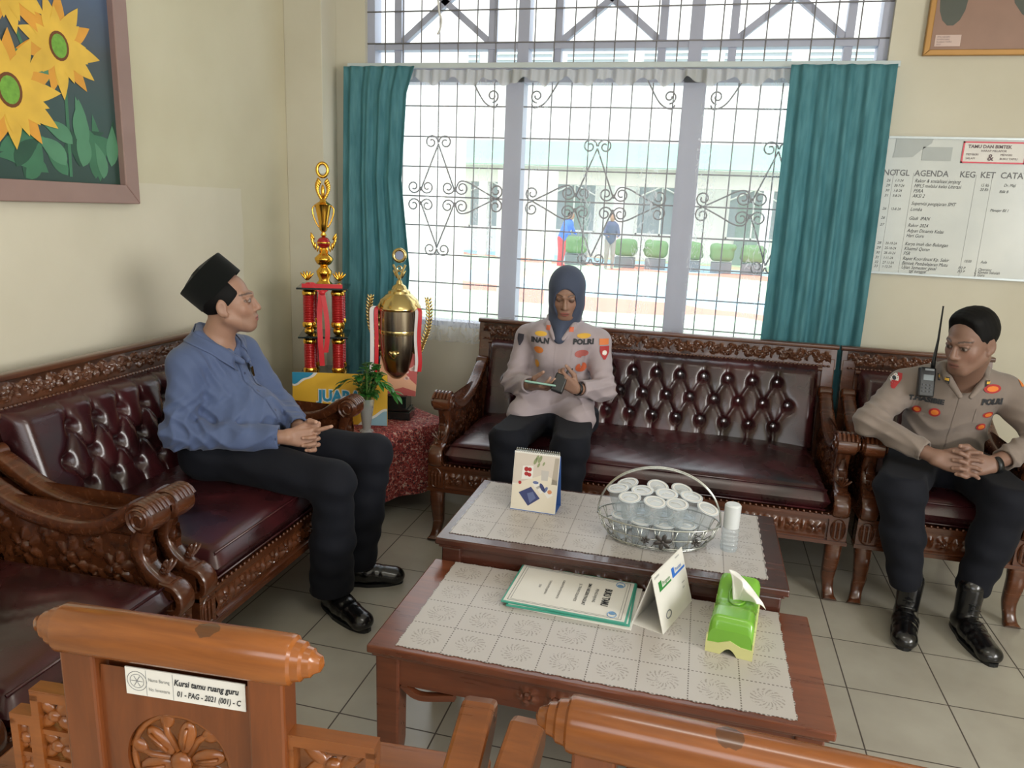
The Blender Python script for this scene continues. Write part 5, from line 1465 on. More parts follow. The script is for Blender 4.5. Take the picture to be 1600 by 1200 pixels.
# shirt
v = Vol((.34, .0, .50), (1.02, .60, 1.09), .0050)
v.cone((.67, .40, .95), (.67, .385, .66), .110, .120, .06, side=(1, 0, 0), sc=1.28)
for g in (-1, 1): v.ell((.67+g*.085, .335, .975), (.070, .060, .065), .05)
v.cone((.67, .40, 1.015), (.50, .40, .960), .050, .058, .05); v.cone((.67, .40, 1.015), (.845, .40, .965), .050, .058, .05)
v.ell((.63, .29, .885), (.06, .05, .07), .05); v.ell((.72, .29, .885), (.06, .05, .07), .05)
v.cone((.60, .33, .66), (.535, .20, .625), .110, .078, .05); v.cone((.74, .33, .66), (.805, .20, .625), .110, .078, .05)
v.chain([(.500, .395, .950), (.452, .325, .740), (.590, .145, .775)], [.062, .051, .041], .03)
v.chain([(.842, .395, .955), (.900, .310, .748), (.785, .135, .784)], [.062, .051, .041], .03)
for g in (-1, 1): v.chain([(.675, .46, 1.075), (.675+g*.072, .395, 1.068), (.675+g*.062, .315, 1.045), (.675+g*.022, .262, .985)], [.012, .014, .016, .010], .008)
v.cone((.675, .33, 1.13), (.675, .37, 1.0), .068, .055, .012, mode='sub'); v.cone((.675, .225, 1.07), (.675, .255, .985), .040, .004, .006, mode='sub')
# split front hem over the lap
v.cone((.672, .0, .50), (.672, .30, .50), .06, .06, .0, mode='sub')
v.rbox((.672, .12, .54), (.038, .20, .038), .002, 0, rot=np.array(Euler((0, PI/4, 0)).to_matrix()), mode='sub')
v.warp(lambda X, Y, Z: .010*(np.abs(np.sin(44*(Z+.3*np.abs(X-.67))+2.2*np.sin(22*X)))-.6)*np.clip(1-np.abs(Z-.70)/.14, 0, 1)+.011*(np.abs(np.sin(66*Z-34*X+20*Y))-.6)*np.exp(-((np.abs(X-.67)-.24)**2+(Z-.77)**2)/.008)+.001*np.sin(44*X+20*Z)*np.sin(40*Z))
v.cuff((.452, .325, .740), (.590, .145, .775), .038, .060, .031); v.cuff((.900, .310, .748), (.785, .135, .784), .038, .060, .031)
v.plane((0, 0, .575), (0, 0, -1), .004)
sv = smoothVF(*v.mesh(), 1, .5); sh2 = vmesh('shirt', (sv[0]-np.array(B2), sv[1]), M['shirt_police_w'], p2); bv = bvh_of(sv)
X_, Z_ = Vector((1, 0, 0)), Vector((0, 0, 1))
def letters(parent, sv, bv, base, s, c, size, U, cast, mat, bold=.002):
    m = MB(); U = Vector(U); text_mb(m, s, size, Vector(c), U, (0, 0, 1), align='CENTER', bold=bold)
    decal('lettering', sv, bv, m, parent, base, cast, mat, .0040)
letters(sh2, sv, bv, B2, 'INA.N', (.585, .0, .958), .034, X_, (0, 1, 0), M['ink']); letters(sh2, sv, bv, B2, 'POLRI', (.790, .0, .965), .034, X_, (0, 1, 0), M['ink'])
def badge(parent, sv, bv, base, name, parts, cast, mats):
    m = MB()
    for f in parts: f(m)
    mc = m.mi; decal(name, sv, bv, m, parent, base, cast, None, .0045, mats)
GT, RB, DB, WH = M['gold_thread'], M['red_badge'], M['dark_badge'], M['white']
for c in ((.587, 0, 1.000), (.790, 0, 1.004)): badge(sh2, sv, bv, B2, 'wing_badge', [lambda m, c=c: disc(m, c, X_, Z_, .030, .012, 18)], (0, 1, 0), [GT])
badge(sh2, sv, bv, B2, 'crown_badge', [lambda m: disc(m, (.582, 0, .925), X_, Z_, .027, .015, 16)], (0, 1, 0), [plain('orange_badge', (206, 120, 50), .6)])
badge(sh2, sv, bv, B2, 'oval_badge', [lambda m: disc(m, (.575, 0, .857), X_, Z_, .016, .020, 16)], (0, 1, 0), [plain('amber_badge', (214, 150, 50), .6)])
badge(sh2, sv, bv, B2, 'ribbon_badge', [lambda m: disc(m, (.786, 0, .920), X_, Z_, .028, .018, 16)], (0, 1, 0), [plain('dull_red_badge', (170, 90, 84), .6)])
badge(sh2, sv, bv, B2, 'round_badge', [lambda m: disc(m, (.785, 0, .850), X_, Z_, .021, .024, 14)], (0, 1, 0), [plain('orange_red_badge', (196, 96, 60), .6)])
for x in (.619, .731): badge(sh2, sv, bv, B2, 'collar_tab', [lambda m, x=x: gridrect(m, (x, 0, 1.030), X_, Z_, .020, .022)], (0, 1, 0), [plain('orange_tab', (206, 104, 70), .6)])
def patch(m, c, U, Vv, w_, h_, mi, n=7):
    m.mi = mi; pts = []
    for j in range(n+1):
        b = j/n; ww = w_*(.2+.8*min(1, b*1.9)) if b < .5 else w_
        for i in range(n+1): pts.append(Vector(c)+Vector(U)*((i/n-.5)*ww)+Vector(Vv)*((b-.5)*h_))
    m._add(pts, [[j*(n+1)+i, j*(n+1)+i+1, (j+1)*(n+1)+i+1, (j+1)*(n+1)+i] for j in range(n) for i in range(n)])
badge(sh2, sv, bv, B2, 'shoulder_patch', [lambda m: patch(m, (.482, .35, .955), X_, Z_, .040, .055, 0)], (.25, 1, 0), [DB])
badge(sh2, sv, bv, B2, 'shoulder_patch', [lambda m: patch(m, (.882, .35, .925), X_, Z_, .048, .060, 0)], (-.25, 1, 0), [RB])
badge(sh2, sv, bv, B2, 'shoulder_title', [lambda m: gridrect(m, (.878, .35, .975), X_, Z_, .048, .028)], (-.25, 1, 0), [plain('orange_title', (214, 120, 60), .6)])
badge(sh2, sv, bv, B2, 'patch_emblem', [lambda m: disc(m, (.882, .35, .925), X_, Z_, .012, .012, 12)], (-.25, 1, 0), [WH])
for x, z in ((.583, .915), (.788, .915)):
    m = MB(); gridrect(m, (x, 0, z), X_, Z_, .090, .052, 10, 4); decal('pocket_flap', sv, bv, m, sh2, B2, (0, 1, 0), M['shirt_police_w'], .0022)
m = MB(); m.grid(lambda a, b: Vector((.664+.018*a, 0, .66+.31*b)), 3, 36); decal('placket', sv, bv, m, sh2, B2, (0, 1, 0), M['shirt_police_w'], .002)
trousers(p2, B2, (.67, .38, .60), [[(.58, .36, .590), (.535, -.065, .575), (.545, -.10, .07)], [(.76, .36, .590), (.815, -.075, .575), (.800, -.12, .07)]], hem=.085, waist=.63)
shoe('shoe', (.53, -.285, 0), (.55, -.04, 0), p2, B2); shoe('shoe', (.82, -.30, 0), (.80, -.06, 0), p2, B2)
m = MB(); m.lathe([(.029, -.006), (.0315, -.006), (.0315, .006), (.029, .006)], np.array((.795, .145, .781))-np.array(B2), 20, rot=Vector((.3, .5, -.1)).to_track_quat('Z', 'Y').to_matrix(), cap=False)
m.build('bracelet', M['black_plastic'], p2, smooth=True)
# what she holds
e = empty('mobile_phone', (.640, .085, .800), .15, 'pale green mobile phone held in the seated woman\'s right hand', 'phone')
m = MB(); Rm = Euler((-.35, .05, -.2)).to_matrix(); m.box((0, 0, 0), (.145, .070, .009), Rm); m.build('case', M['phone'], e, bevel=.003)
m = MB(); m.box(Rm @ Vector((0, 0, .005)), (.136, .062, .001), Rm); m.build('screen', M['black_plastic'], e)
e = empty('handheld_radio', (.722, .085, .812), 0, 'black two-way radio held in the seated woman\'s left hand, short aerial up', 'radio')
Rr = Euler((-.5, .25, 0)).to_matrix()
m = MB(); m.box(Rr @ Vector((0, 0, 0)), (.056, .036, .085), Rr); m.build('radio_body', M['black_plastic'], e, bevel=.006)
m = MB(); m.tube([Rr @ Vector((.014, 0, .040)), Rr @ Vector((.016, 0, .066)), Rr @ Vector((.034, 0, .085))], [.006, .0045, .003], 8); m.build('aerial', M['black_plastic'], e, smooth=True)
m = MB(); m.lathe([(.008, 0), (.008, .012), (0, .013)], Rr @ Vector((-.014, 0, .042)), 10, rot=Rr); m.build('knob', M['black_plastic'], e, smooth=True)

# ---------------------------------------------------------------- the officer on the right
B3 = (2.34, .15, 0)
p3 = empty('person', B3, 0, 'man in a taupe uniform shirt and black boots sitting on the right armchair', 'person')
A3 = frame((-.74, -.64, -.26), roll=.04); HC3 = np.array([2.312, .000, 1.150]); hs3 = 1.02
v = Vol((1.90, -.32, .50), (2.74, .42, 1.31), .0032)
head(v, HC3, A3, hs3, narrow=.94)
v.cone(HC3+A3 @ np.array([0, -.03, -.07]), (2.355, .14, .985), .056, .062, .02)
v.cone((2.355, .17, .97), (2.20, .22, .925), .055, .05, .05); v.cone((2.355, .17, .97), (2.52, .23, .935), .055, .05, .05)
v.cone((2.355, .22, .90), (2.36, .30, .64), .105, .115, .05, side=(1, 0, 0), sc=1.25)
for a, b, c in (((2.165, .245, .915), (2.015, .075, .775), (2.242, -.085, .700)), ((2.555, .255, .925), (2.655, .06, .775), (2.430, -.082, .698))): v.chain([a, b, c], [.048, .040, .027], .02)
tips = clasp(v, (2.336, -.118, .692), (.94, -.32, -.10), (-.94, -.30, -.06), (.30, -.88, .36), (-.30, -.88, .36), s=1.06)
V, F = smoothVF(*v.mesh(), 1, .5)
col = nails(V, face_col(V, HC3, A3, hs3, SK['brown'], lip=(.22, .095, .075), narrow=.94), tips, SK['brown'])
vmesh('body', (V-np.array(B3), F), M['skin'], p3, col)
T3 = lambda x, y, z: HC3+A3 @ (np.array([x, y, z])*hs3)
v = Vol(HC3-.17, HC3+.18, .0038)
v.ell(T3(0, -.022, .036), np.array((.0775, .096, .088))*hs3, .01, rot=A3); v.ell(T3(0, .006, .086), np.array((.062, .076, .038))*hs3, .03, rot=A3)
v.plane(T3(0, .050, .066), A3 @ np.array([0, 1, -.25]), .008); v.plane(T3(0, .004, -.02), A3 @ np.array([0, .62, -1.0]))
v.ell(T3(0, .10, .0), np.array((.070, .075, .066))*hs3, .006, rot=A3, mode='sub')
for g in (-1, 1): v.ell(T3(g*.084, -.012, -.018), np.array((.022, .018, .030))*hs3, .003, rot=A3, mode='sub')
v.warp(lambda X, Y, Z: .0008*np.sin(220*X+90*Z)*np.sin(190*Y+60*Z)); put('hair', v.mesh(), M['hair'], p3, B3)
v = Vol((1.88, -.16, .52), (2.78, .46, 1.07), .0052)
v.cone((2.355, .215, .905), (2.36, .30, .66), .122, .130, .06, side=(1, 0, 0), sc=1.30)
v.cone((2.355, .175, .975), (2.175, .240, .915), .055, .062, .06); v.cone((2.355, .175, .975), (2.545, .250, .925), .055, .062, .06)
v.chain([(2.175, .245, .905), (2.020, .080, .780), (2.245, -.085, .699)], [.068, .055, .042], .03)
v.chain([(2.550, .250, .915), (2.650, .065, .780), (2.440, -.080, .697)], [.068, .055, .042], .03)
for g in (-1, 1): v.chain([(2.36, .225, 1.030), (2.36+g*.078, .165, 1.020), (2.35+g*.065, .085, .985), (2.345+g*.020, .045, .925)], [.014, .016, .017, .010], .008)
v.cone((2.345, .09, 1.07), (2.355, .15, .96), .070, .058, .012, mode='sub'); v.cone((2.345, .0, 1.02), (2.345, .045, .925), .042, .004, .006, mode='sub')
v.warp(lambda X, Y, Z: .010*(np.abs(np.sin(44*(Z+.35*(X-2.35))+2.2*np.sin(20*X)))-.6)*np.clip(1-np.abs(Z-.72)/.14, 0, 1)+.011*(np.abs(np.sin(64*Z+36*X+20*Y))-.6)*np.exp(-((np.abs(X-2.34)-.29)**2+(Z-.80)**2)/.010)+.001*np.sin(44*X+20*Z)*np.sin(40*Z))
v.cuff((2.020, .080, .780), (2.245, -.085, .699), .050, .062, .034); v.cuff((2.650, .065, .780), (2.440, -.080, .697), .055, .062, .034)
sv = smoothVF(*v.mesh(), 1, .5); sh3 = vmesh('shirt', (sv[0]-np.array(B3), sv[1]), M['shirt_police_m'], p3); bv = bvh_of(sv)
CB = (.10, 1, -.06)
letters(sh3, sv, bv, B3, 'T.HASIBIE', (2.232, .0, .872), .028, X_, (0, 1, 0), M['ink'], .0018); letters(sh3, sv, bv, B3, 'POLRI', (2.472, .0, .885), .034, X_, (0, 1, 0), M['ink'], .002)
OR = plain('orange_embroidery', (222, 124, 50), .6)
def two(c, ru, rv, k=.62): return [lambda m: disc(m, c, X_, Z_, ru, rv, 16)]
for nm, c, ru, rv in (('wing_badge', (2.462, 0, .950), .038, .018), ('star_badge', (2.215, 0, .829), .015, .015), ('star_badge', (2.270, 0, .832), .019, .019), ('ribbon_badge', (2.472, 0, .838), .026, .013), ('oval_badge', (2.455, 0, .785), .020, .016)):
    badge(sh3, sv, bv, B3, nm, two(c, ru, rv), (0, 1, 0), [RB])
    m = MB(); disc(m, c, X_, Z_, ru*.68, rv*.62, 12); decal('embroidery', sv, bv, m, sh3, B3, (0, 1, 0), OR, .0062)
for x in (2.272, 2.425):
    badge(sh3, sv, bv, B3, 'collar_tab', [lambda m, x=x: gridrect(m, (x, 0, .980), X_, Z_, .026, .026)], (0, 1, 0), [M['ink']])
    m = MB(); gridrect(m, (x, 0, .984), X_, Z_, .020, .010); decal('tab_bar', sv, bv, m, sh3, B3, (0, 1, 0), GT, .0068)
badge(sh3, sv, bv, B3, 'shoulder_patch', [lambda m: patch(m, (2.118, .20, .945), X_, Z_, .058, .066, 0)], (.2, 1, 0), [RB])
badge(sh3, sv, bv, B3, 'patch_emblem', [lambda m: disc(m, (2.118, .20, .948), X_, Z_, .018, .018, 14)], (.2, 1, 0), [WH])
m = MB(); disc(m, (2.118, .20, .948), X_, Z_, .008, .008, 8); decal('patch_center', sv, bv, m, sh3, B3, (.2, 1, 0), M['ink'], .0075)
badge(sh3, sv, bv, B3, 'shoulder_patch', [lambda m: patch(m, (2.618, .2, .915), X_, Z_, .045, .060, 0)], (-.2, 1, 0), [RB])
badge(sh3, sv, bv, B3, 'shoulder_title', [lambda m: gridrect(m, (2.610, .2, .968), X_, Z_, .045, .024)], (-.2, 1, 0), [OR])
for x, z in ((2.245, .835), (2.462, .835)):
    m = MB(); gridrect(m, (x, 0, z), X_, Z_, .100, .060, 10, 4); decal('pocket_flap', sv, bv, m, sh3, B3, (0, 1, 0), M['shirt_police_m'], .0022)
m = MB(); m.grid(lambda a, b: Vector((2.338+.018*a, 0, .66+.25*b)), 3, 30); decal('placket', sv, bv, m, sh3, B3, (0, 1, 0), M['shirt_police_m'], .002)
trousers(p3, B3, (2.36, .30, .60), [[(2.265, .26, .595), (2.125, -.115, .575), (2.195, -.125, .20)], [(2.455, .26, .595), (2.505, -.105, .575), (2.450, -.090, .20)]], hem=.165, waist=.635, r=(.10, .090, .076, .062))
shoe('boot', (2.170, -.335, 0), (2.235, -.055, 0), p3, B3, boot=True); shoe('boot', (2.475, -.350, 0), (2.425, -.040, 0), p3, B3, boot=True)
m = MB(); m.lathe([(.030, -.010), (.0335, -.010), (.0335, .010), (.030, .010)], np.array((2.448, -.082, .697))-np.array(B3), 20, rot=Vector((-.8, -.3, -.1)).to_track_quat('Z', 'Y').to_matrix(), cap=False)
m.build('wristwatch', M['black_plastic'], p3, smooth=True)
q = bv.ray_cast(Vector((2.222, -.3, .955)), Vector((0, 1, 0)), 1)[0] or Vector((2.222, .12, .955))
e = empty('handheld_radio', (2.218, q.y-.022, .955), 0, 'black two-way radio with long aerial clipped to the seated officer\'s shoulder', 'radio')
m = MB(); Rr = Euler((-.25, .02, .05)).to_matrix(); m.box((0, 0, 0), (.060, .034, .120), Rr); m.build('radio_body', M['black_plastic'], e, bevel=.006)
m = MB(); m.box(Rr @ Vector((.002, -.018, .018)), (.038, .002, .022), Rr); m.build('display', plain('grey_display', (120, 130, 134), .3), e)
m = MB()
for i in range(3):
    for j in range(3): m.box(Rr @ Vector((-.014+.014*i, -.018, -.012-.013*j)), (.008, .003, .006), Rr)
m.build('keypad', plain('dark_grey_keys', (60, 64, 68), .5), e)
m = MB(); m.box(Rr @ Vector((.004, -.0178, .050)), (.034, .002, .008), Rr); m.build('maker_strip', plain('pale_strip', (150, 156, 160), .4), e)
m = MB(); m.tube([Rr @ Vector((.020, 0, .058)), Rr @ Vector((.022, 0, .095)), (.027, .03, .17), (.030, .05, .30), (.030, .05, .305)], [.009, .0075, .0045, .003, .004], 8); m.build('aerial', M['black_plastic'], e, smooth=True)

# ================================================================== CORNER TABLE AND WHAT STANDS ON IT
ct = empty('corner_table', (-.30, .33, 0), 0, 'low corner table fully covered by a red patterned cloth, between the two sofas', 'table')
P4 = [(-.33, -.075), (.075, .50), (-.43, .845), (-.835, .27)]
P4 = [(x+.30, y-.33) for x, y in P4]
def ringpt(t, off, z, wav=0):
    n = 4; k = int(t*n) % n; f = t*n-int(t*n); a, b = Vector(P4[k]), Vector(P4[(k+1) % n])
    p = a.lerp(b, f); c = Vector((sum(q[0] for q in P4)/4, sum(q[1] for q in P4)/4)); d = (p-c).normalized()
    return (p.x+d.x*(off+wav*math.sin(t*2*PI*13)), p.y+d.y*(off+wav*math.sin(t*2*PI*13)), z)
m = MB(); N = 160
levels = [(0, .45, 0), (.006, .444, .001), (.010, .40, .003), (.014, .30, .007), (.018, .20, .011), (.022, .10, .015)]
m._add([ringpt(k/N, o_, z_, w_) for o_, z_, w_ in levels for k in range(N)], [[j*N+(k+1) % N, j*N+k, (j+1)*N+k, (j+1)*N+(k+1) % N] for j in range(len(levels)-1) for k in range(N)]+[list(range(N))])
m.build('table_cloth', M['batik'], ct, smooth=True, angle=.8)
m = MB(); m.prism([(p[0]*.96, p[1]*.96) for p in P4], (0, 0, .42), (1, 0, 0), (0, 1, 0), (0, 0, 1), .026); m.build('table_top', M['wood_dark'], ct)
for p in P4: m = MB(); m.b2((p[0]*.88-.02, p[1]*.88-.02, 0), (p[0]*.88+.02, p[1]*.88+.02, .42)); m.build('leg', M['wood_dark'], ct)
ZT = .4505
# --- tall trophy
e = empty('trophy', (-.600, .395, ZT), .40, 'tallest gold trophy with tiers of red columns and a red ribbon, on the corner table', 'trophy')
G = M['gold']
def tier(z, h, hw, label=None):
    for sx in (-1, 1):
        for sy in (-1, 1):
            c = (sx*hw, sy*hw, z)
            m = MB(); pr = [(.031, .03)]
            n = int(h/.012)
            for k in range(n): pr += [(.031, .03+k*(h-.06)/n+.001), (.0295, .03+(k+.5)*(h-.06)/n)]
            pr += [(.031, h-.03)]
            m.lathe(pr, c, 18, cap=False); col_ = m.build('red_column', M['red_metal'], e, smooth=True, angle=.5)
            m = MB(); m.lathe([(.026, 0), (.034, .006), (.036, .02), (.032, .031)], c, 18); m.build('gold_foot', G, col_, smooth=True, angle=.7)
            m = MB(); m.lathe([(.032, h-.031), (.035, h-.02), (.030, h-.008), (.022, h)], c, 18); m.build('gold_cap', G, col_, smooth=True, angle=.7)
def plate(z, w_, d_=.010):
    m = MB(); m.box((0, 0, z), (w_, w_, d_)); m.build('black_plate', M['black_base'], e, bevel=.002)
plate(.015, .24, .03); tier(.03, .20, .075); plate(.235, .245); tier(.24, .19, .072); plate(.435, .25)
for sx in (-1, 1):
    for sy in (-1, 1): m = MB(); m.ell((sx*.072, sy*.072, .462), (.026, .026, .022), 12, 8); m.build('gold_ball', G, e, smooth=True)
tier(.48, .20, .072); plate(.685, .255)
for sx in (-1, 1):
    m = MB()
    m.lathe([(.02, 0), (.014, .01), (.008, .02)], (sx*.080, -.06, .69), 10)
    for k in range(5): a = (k-2)*.34; m.ell((sx*.080+.028*math.sin(a), -.06, .725+.020*math.cos(a)), (.006, .005, .026), 6, 5, rot=Euler((0, a, 0)).to_matrix())
    m.build('gold_wing', G, e, smooth=True)
m = MB(); m.lathe([(.038, 0), (.042, .012), (.030, .022), (.026, .03), (.038, .06), (.040, .075), (.022, .095), (.016, .105)], (0, 0, .69), 22); m.build('gold_vase', G, e, smooth=True, angle=.9)
m = MB(); m.lathe([(.014, 0), (.036, .012), (.047, .032), (.047, .042), (.030, .058), (.014, .072), (.010, .095)], (0, 0, .79), 22); m.build('gold_bowl', G, e, smooth=True, angle=.9)
m = MB(); m.ell((0, 0, .910), (.033, .033, .030), 18, 12); rb_ = m.build('red_ball', M['red_metal'], e, smooth=True)
m = MB()
m.lathe([(.034, -.004), (.036, 0), (.034, .004)], (0, 0, .910), 20, cap=False)
for s in (-1, 1):
    for k in range(7):
        a = s*(1.9-.27*k); m.ell((.058*math.sin(a), 0, .905-.05*math.cos(a)*1.0+.02), (.006, .004, .021), 6, 5, rot=Euler((0, s*(.5-.12*k), 0)).to_matrix())
m.lathe([(.010, 0), (.016, .008), (.009, .02), (.012, .03)], (0, 0, .940), 14); m.build('leaf_wings', G, e, smooth=True)
m = MB(); m.lathe([(.012, 0), (.020, .010), (.024, .05), (.034, .095), (.040, .128), (.043, .134), (.032, .142), (.018, .150), (.012, .165)], (0, 0, .965), 22); cp = m.build('gold_cup', G, e, smooth=True, angle=.9)
for s in (-1, 1):
    m = MB(); m.tube(spline([(s*.020, 0, .985), (s*.036, 0, 1.01), (s*.050, 0, 1.05), (s*.052, 0, 1.08), (s*.040, 0, 1.095)], 5), .0042, 6); m.build('handle', G, cp, smooth=True)
m = MB(); zc_ = 1.225
m.tube([(.026*math.cos(a), 0, zc_+.045+.033*math.sin(a)) for a in [2*PI*k/20 for k in range(20)]], .0085, 8, closed=True)
for k in range(9):
    z = 1.135+.010*k
    for s in (-1, 1): m.ell((s*(.012+.016*math.sin(k/9*PI)), 0, z), (.008, .005, .018), 6, 5, rot=Euler((0, s*.5, 0)).to_matrix())
m.ell((0, 0, 1.165), (.010, .008, .035), 8, 6); m.build('wreath_finial', G, e, smooth=True)
m = MB(); m.lathe([(0, -.003), (.019, -.003), (.019, .003), (0, .003)], (0, 0, zc_+.045), 16, 'y'); m.build('finial_disc', plain('pale_disc', (200, 206, 196), .3), e)
m = MB()
def rib(pts, w_=.024): m.sweep(pts, w_, .0015, side=(1, .15, 0))
rib(spline([(-.09, -.115, .70), (-.05, -.12, .715), (-.005, -.125, .665)], 6), .024); rib(spline([(.085, -.115, .70), (.05, -.12, .70), (.0, -.125, .665)], 6), .024)
rib(spline([(-.005, -.127, .672), (-.015, -.128, .55), (-.012, -.135, .42), (-.005, -.13, .29)], 6), .026); rib(spline([(.0, -.126, .672), (.018, -.128, .56), (.024, -.132, .46), (.014, -.13, .36)], 6), .024)
m.sweep([(-.10, -.122, .695), (.10, -.122, .695)], .004, .030, side=(0, 1, 0)); m.ell((0, -.130, .668), (.016, .008, .014), 8, 6)
m.build('red_ribbon', M['red_ribbon'], e, smooth=True, angle=.8)
# --- cup trophy
e = empty('trophy', (-.215, .475, ZT), .15, 'large pale gold lidded cup trophy on a black base with laurel handles and ribbons', 'trophy')
m = MB(); m.box((0, 0, .022), (.150, .120, .044)); m.box((0, 0, .052), (.135, .108, .016)); m.box((0, -.018, .095), (.118, .130, .070)); m.box((0, -.02, .134), (.125, .140, .010)); m.build('black_base', M['black_base'], e, bevel=.003)
m = MB(); m.lathe([(.045, .138), (.040, .150), (.020, .165), (.018, .19), (.03, .205)], n=26); m.build('stem', M['gold_pale'], e, smooth=True, angle=.8)
m = MB(); m.lathe([(.022, .20), (.060, .225), (.085, .27), (.098, .34), (.104, .42), (.105, .50), (.104, .585)], n=40, cap=False); cb = m.build('cup_bowl', M['dark_cup'], e, smooth=True)
for s in (-1, 1):
    m = MB()
    for k in range(9): a = s*(.50+.0*k); m.ell((s*(.101+.008*math.sin(k)), -.03+.0*k, .27+.038*k), (.012, .016, .028), 8, 6)
    m.build('gold_side_panel', M['gold_pale'], cb, smooth=True)
m = MB(); m.lathe([(.106, .46), (.1075, .47), (.106, .48)], n=40, cap=False); m.build('gold_band', M['gold_pale'], cb, smooth=True)
m = MB()
for a0_, i in zip([-.42+.12*k for k in range(8)], 'JUARA  I'):
    a = -PI/2+a0_+.02; c = Vector((.1075*math.cos(a), .1075*math.sin(a), .452)); U = Vector((-math.sin(a), math.cos(a), 0))
    if i != ' ': text_mb(m, i, .020, c, U, (0, 0, 1))
m.build('engraved_letters', M['gold_pale'], cb)
m = MB()
c = Vector((0, -.108, .36)); m.ell(c, (.017, .004, .020), 8, 6)
for s in (-1, 1): m.ell(c+Vector((s*.016, .001, .006)), (.010, .003, .014), 6, 5, rot=Euler((0, s*.7, 0)).to_matrix())
m.build('emblem', M['gold_pale'], cb, smooth=True)
m = MB(); m.lathe([(.108, .582), (.114, .592), (.112, .605), (.104, .615), (.098, .635), (.080, .650), (.074, .658), (.060, .668), (.056, .680), (.040, .690), (.034, .705), (.018, .716), (.012, .735)], n=36); m.build('lid', M['gold_pale'], e, smooth=True, angle=.6)
m = MB()
for s in (-1, 1): m.sweep([(0, -.003, .735), (s*.018, -.003, .785), (s*.032, -.003, .815)], .005, .010, side=(0, 1, 0)); m.ell((s*.022, 0, .765), (.006, .006, .025), 6, 5, rot=Euler((0, s*.45, 0)).to_matrix())
for k in range(2): m.tube([(.012*math.cos(a), 0, .770+.026*k+.012*math.sin(a)) for a in [2*PI*j/12 for j in range(12)]], .0035, 6, closed=True)
m.tube([(.030*math.cos(a), 0, .862+.030*math.sin(a)) for a in [2*PI*k/24 for k in range(24)]], .009, 8, closed=True)
m.build('finial', M['gold_pale'], e, smooth=True, angle=.8)
m = MB(); m.lathe([(0, -.003), (.023, -.003), (.023, .003), (0, .003)], (0, 0, .862), 18, 'y'); m.build('finial_disc', plain('bluish_disc', (150, 160, 190), .3), e)
for s in (-1, 1):
    m = MB(); P = spline([(s*.100, 0, .33), (s*.125, 0, .40), (s*.152, 0, .48), (s*.160, 0, .57), (s*.150, 0, .655)], 5); m.tube(P, .0045, 6)
    for k in range(2, 20):
        p = P[min(len(P)-1, k)]
        for g in (-1, 1): m.ell(p+Vector((g*.011, 0, .006)), (.005, .004, .013), 6, 4, rot=Euler((0, g*.6, 0)).to_matrix())
    m.build('laurel_handle', M['gold_pale'], e, smooth=True)
for s, mt, dx in ((-1, 'red_ribbon', .010), (-1, 'white_ribbon', -.014), (1, 'red_ribbon', .006), (1, 'white_ribbon', -.010)):
    m = MB(); x = s*.118+dx; m.sweep(spline([(x*.92, -.04, .60), (x, -.055, .575), (x-.004*s, -.06, .45), (x+.004, -.062, .33), (x, -.06, .215 if s < 0 else .27)], 6), .020, .0015, side=(1, .2, 0)); m.build('ribbon', M[mt], e)
# --- yellow board
e = empty('prize_board', (-.435, .225, ZT), .14, 'yellow board with blue JUARA lettering leaning on the corner table', 'sign')
Tb = Euler((-.10, -.03, 0)).to_matrix(); Wb, Hb = .50, .262
def onb(x, z, y=0): return Tb @ Vector((x, y, z+.004))
def bpoly(mb, pts, lift): mb._add([onb(x, z, -lift) for x, z in pts], [list(range(len(pts)))])
m = MB(); m.box(onb(0, Hb/2, .003), (Wb, .006, Hb), Tb); m.build('board', M['yellow_board'], e)
UX, VZ = Tb @ Vector((1, 0, 0)), Tb @ Vector((0, 0, 1))
m = MB(); text_mb(m, 'JUARA', .078, onb(-.110, .118, -.0030), UX, VZ, bold=.0085, sx=.98); m.build('letter_outline', M['white'], e)
m = MB(); text_mb(m, 'JUARA', .078, onb(-.110, .118, -.0040), UX, VZ, bold=.0035, sx=.98); m.build('lettering', M['blue_print'], e)
for mt, k_, lf in (('white', 1.18, .0012), ('blue_print', 1.0, .0018)):
    m = MB(); pts = [(-Wb/2, Hb), (-Wb/2, Hb-.060*k_)]+[(-Wb/2+.115*k_*t, Hb-.060*k_*(1-t)**.7-.010*math.sin(t*9)*(1-t)) for t in [j/10 for j in range(1, 11)]]; bpoly(m, pts, lf); m.build('wave', M[mt], e)
    m = MB(); pts = [(Wb/2, 0), (Wb/2, .075*k_)]+[(Wb/2-.13*k_*t, .075*k_*(1-t)**.8+.008*math.sin(t*9)*(1-t)) for t in [j/10 for j in range(1, 11)]]; bpoly(m, pts, lf); m.build('wave', plain('grey_blue_print', (140, 176, 190), .5) if mt != 'white' else M['white'], e)
m = MB(); text_mb(m, 'LOMBA SEKOLAH SEHAT', .013, onb(.03, .098, -.0022), UX, VZ); m.build('small_print', M['white'], e)
# --- SELAMAT card standing in front of the cup
e = empty('greeting_card', (-.207, .405, ZT-.022), .16, 'pink and peach SELAMAT card leaning on the large cup trophy', 'sign')
Tb = Euler((-.06, .05, 0)).to_matrix()
m = MB(); m.box(Tb @ Vector((0, 0, .275)), (.200, .004, .225), Tb); m.build('card', M['peach_print'], e)
UX, VZ = Tb @ Vector((1, 0, 0)), Tb @ Vector((0, 0, 1))
def cp_(x, z, y): return Tb @ Vector((x, y, .275+z))
m = MB(); m._add([cp_(x, z, -.0026) for x, z in ((.012, .112), (.10, .112), (.10, -.05), (.06, -.02), (.02, .03))], [[0, 4, 3, 2, 1]]); m._add([cp_(x, z, -.0026) for x, z in ((-.10, -.112), (.10, -.112), (.10, -.085), (.03, -.07), (-.05, -.10))], [[0, 1, 2, 3, 4]])
m.build('red_print', M['pink_print'], e)
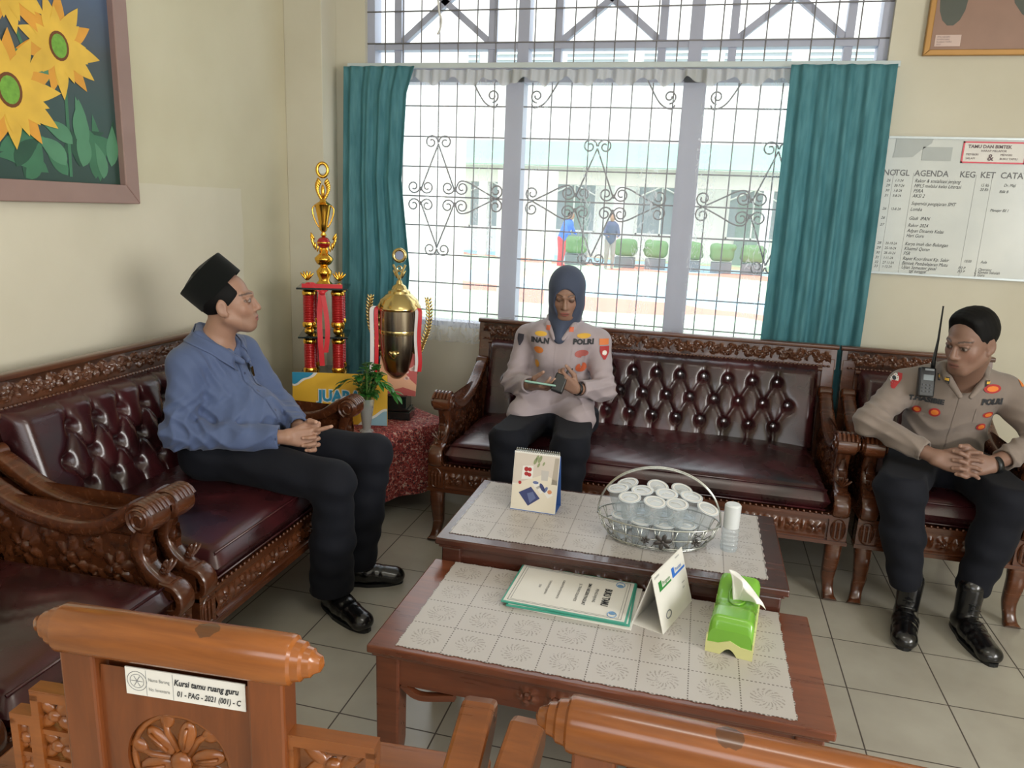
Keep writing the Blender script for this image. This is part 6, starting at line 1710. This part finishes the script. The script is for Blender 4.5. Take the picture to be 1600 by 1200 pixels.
m = MB()
for k in range(9): rnd = random.Random(k); disc(m, cp_(.03+.06*rnd.random(), -.03+.08*rnd.random(), -.003), UX, VZ, .012, .009, 9)
m.build('flower_print', plain('pale_pink_print', (226, 190, 180), .5), e)
m = MB(); text_mb(m, 'SELAMAT', .031, cp_(-.085, .078, -.0032), UX, VZ, bold=.001); text_mb(m, 'DAN', .024, cp_(-.02, .052, -.0032), UX, VZ, bold=.001); text_mb(m, 'SUKSES', .020, cp_(-.03, .030, -.0032), UX, VZ); m.build('lettering', M['white'], e)
# --- vase with green plant
e = empty('potted_plant', (-.255, .160, ZT), 0, 'green leafy plant in a clear tapered glass vase at the front of the corner table', 'plant')
m = MB(); m.lathe([(.034, 0), (.035, .008), (.022, .016), (.022, .03), (.030, .09), (.040, .165), (.042, .175)], n=24, cap=False); m.lathe([(0, .002), (.033, .002)], n=24, cap=False); vs = m.build('glass_vase', M['glass'], e, smooth=True, angle=.8)
m = MB(); m.lathe([(.0, .02), (.019, .02), (.026, .075), (.034, .13), (0, .132)], n=20); m.build('gravel', plain('brown_roots', (110, 92, 70), .9, bump=.6, bscale=120, var=.4), e)
rnd = random.Random(21); ms = MB(); ml = MB()
def leaf(c, d, L, w_, sag):
    d = Vector(d).normalized(); s_ = d.cross(Vector((0, 0, 1))).normalized(); V = []; n = 6
    for i in range(n+1):
        t = i/n; w = w_*math.sin(PI*min(1, t*.96+.02))**.8; p = Vector(c)+d*L*t+Vector((0, 0, -sag*t*t))
        V += [p-s_*w+Vector((0, 0, .15*w)), p, p+s_*w+Vector((0, 0, .15*w))]
    ml._add(V, [[3*i, 3*i+1, 3*i+4, 3*i+3] for i in range(n)]+[[3*i+1, 3*i+2, 3*i+5, 3*i+4] for i in range(n)])
for k in range(17):
    a = rnd.uniform(0, 2*PI); r_ = rnd.uniform(.02, .085); h = rnd.uniform(.22, .37)*(1-.8*r_)
    P = spline([(0, 0, .10), (.3*r_*math.cos(a), .3*r_*math.sin(a), .18), (.75*r_*math.cos(a), .75*r_*math.sin(a), h-.03), (r_*math.cos(a), r_*math.sin(a), h)], 5); ms.tube(P, .0022, 5)
    for j in range(9):
        p = P[min(len(P)-1, 6+j)]; b = rnd.uniform(0, 2*PI); leaf(p, (math.cos(b), math.sin(b), rnd.uniform(-.1, .9)), rnd.uniform(.036, .060), rnd.uniform(.013, .021), rnd.uniform(.005, .03))
for a, L in ((-.15, .17), (-2.9, .14), (.1, .15)):
    P = spline([(0, 0, .16), (.5*L*math.cos(a), -.02, .27), (L*math.cos(a), -.03, .22)], 6); ms.tube(P, .002, 5)
    for j in range(5, 13): leaf(P[min(12, j)], (math.cos(a), rnd.uniform(-.8, .8), rnd.uniform(-.7, .1)), .05, .012, .02)
ms.build('stems', M['stem'], e, smooth=True); o = ml.build('leaves', M['plant'], e, smooth=True); o['kind'] = 'stuff'

# ================================================================== ON THE WALLS
def frame_rect(e, W, H, fw, dep, mat):
    """frame in local x (width), z (height), front facing -y, four mitred strips"""
    m = MB()
    for (pts) in (((0, 0), (W, 0), (W-fw, fw), (fw, fw)), ((W, 0), (W, H), (W-fw, H-fw), (W-fw, fw)), ((W, H), (0, H), (fw, H-fw), (W-fw, H-fw)), ((0, H), (0, 0), (fw, fw), (fw, H-fw))):
        m.prism(pts, (0, 0, 0), (1, 0, 0), (0, 0, 1), (0, -1, 0), dep)
    m.build('frame', mat, e, bevel=.004)
# sunflower painting on the left wall (local x runs toward +y)
PW, PH, PY, PZ = 1.26, 1.15, -1.655, 1.525
e = empty('framed_painting', (XL, PY, PZ), PI/2, 'large framed painting of yellow sunflowers on the left wall', 'painting')
frame_rect(e, PW, PH, .075, .045, M['frame_brown'])
t = NT('painted_sky_canvas'); sx = t.n('ShaderNodeSeparateXYZ'); t.t.links.new(t.coord(), sx.inputs[0])
f = t.math('DIVIDE', sx.outputs[2], PH); nn = t.noise(t.coord(), 6, 3)
f = t.math('ADD', f, t.math('MULTIPLY', t.math('SUBTRACT', nn, .5), .12))
t.set(t.p.inputs['Base Color'], t.ramp(f, [(.05, srgb(34, 62, 52)), (.30, srgb(52, 76, 74)), (.5, srgb(70, 78, 82)), (.72, srgb(84, 104, 138)), (1.0, srgb(96, 120, 160))])); t.P(Roughness=.4)
petal = [plain('petal_yellow', (236, 186, 66), .5, var=.3), plain('petal_amber', (224, 158, 52), .5, var=.25), plain('sunflower_disc', (112, 66, 34), .7, var=.4), plain('sunflower_heart', (116, 168, 62), .6, var=.4, bump=.5), plain('leaf_paint_dark', (38, 78, 58), .5, var=.3), plain('leaf_paint_mid', (62, 116, 84), .5, var=.3), plain('leaf_paint_pale', (84, 138, 104), .5, var=.25)]
m = MB(); m.mi = 0
m.prism([(.06, .06), (PW-.06, .06), (PW-.06, PH-.06), (.06, PH-.06)], (0, -.006, 0), (1, 0, 0), (0, 0, 1), (0, -1, 0), .010)
def pl(i, pts, l):
    m.mi = i; m._add([(u, -.016-l, v) for u, v in pts], [list(range(len(pts)))])
def loc(y, z): return (y-PY, z-PZ)
def lf(cx, cz, ang, L, w_, i, l, n=9, bend=0):
    L_, R_ = [], []
    for k in range(n+1):
        t_ = k/n; a = ang+bend*t_; x = cx+L*t_*math.cos(a); z = cz+L*t_*math.sin(a); w = w_*math.sin(PI*t_)**.8*(1.25-.75*t_)
        L_.append((x-w*math.sin(a), z+w*math.cos(a))); R_.append((x+w*math.sin(a), z-w*math.cos(a)))
    pts = L_+R_[::-1][1:-1]
    pts = [p for p in pts if .072 < p[0] < PW-.072 and .072 < p[1] < PH-.072]
    if len(pts) > 3: pl(i, pts[::-1], l)
def sunflower(y, z, R, seed, l=.002):
    r = random.Random(seed); cx, cz = loc(y, z); n = 13
    for k in range(n):
        a = 2*PI*k/n+r.uniform(-.1, .1); lf(cx+.2*R*math.cos(a), cz+.2*R*math.sin(a), a, R*r.uniform(.85, 1.0), R*.20, 2 if k % 2 else 1, l+.00006*k)
    for k in range(n):
        a = 2*PI*k/n+.24+r.uniform(-.1, .1); lf(cx+.2*R*math.cos(a), cz+.2*R*math.sin(a), a, R*r.uniform(.55, .70), R*.15, 1, l+.0010+.00006*k)
    disc(m, (cx, -.016-l-.0024, cz), (1, 0, 0), (0, 0, 1), R*.27, R*.31, 20, mi=3); disc(m, (cx, -.016-l-.0030, cz), (1, 0, 0), (0, 0, 1), R*.21, R*.25, 18, mi=4)
r = random.Random(5)
for k in range(26):
    y = r.uniform(-1.5, -.5); z = PZ+r.uniform(.08, .20); cx, cz = loc(y, z); lf(cx, cz, r.uniform(.5, 2.6), r.uniform(.13, .26), .035, 5+(k % 3 > 0)+(k % 5 == 0), .0008+.00003*k, bend=r.uniform(-.5, .5))
for (y, z, a, L, w_) in ((-.70, 1.74, 2.3, .15, .035), (-.68, 1.76, 1.0, .15, .040), (-.66, 1.66, 1.2, .16, .04), (-.74, 1.66, 2.1, .15, .04), (-.85, 1.97, 2.5, .16, .04), (-.83, 1.95, .6, .12, .035), (-.56, 1.62, 1.4, .14, .03), (-.70, 2.24, .9, .15, .025)):
    cx, cz = loc(y, z); lf(cx, cz, a, L, w_, 7, .0019+.0001*y, bend=.4)
for (y0_, z0_, y1_, z1_) in ((-.71, 1.95, -.72, 1.62), (-.93, 1.75, -.90, 1.62), (-.90, 2.1, -.82, 1.9)):
    a = loc(y0_, z0_); b = loc(y1_, z1_); pl(6, [(a[0]-.007, a[1]), (a[0]+.007, a[1]), (b[0]+.007, b[1]), (b[0]-.007, b[1])][::-1], .0012)
sunflower(-.725, 2.08, .165, 1); sunflower(-.955, 1.895, .185, 2, .0045); sunflower(-.93, 2.26, .17, 3, .003); sunflower(-1.24, 2.05, .19, 4, .002); sunflower(-1.30, 2.40, .17, 5, .002)
for v_ in range(len(m.V)): pass
o = m.build('canvas', [t.m]+petal, e)
# whiteboard
t2 = NT('worn_whiteboard'); v_ = t2.coord(); nn = t2.noise(v_, 3, 3)
t2.set(t2.p.inputs['Base Color'], t2.ramp(nn, [(.3, srgb(196, 202, 200)), (.7, srgb(212, 216, 212))])); t2.P(Roughness=.25)
BX0, BX1, BZ0, BZ1 = 2.112, 3.62, 1.325, 1.990
wb = empty('whiteboard', (BX0, YB, BZ0), 0, 'whiteboard with handwritten agenda table on the back wall, right of the curtain', 'whiteboard')
W_, H_ = BX1-BX0, BZ1-BZ0
m = MB(); m.b2((.004, -.016, .004), (W_-.004, 0, H_-.004)); m.build('board', t2.m, wb)
m = MB()
for a, b in (((0, 0), (W_, .010)), ((0, H_-.010), (W_, H_)), ((0, 0), (.010, H_)), ((W_-.010, 0), (W_, H_))): m.b2((a[0], -.022, a[1]), (b[0], -.001, b[1]))
m.build('aluminium_frame', plain('grey_aluminium', (170, 178, 180), .35, metal=.6), wb)
m = MB(); y_ = -.0165
def wt(s, x, z, size=.026, shear=.25, sx=1.0, b=0): text_mb(m, s, size, (x-BX0, y_, z-BZ0), (1, 0, 0), (0, 0, 1), sx=sx, shear=shear, bold=b)
for s, x in (('NO', 2.120), ('TGL', 2.172), ('AGENDA', 2.262), ('KEG', 2.462), ('KET', 2.552), ('CATATAN', 2.638)): wt(s, x, 1.806, .040, 0, .92, .0006)
hd = m; hd.build('printed_heading', M['grey_ink'], wb)
rows = [('26', '1-7-24', 'Rakor & sosialisasi jenjang', 1.776), ('29', '30-7-24', 'MPLS melalui kelas Literasi', 1.752), ('30', '1-8-24', 'P5RA', 1.728), ('31', '5-8-24', 'AKSI 2', 1.704), ('', '', 'Supervisi pengajaran SMT', 1.668), ('26', '13-8-24', 'Lomba', 1.640), ('26', '', 'Gladi  IPAN', 1.596), ('27', '', 'Rakor 2024', 1.562), ('', '', 'Adpan Dinamis Kelas', 1.536), ('', '', 'Hari Guru', 1.512),
        ('28', '20-10-24', 'Karya imah dan Bulungan', 1.472), ('29', '25-10-24', 'Khatmil Quran', 1.448), ('30', '28-10-24', 'PSR', 1.424), ('31', '1-11-24', 'Rapat Koordinasi Kp. Sekir', 1.400), ('32', '27-11-24', 'Bimtek Pembelajaran Mutu', 1.376), ('33', '1-12-24', 'Ujian Semester gasal', 1.356), ('', '', '       tgl tunggal', 1.338)]
for a, b, c, z in rows:
    m = MB(); a and wt(a, 2.140, z, .018); b and wt(b, 2.178, z, .018, .2, .8); wt(c, 2.268, z, .024, .3, .8); m.build('handwritten_line', M['ink'], wb)
for s, x, z in (('15 Rb', 2.56, 1.765), ('20 Rb', 2.56, 1.745), ('Dr. Maji', 2.66, 1.768), ('Bilik B', 2.645, 1.738), ('Manajer Bil 1', 2.62, 1.650), ('10.00', 2.545, 1.402), ('Aula', 2.62, 1.402), ('P/2 P', 2.525, 1.368), ('P/3 P', 2.525, 1.350), ('1. Operator', 2.60, 1.366), ('2. Komite Sekolah', 2.60, 1.352), ('3. Guru', 2.60, 1.338), ('Hasil rapat', 2.85, 1.75), ('Ruang guru', 2.86, 1.62)): m = MB(); wt(s, x, z, .019, .3, .8); m.build('handwritten_note', M['ink'], wb)
m = MB()
for x in (2.168, 2.258, 2.535, 2.605, 2.85, 3.2): m.b2((x-BX0-.0005, -.0168, .01), (x-BX0+.0005, -.0158, BZ1-BZ0-.17))
m.build('ruled_line', M['grey_ink'], wb)
nb = empty('notice_sheet', (2.455, YB-.0175, 1.872), 0, 'white notice with red border pinned to the top of the whiteboard', 'notice')
m = MB(); m.b2((0, -.002, 0), (.275, 0, .100)); m.build('paper', M['white'], nb)
m = MB()
for a, b in (((0, 0), (.275, .007)), ((0, .093), (.275, .100)), ((0, 0), (.007, .100)), ((.268, 0), (.275, .100))): m.b2((a[0], -.0032, a[1]), (b[0], -.001, b[1]))
m.build('red_border', plain('coral_border', (222, 88, 104), .5), nb)
m = MB(); text_mb(m, 'TAMU DAN BIMTEK', .021, (.022, -.003, .070), (1, 0, 0), (0, 0, 1), bold=.0006)
text_mb(m, 'HARAP MELAPOR', .014, (.080, -.003, .053), (1, 0, 0), (0, 0, 1)); text_mb(m, '&', .042, (.112, -.003, .014), (1, 0, 0), (0, 0, 1), bold=.0008)
for s, x, z in (('MEMBERI', .018, .036), ('SALAM', .018, .018), ('MENGISI', .165, .036), ('BUKU TAMU', .165, .018)): text_mb(m, s, .0135, (x, -.003, z), (1, 0, 0), (0, 0, 1))
m.build('lettering', plain('faded_print', (112, 96, 100), .6), nb)
m = MB(); m._add([(x, -.0185, z) for x, z in ((.045, .60), (.045, .655), (.21, .655), (.205, .635), (.16, .60), (.13, .57), (.04, .565))], [[0, 6, 5, 4, 3, 2, 1]]); m.b2((.17, -.0185, .555), (.30, -.017, .618)); m.build('torn_tape', plain('dull_tape', (170, 176, 174), .4), wb)
# framed picture at the top right
e = empty('framed_picture', (2.215, YB, 2.355), 0, 'gold framed brown picture high on the back wall, cut by the photo\'s top right corner', 'picture')
frame_rect(e, 1.15, .80, .026, .030, plain('thin_gold_frame', (176, 132, 74), .35, metal=.3))
m = MB(); m.b2((.02, -.012, .02), (1.13, -.004, .78)); m.build('picture', plain('dusty_brown_print', (150, 118, 102), .35, var=.12), e)
m = MB(); disc(m, (.10, -.0125, .25), (1, 0, 0), (0, 0, 1), .06, .12, 14, rings=2); disc(m, (.56, -.0125, .28), (1, 0, 0), (0, 0, 1), .22, .16, 18); m.build('dark_shape', plain('dark_green_print', (78, 82, 74), .35), e)
m = MB(); m.b2((.045, -.0135, .042), (.155, -.0120, .092)); m.build('label', plain('pale_pink_label', (206, 182, 172), .5), e)
m = MB(); [text_mb(m, s, .010, (.052, -.0138, .080-.011*k), (1, 0, 0), (0, 0, 1)) for k, s in enumerate(('SMA NEGERI', 'INVENTARIS', 'RUANG TAMU', '2023'))]; m.build('label_text', plain('label_print', (150, 130, 130), .6), e)

# ================================================================== HONEY-COLOURED CHAIRS IN THE FOREGROUND
def rail_mat(sx_):
    t = NT('honey_teak_stained'); v = t.coord(); a = t.noise(t.coord(scale=(.7, 6, 6)), 6, 5, .6, .6); b = t.noise(t.coord(), 3.0, 2)
    f = t.math('MULTIPLY_ADD', b, .45, t.math('MULTIPLY', a, .6)); c = t.ramp(f, [(.3, srgb(104, 54, 20)), (.72, srgb(158, 92, 38))])
    s = t.n('ShaderNodeSeparateXYZ'); t.t.links.new(v, s.inputs[0])
    dx = t.math('DIVIDE', t.math('SUBTRACT', s.outputs[0], sx_), .022); dz = t.math('DIVIDE', t.math('SUBTRACT', s.outputs[1], -.006), .020)
    d = t.math('ADD', t.math('MULTIPLY', dx, dx), t.math('ADD', t.math('MULTIPLY', dz, dz), t.math('MULTIPLY', t.noise(v, 60, 3), 1.2)))
    st = t.math('MULTIPLY', t.math('LESS_THAN', d, 1.3), .62)
    c = t.mix(st, c, srgb(52, 38, 24)); t.set(t.p.inputs['Base Color'], c); t.P(Roughness=.26); t.p.inputs['Coat Weight'].default_value = .5; t.p.inputs['Coat Roughness'].default_value = .15
    t.bump(a, .06, .003); return t.m
def carved_chair(loc, rz, label, zr, hl, wl, wr_, armL, armR, note=False, stain=.06):
    e = empty('carved_wooden_chair', loc, rz, label, 'chair', 'honey wood guest chairs with their backs to the camera'); wd, wv = M['wood_chair'], M['wood_chair_v']
    m = MB()   # top rail with turned ends
    n = 16
    def sec(r1, r2):
        return [(r1*math.copysign(abs(math.cos(a))**.75, math.cos(a)), r2*math.copysign(abs(math.sin(a))**.75, math.sin(a))) for a in [2*PI*k/n for k in range(n)]]
    prof = [(-hl-.050, .003), (-hl-.046, .011), (-hl-.036, .015), (-hl-.032, .020), (-hl-.022, .022), (-hl-.018, .027), (-hl-.006, .029), (-hl-.002, .034), (-hl+.004, .0355)]
    prof = prof+[(x_*hl, .0355) for x_ in (-.5, 0, .5)]+[(-a, b) for a, b in prof[::-1]]
    V = []
    for x, r_ in prof: V += [(x, p, zr+q*1.06) for p, q in sec(r_*.90, r_)]
    K = len(prof); m._add(V, [[i*n+k, (i+1)*n+k, (i+1)*n+(k+1) % n, i*n+(k+1) % n] for i in range(K-1) for k in range(n)]+[list(range(n)), [(K-1)*n+k for k in range(n)][::-1]])
    m.build('top_rail', rail_mat(stain), e, smooth=True, angle=.6)
    px_ = hl-.036; zs_ = .46
    for s in (-1, 1):
        m = MB(); m.b2((s*px_-.030, -.022, 0), (s*px_+.030, .022, zr-.02)); m.build('back_post', wv, e, bevel=.005)
    # splat with round carved opening
    x1 = px_-.030; zc = zr-.215; R = .092; m = MB(); N = 48
    for y, flip in ((-.010, 0), (.010, 1)):
        V = []
        for k in range(N):
            a = 2*PI*k/N; c_, s_ = math.cos(a), math.sin(a); t_ = min(x1/max(abs(c_), 1e-6), (.165 if s_ > 0 else .20)/max(abs(s_), 1e-6))
            V += [(R*c_, y, zc+R*s_), (t_*c_, y, zc+t_*s_)]
        F = [[2*k, 2*k+1, (2*k+3) % (2*N), (2*k+2) % (2*N)] for k in range(N)]
        m._add(V, F if not flip else [f[::-1] for f in F])
    V = []
    for k in range(N): a = 2*PI*k/N; V += [(R*math.cos(a), -.010, zc+R*math.sin(a)), (R*math.cos(a), .010, zc+R*math.sin(a))]
    m._add(V, [[2*k, (2*k+2) % (2*N), (2*k+3) % (2*N), 2*k+1] for k in range(N)])
    m.b2((-x1, -.010, zs_), (x1, .010, zc-.198)); sp = m.build('back_splat', wv, e)
    # openwork flower in the opening
    m = MB()
    for k in range(6):
        a = 2*PI*k/6+.3
        m.ell((.048*math.cos(a), 0, zc+.048*math.sin(a)), (.034, .008, .016), 10, 6, rot=Euler((0, -a, 0)).to_matrix())
        b = a+PI/6; m.ell((.078*math.cos(b), 0, zc+.078*math.sin(b)), (.018, .007, .013), 8, 6, rot=Euler((0, -b+.5, 0)).to_matrix())
        m.tube([(.02*math.cos(b), 0, zc+.02*math.sin(b)), (.055*math.cos(b+.15), 0, zc+.055*math.sin(b+.15)), (.094*math.cos(b), 0, zc+.094*math.sin(b))], .006, 6)
        m.tube([(.030*math.cos(a)+.0, -.008, zc+.030*math.sin(a)), (.070*math.cos(a), -.009, zc+.070*math.sin(a))], .003, 5)
    m.ell((0, -.003, zc), (.020, .011, .020), 12, 8); m.tube([(.086*math.cos(a), 0, zc+.086*math.sin(a)) for a in [2*PI*k/32 for k in range(32)]], .006, 6, closed=True)
    m.build('carved_rosette', wd, sp, smooth=True)
    # stepped fretwork wings
    for s, steps in ((-1, wl), (1, wr_)):
        xi = px_+.030
        for xo, zt in steps:
            zb = .46; w_ = xo-xi; m = MB(); a0, a1 = s*xi, s*xo; lo_, hi_ = min(a0, a1), max(a0, a1)
            fr = .014
            m.b2((lo_, -.013, zt-.020), (hi_, .013, zt)); m.b2((lo_, -.013, zb), (hi_, .013, zb+fr))
            m.b2((hi_-fr if s > 0 else lo_, -.013, zb), (hi_ if s > 0 else lo_+fr, .013, zt-.01))
            if s > 0: m.b2((lo_, -.012, zb), (lo_+.008, .012, zt-.01))
            else: m.b2((hi_-.008, -.012, zb), (hi_, .012, zt-.01))
            z = zt-.020; k = 0
            while z > zb+.05:
                cx_ = (lo_+hi_)/2; hh = .058
                for q in range(4):
                    a = q*PI/2+PI/4; m.ell((cx_+.30*w_*math.cos(a), 0, z-hh/2+.32*hh*math.sin(a)), (.26*w_, .008, .012), 8, 6, rot=Euler((0, -a, 0)).to_matrix())
                m.ell((cx_, -.002, z-hh/2), (.014, .011, .012), 8, 6)
                m.b2((lo_, -.010, z-hh-.005), (hi_, .010, z-hh+.004)); z -= hh
            m.build('fretwork_wing', wd, e, smooth=True, angle=.6); xi = xo
    # arms, seat, legs
    for s, ax in ((-1, armL), (1, armR)):
        m = MB(); P = [(s*ax, .015, .725), (s*ax, .10, .735), (s*ax, .175, .745)]
        V = []
        poly = [(-.03, .62), (.0, .725), (.150, .755), (.185, .742), (.180, .70), (.10, .66)]
        m.prism(poly, (s*ax-.029, 0, 0), (0, 1, 0), (0, 0, 1), (1, 0, 0), .058); m.build('arm', wd, e, bevel=.008)
        m = MB(); m.sweep(spline([(s*ax, .10, .69), (s*ax*.98, .13, .60), (s*ax*.93, .10, .50), (s*ax*.92, .12, .44)], 5), .032, .036, side=(1, 0, 0)); m.build('arm_support', wd, e, bevel=.004)
        m = MB(); m.b2((min(s*ax, s*(xi-.02)), -.012, .60), (max(s*ax, s*(xi-.02)), .012, .63)); m.b2((s*ax-.015, -.015, .44), (s*ax+.015, .015, .70)); m.build('side_rail', wd, e)
        for y in (.02, .36):
            m = MB(); m.sweep([(s*ax*.88, y, .42), (s*ax*.88, y, .10), (s*ax*.90, y, 0)], [.045, .038, .046], [.045, .038, .046]); m.build('leg', wd, e, bevel=.004)
    m = MB(); hw = (armL+armR)/2*.97; m.b2((-armL*.97, -.01, .425), (armR*.97, .385, .450)); m.build('seat', M['wood_chair'], e, bevel=.006)
    m = MB(); m.b2((-armL*.92, .34, .37), (armR*.92, .36, .426)); m.b2((-armL*.92, .0, .37), (armR*.92, .02, .426)); m.build('seat_frame', wd, e)
    if note:
        nt = MB(); U = Vector((1, 0, 0)); nt.b2((-.082, -.0125, zr-.094), (.122, -.0105, zr-.046)); st = nt.build('paper_label', M['white'], e)
        q = MB(); y_ = -.0128
        text_mb(q, 'Kursi tamu ruang guru', .0150, (.002, y_, zr-.066), U, (0, 0, 1), shear=.25, sx=.80, bold=.0004); text_mb(q, '01 - PAG - 2021 (001) - C', .0140, (.006, y_, zr-.085), U, (0, 0, 1), shear=.25, sx=.72, bold=.0003); q.build('handwriting', M['ink'], st)
        q = MB(); text_mb(q, 'Nama Barang', .0085, (-.042, y_, zr-.066), U, (0, 0, 1), sx=.8); text_mb(q, 'No. Inventaris', .0085, (-.042, y_, zr-.083), U, (0, 0, 1), sx=.75)
        for rr_ in (.017, .012): q.tube([(-.062+rr_*math.cos(a), y_, zr-.069+rr_*math.sin(a)) for a in [2*PI*k/20 for k in range(20)]], .0005, 4, closed=True)
        for k in range(6): a = k*PI/3; q.tube([(-.062, y_, zr-.069), (-.062+.010*math.cos(a), y_, zr-.069+.010*math.sin(a))], .0006, 4)
        for a in (-.046, .000): q.b2((a-.0003, y_, zr-.093), (a+.0003, y_+.0004, zr-.048))
        q.build('printed_form', M['grey_ink'], st)
    return e
carved_chair((.554, -2.270, 0), .075, 'honey wood chair with a handwritten paper label on its back, front left', .892, .196, [(.262, .775), (.305, .725)], [(.330, .770), (.40, .72)], .55, .455, note=True)
carved_chair((1.430, -2.275, 0), -.03, 'honey wood chair in the front right, no label, mostly cut off by the photo\'s edge', .890, .250, [(.29, .72)], [(.33, .77), (.40, .72)], .348, .42, stain=-.045)
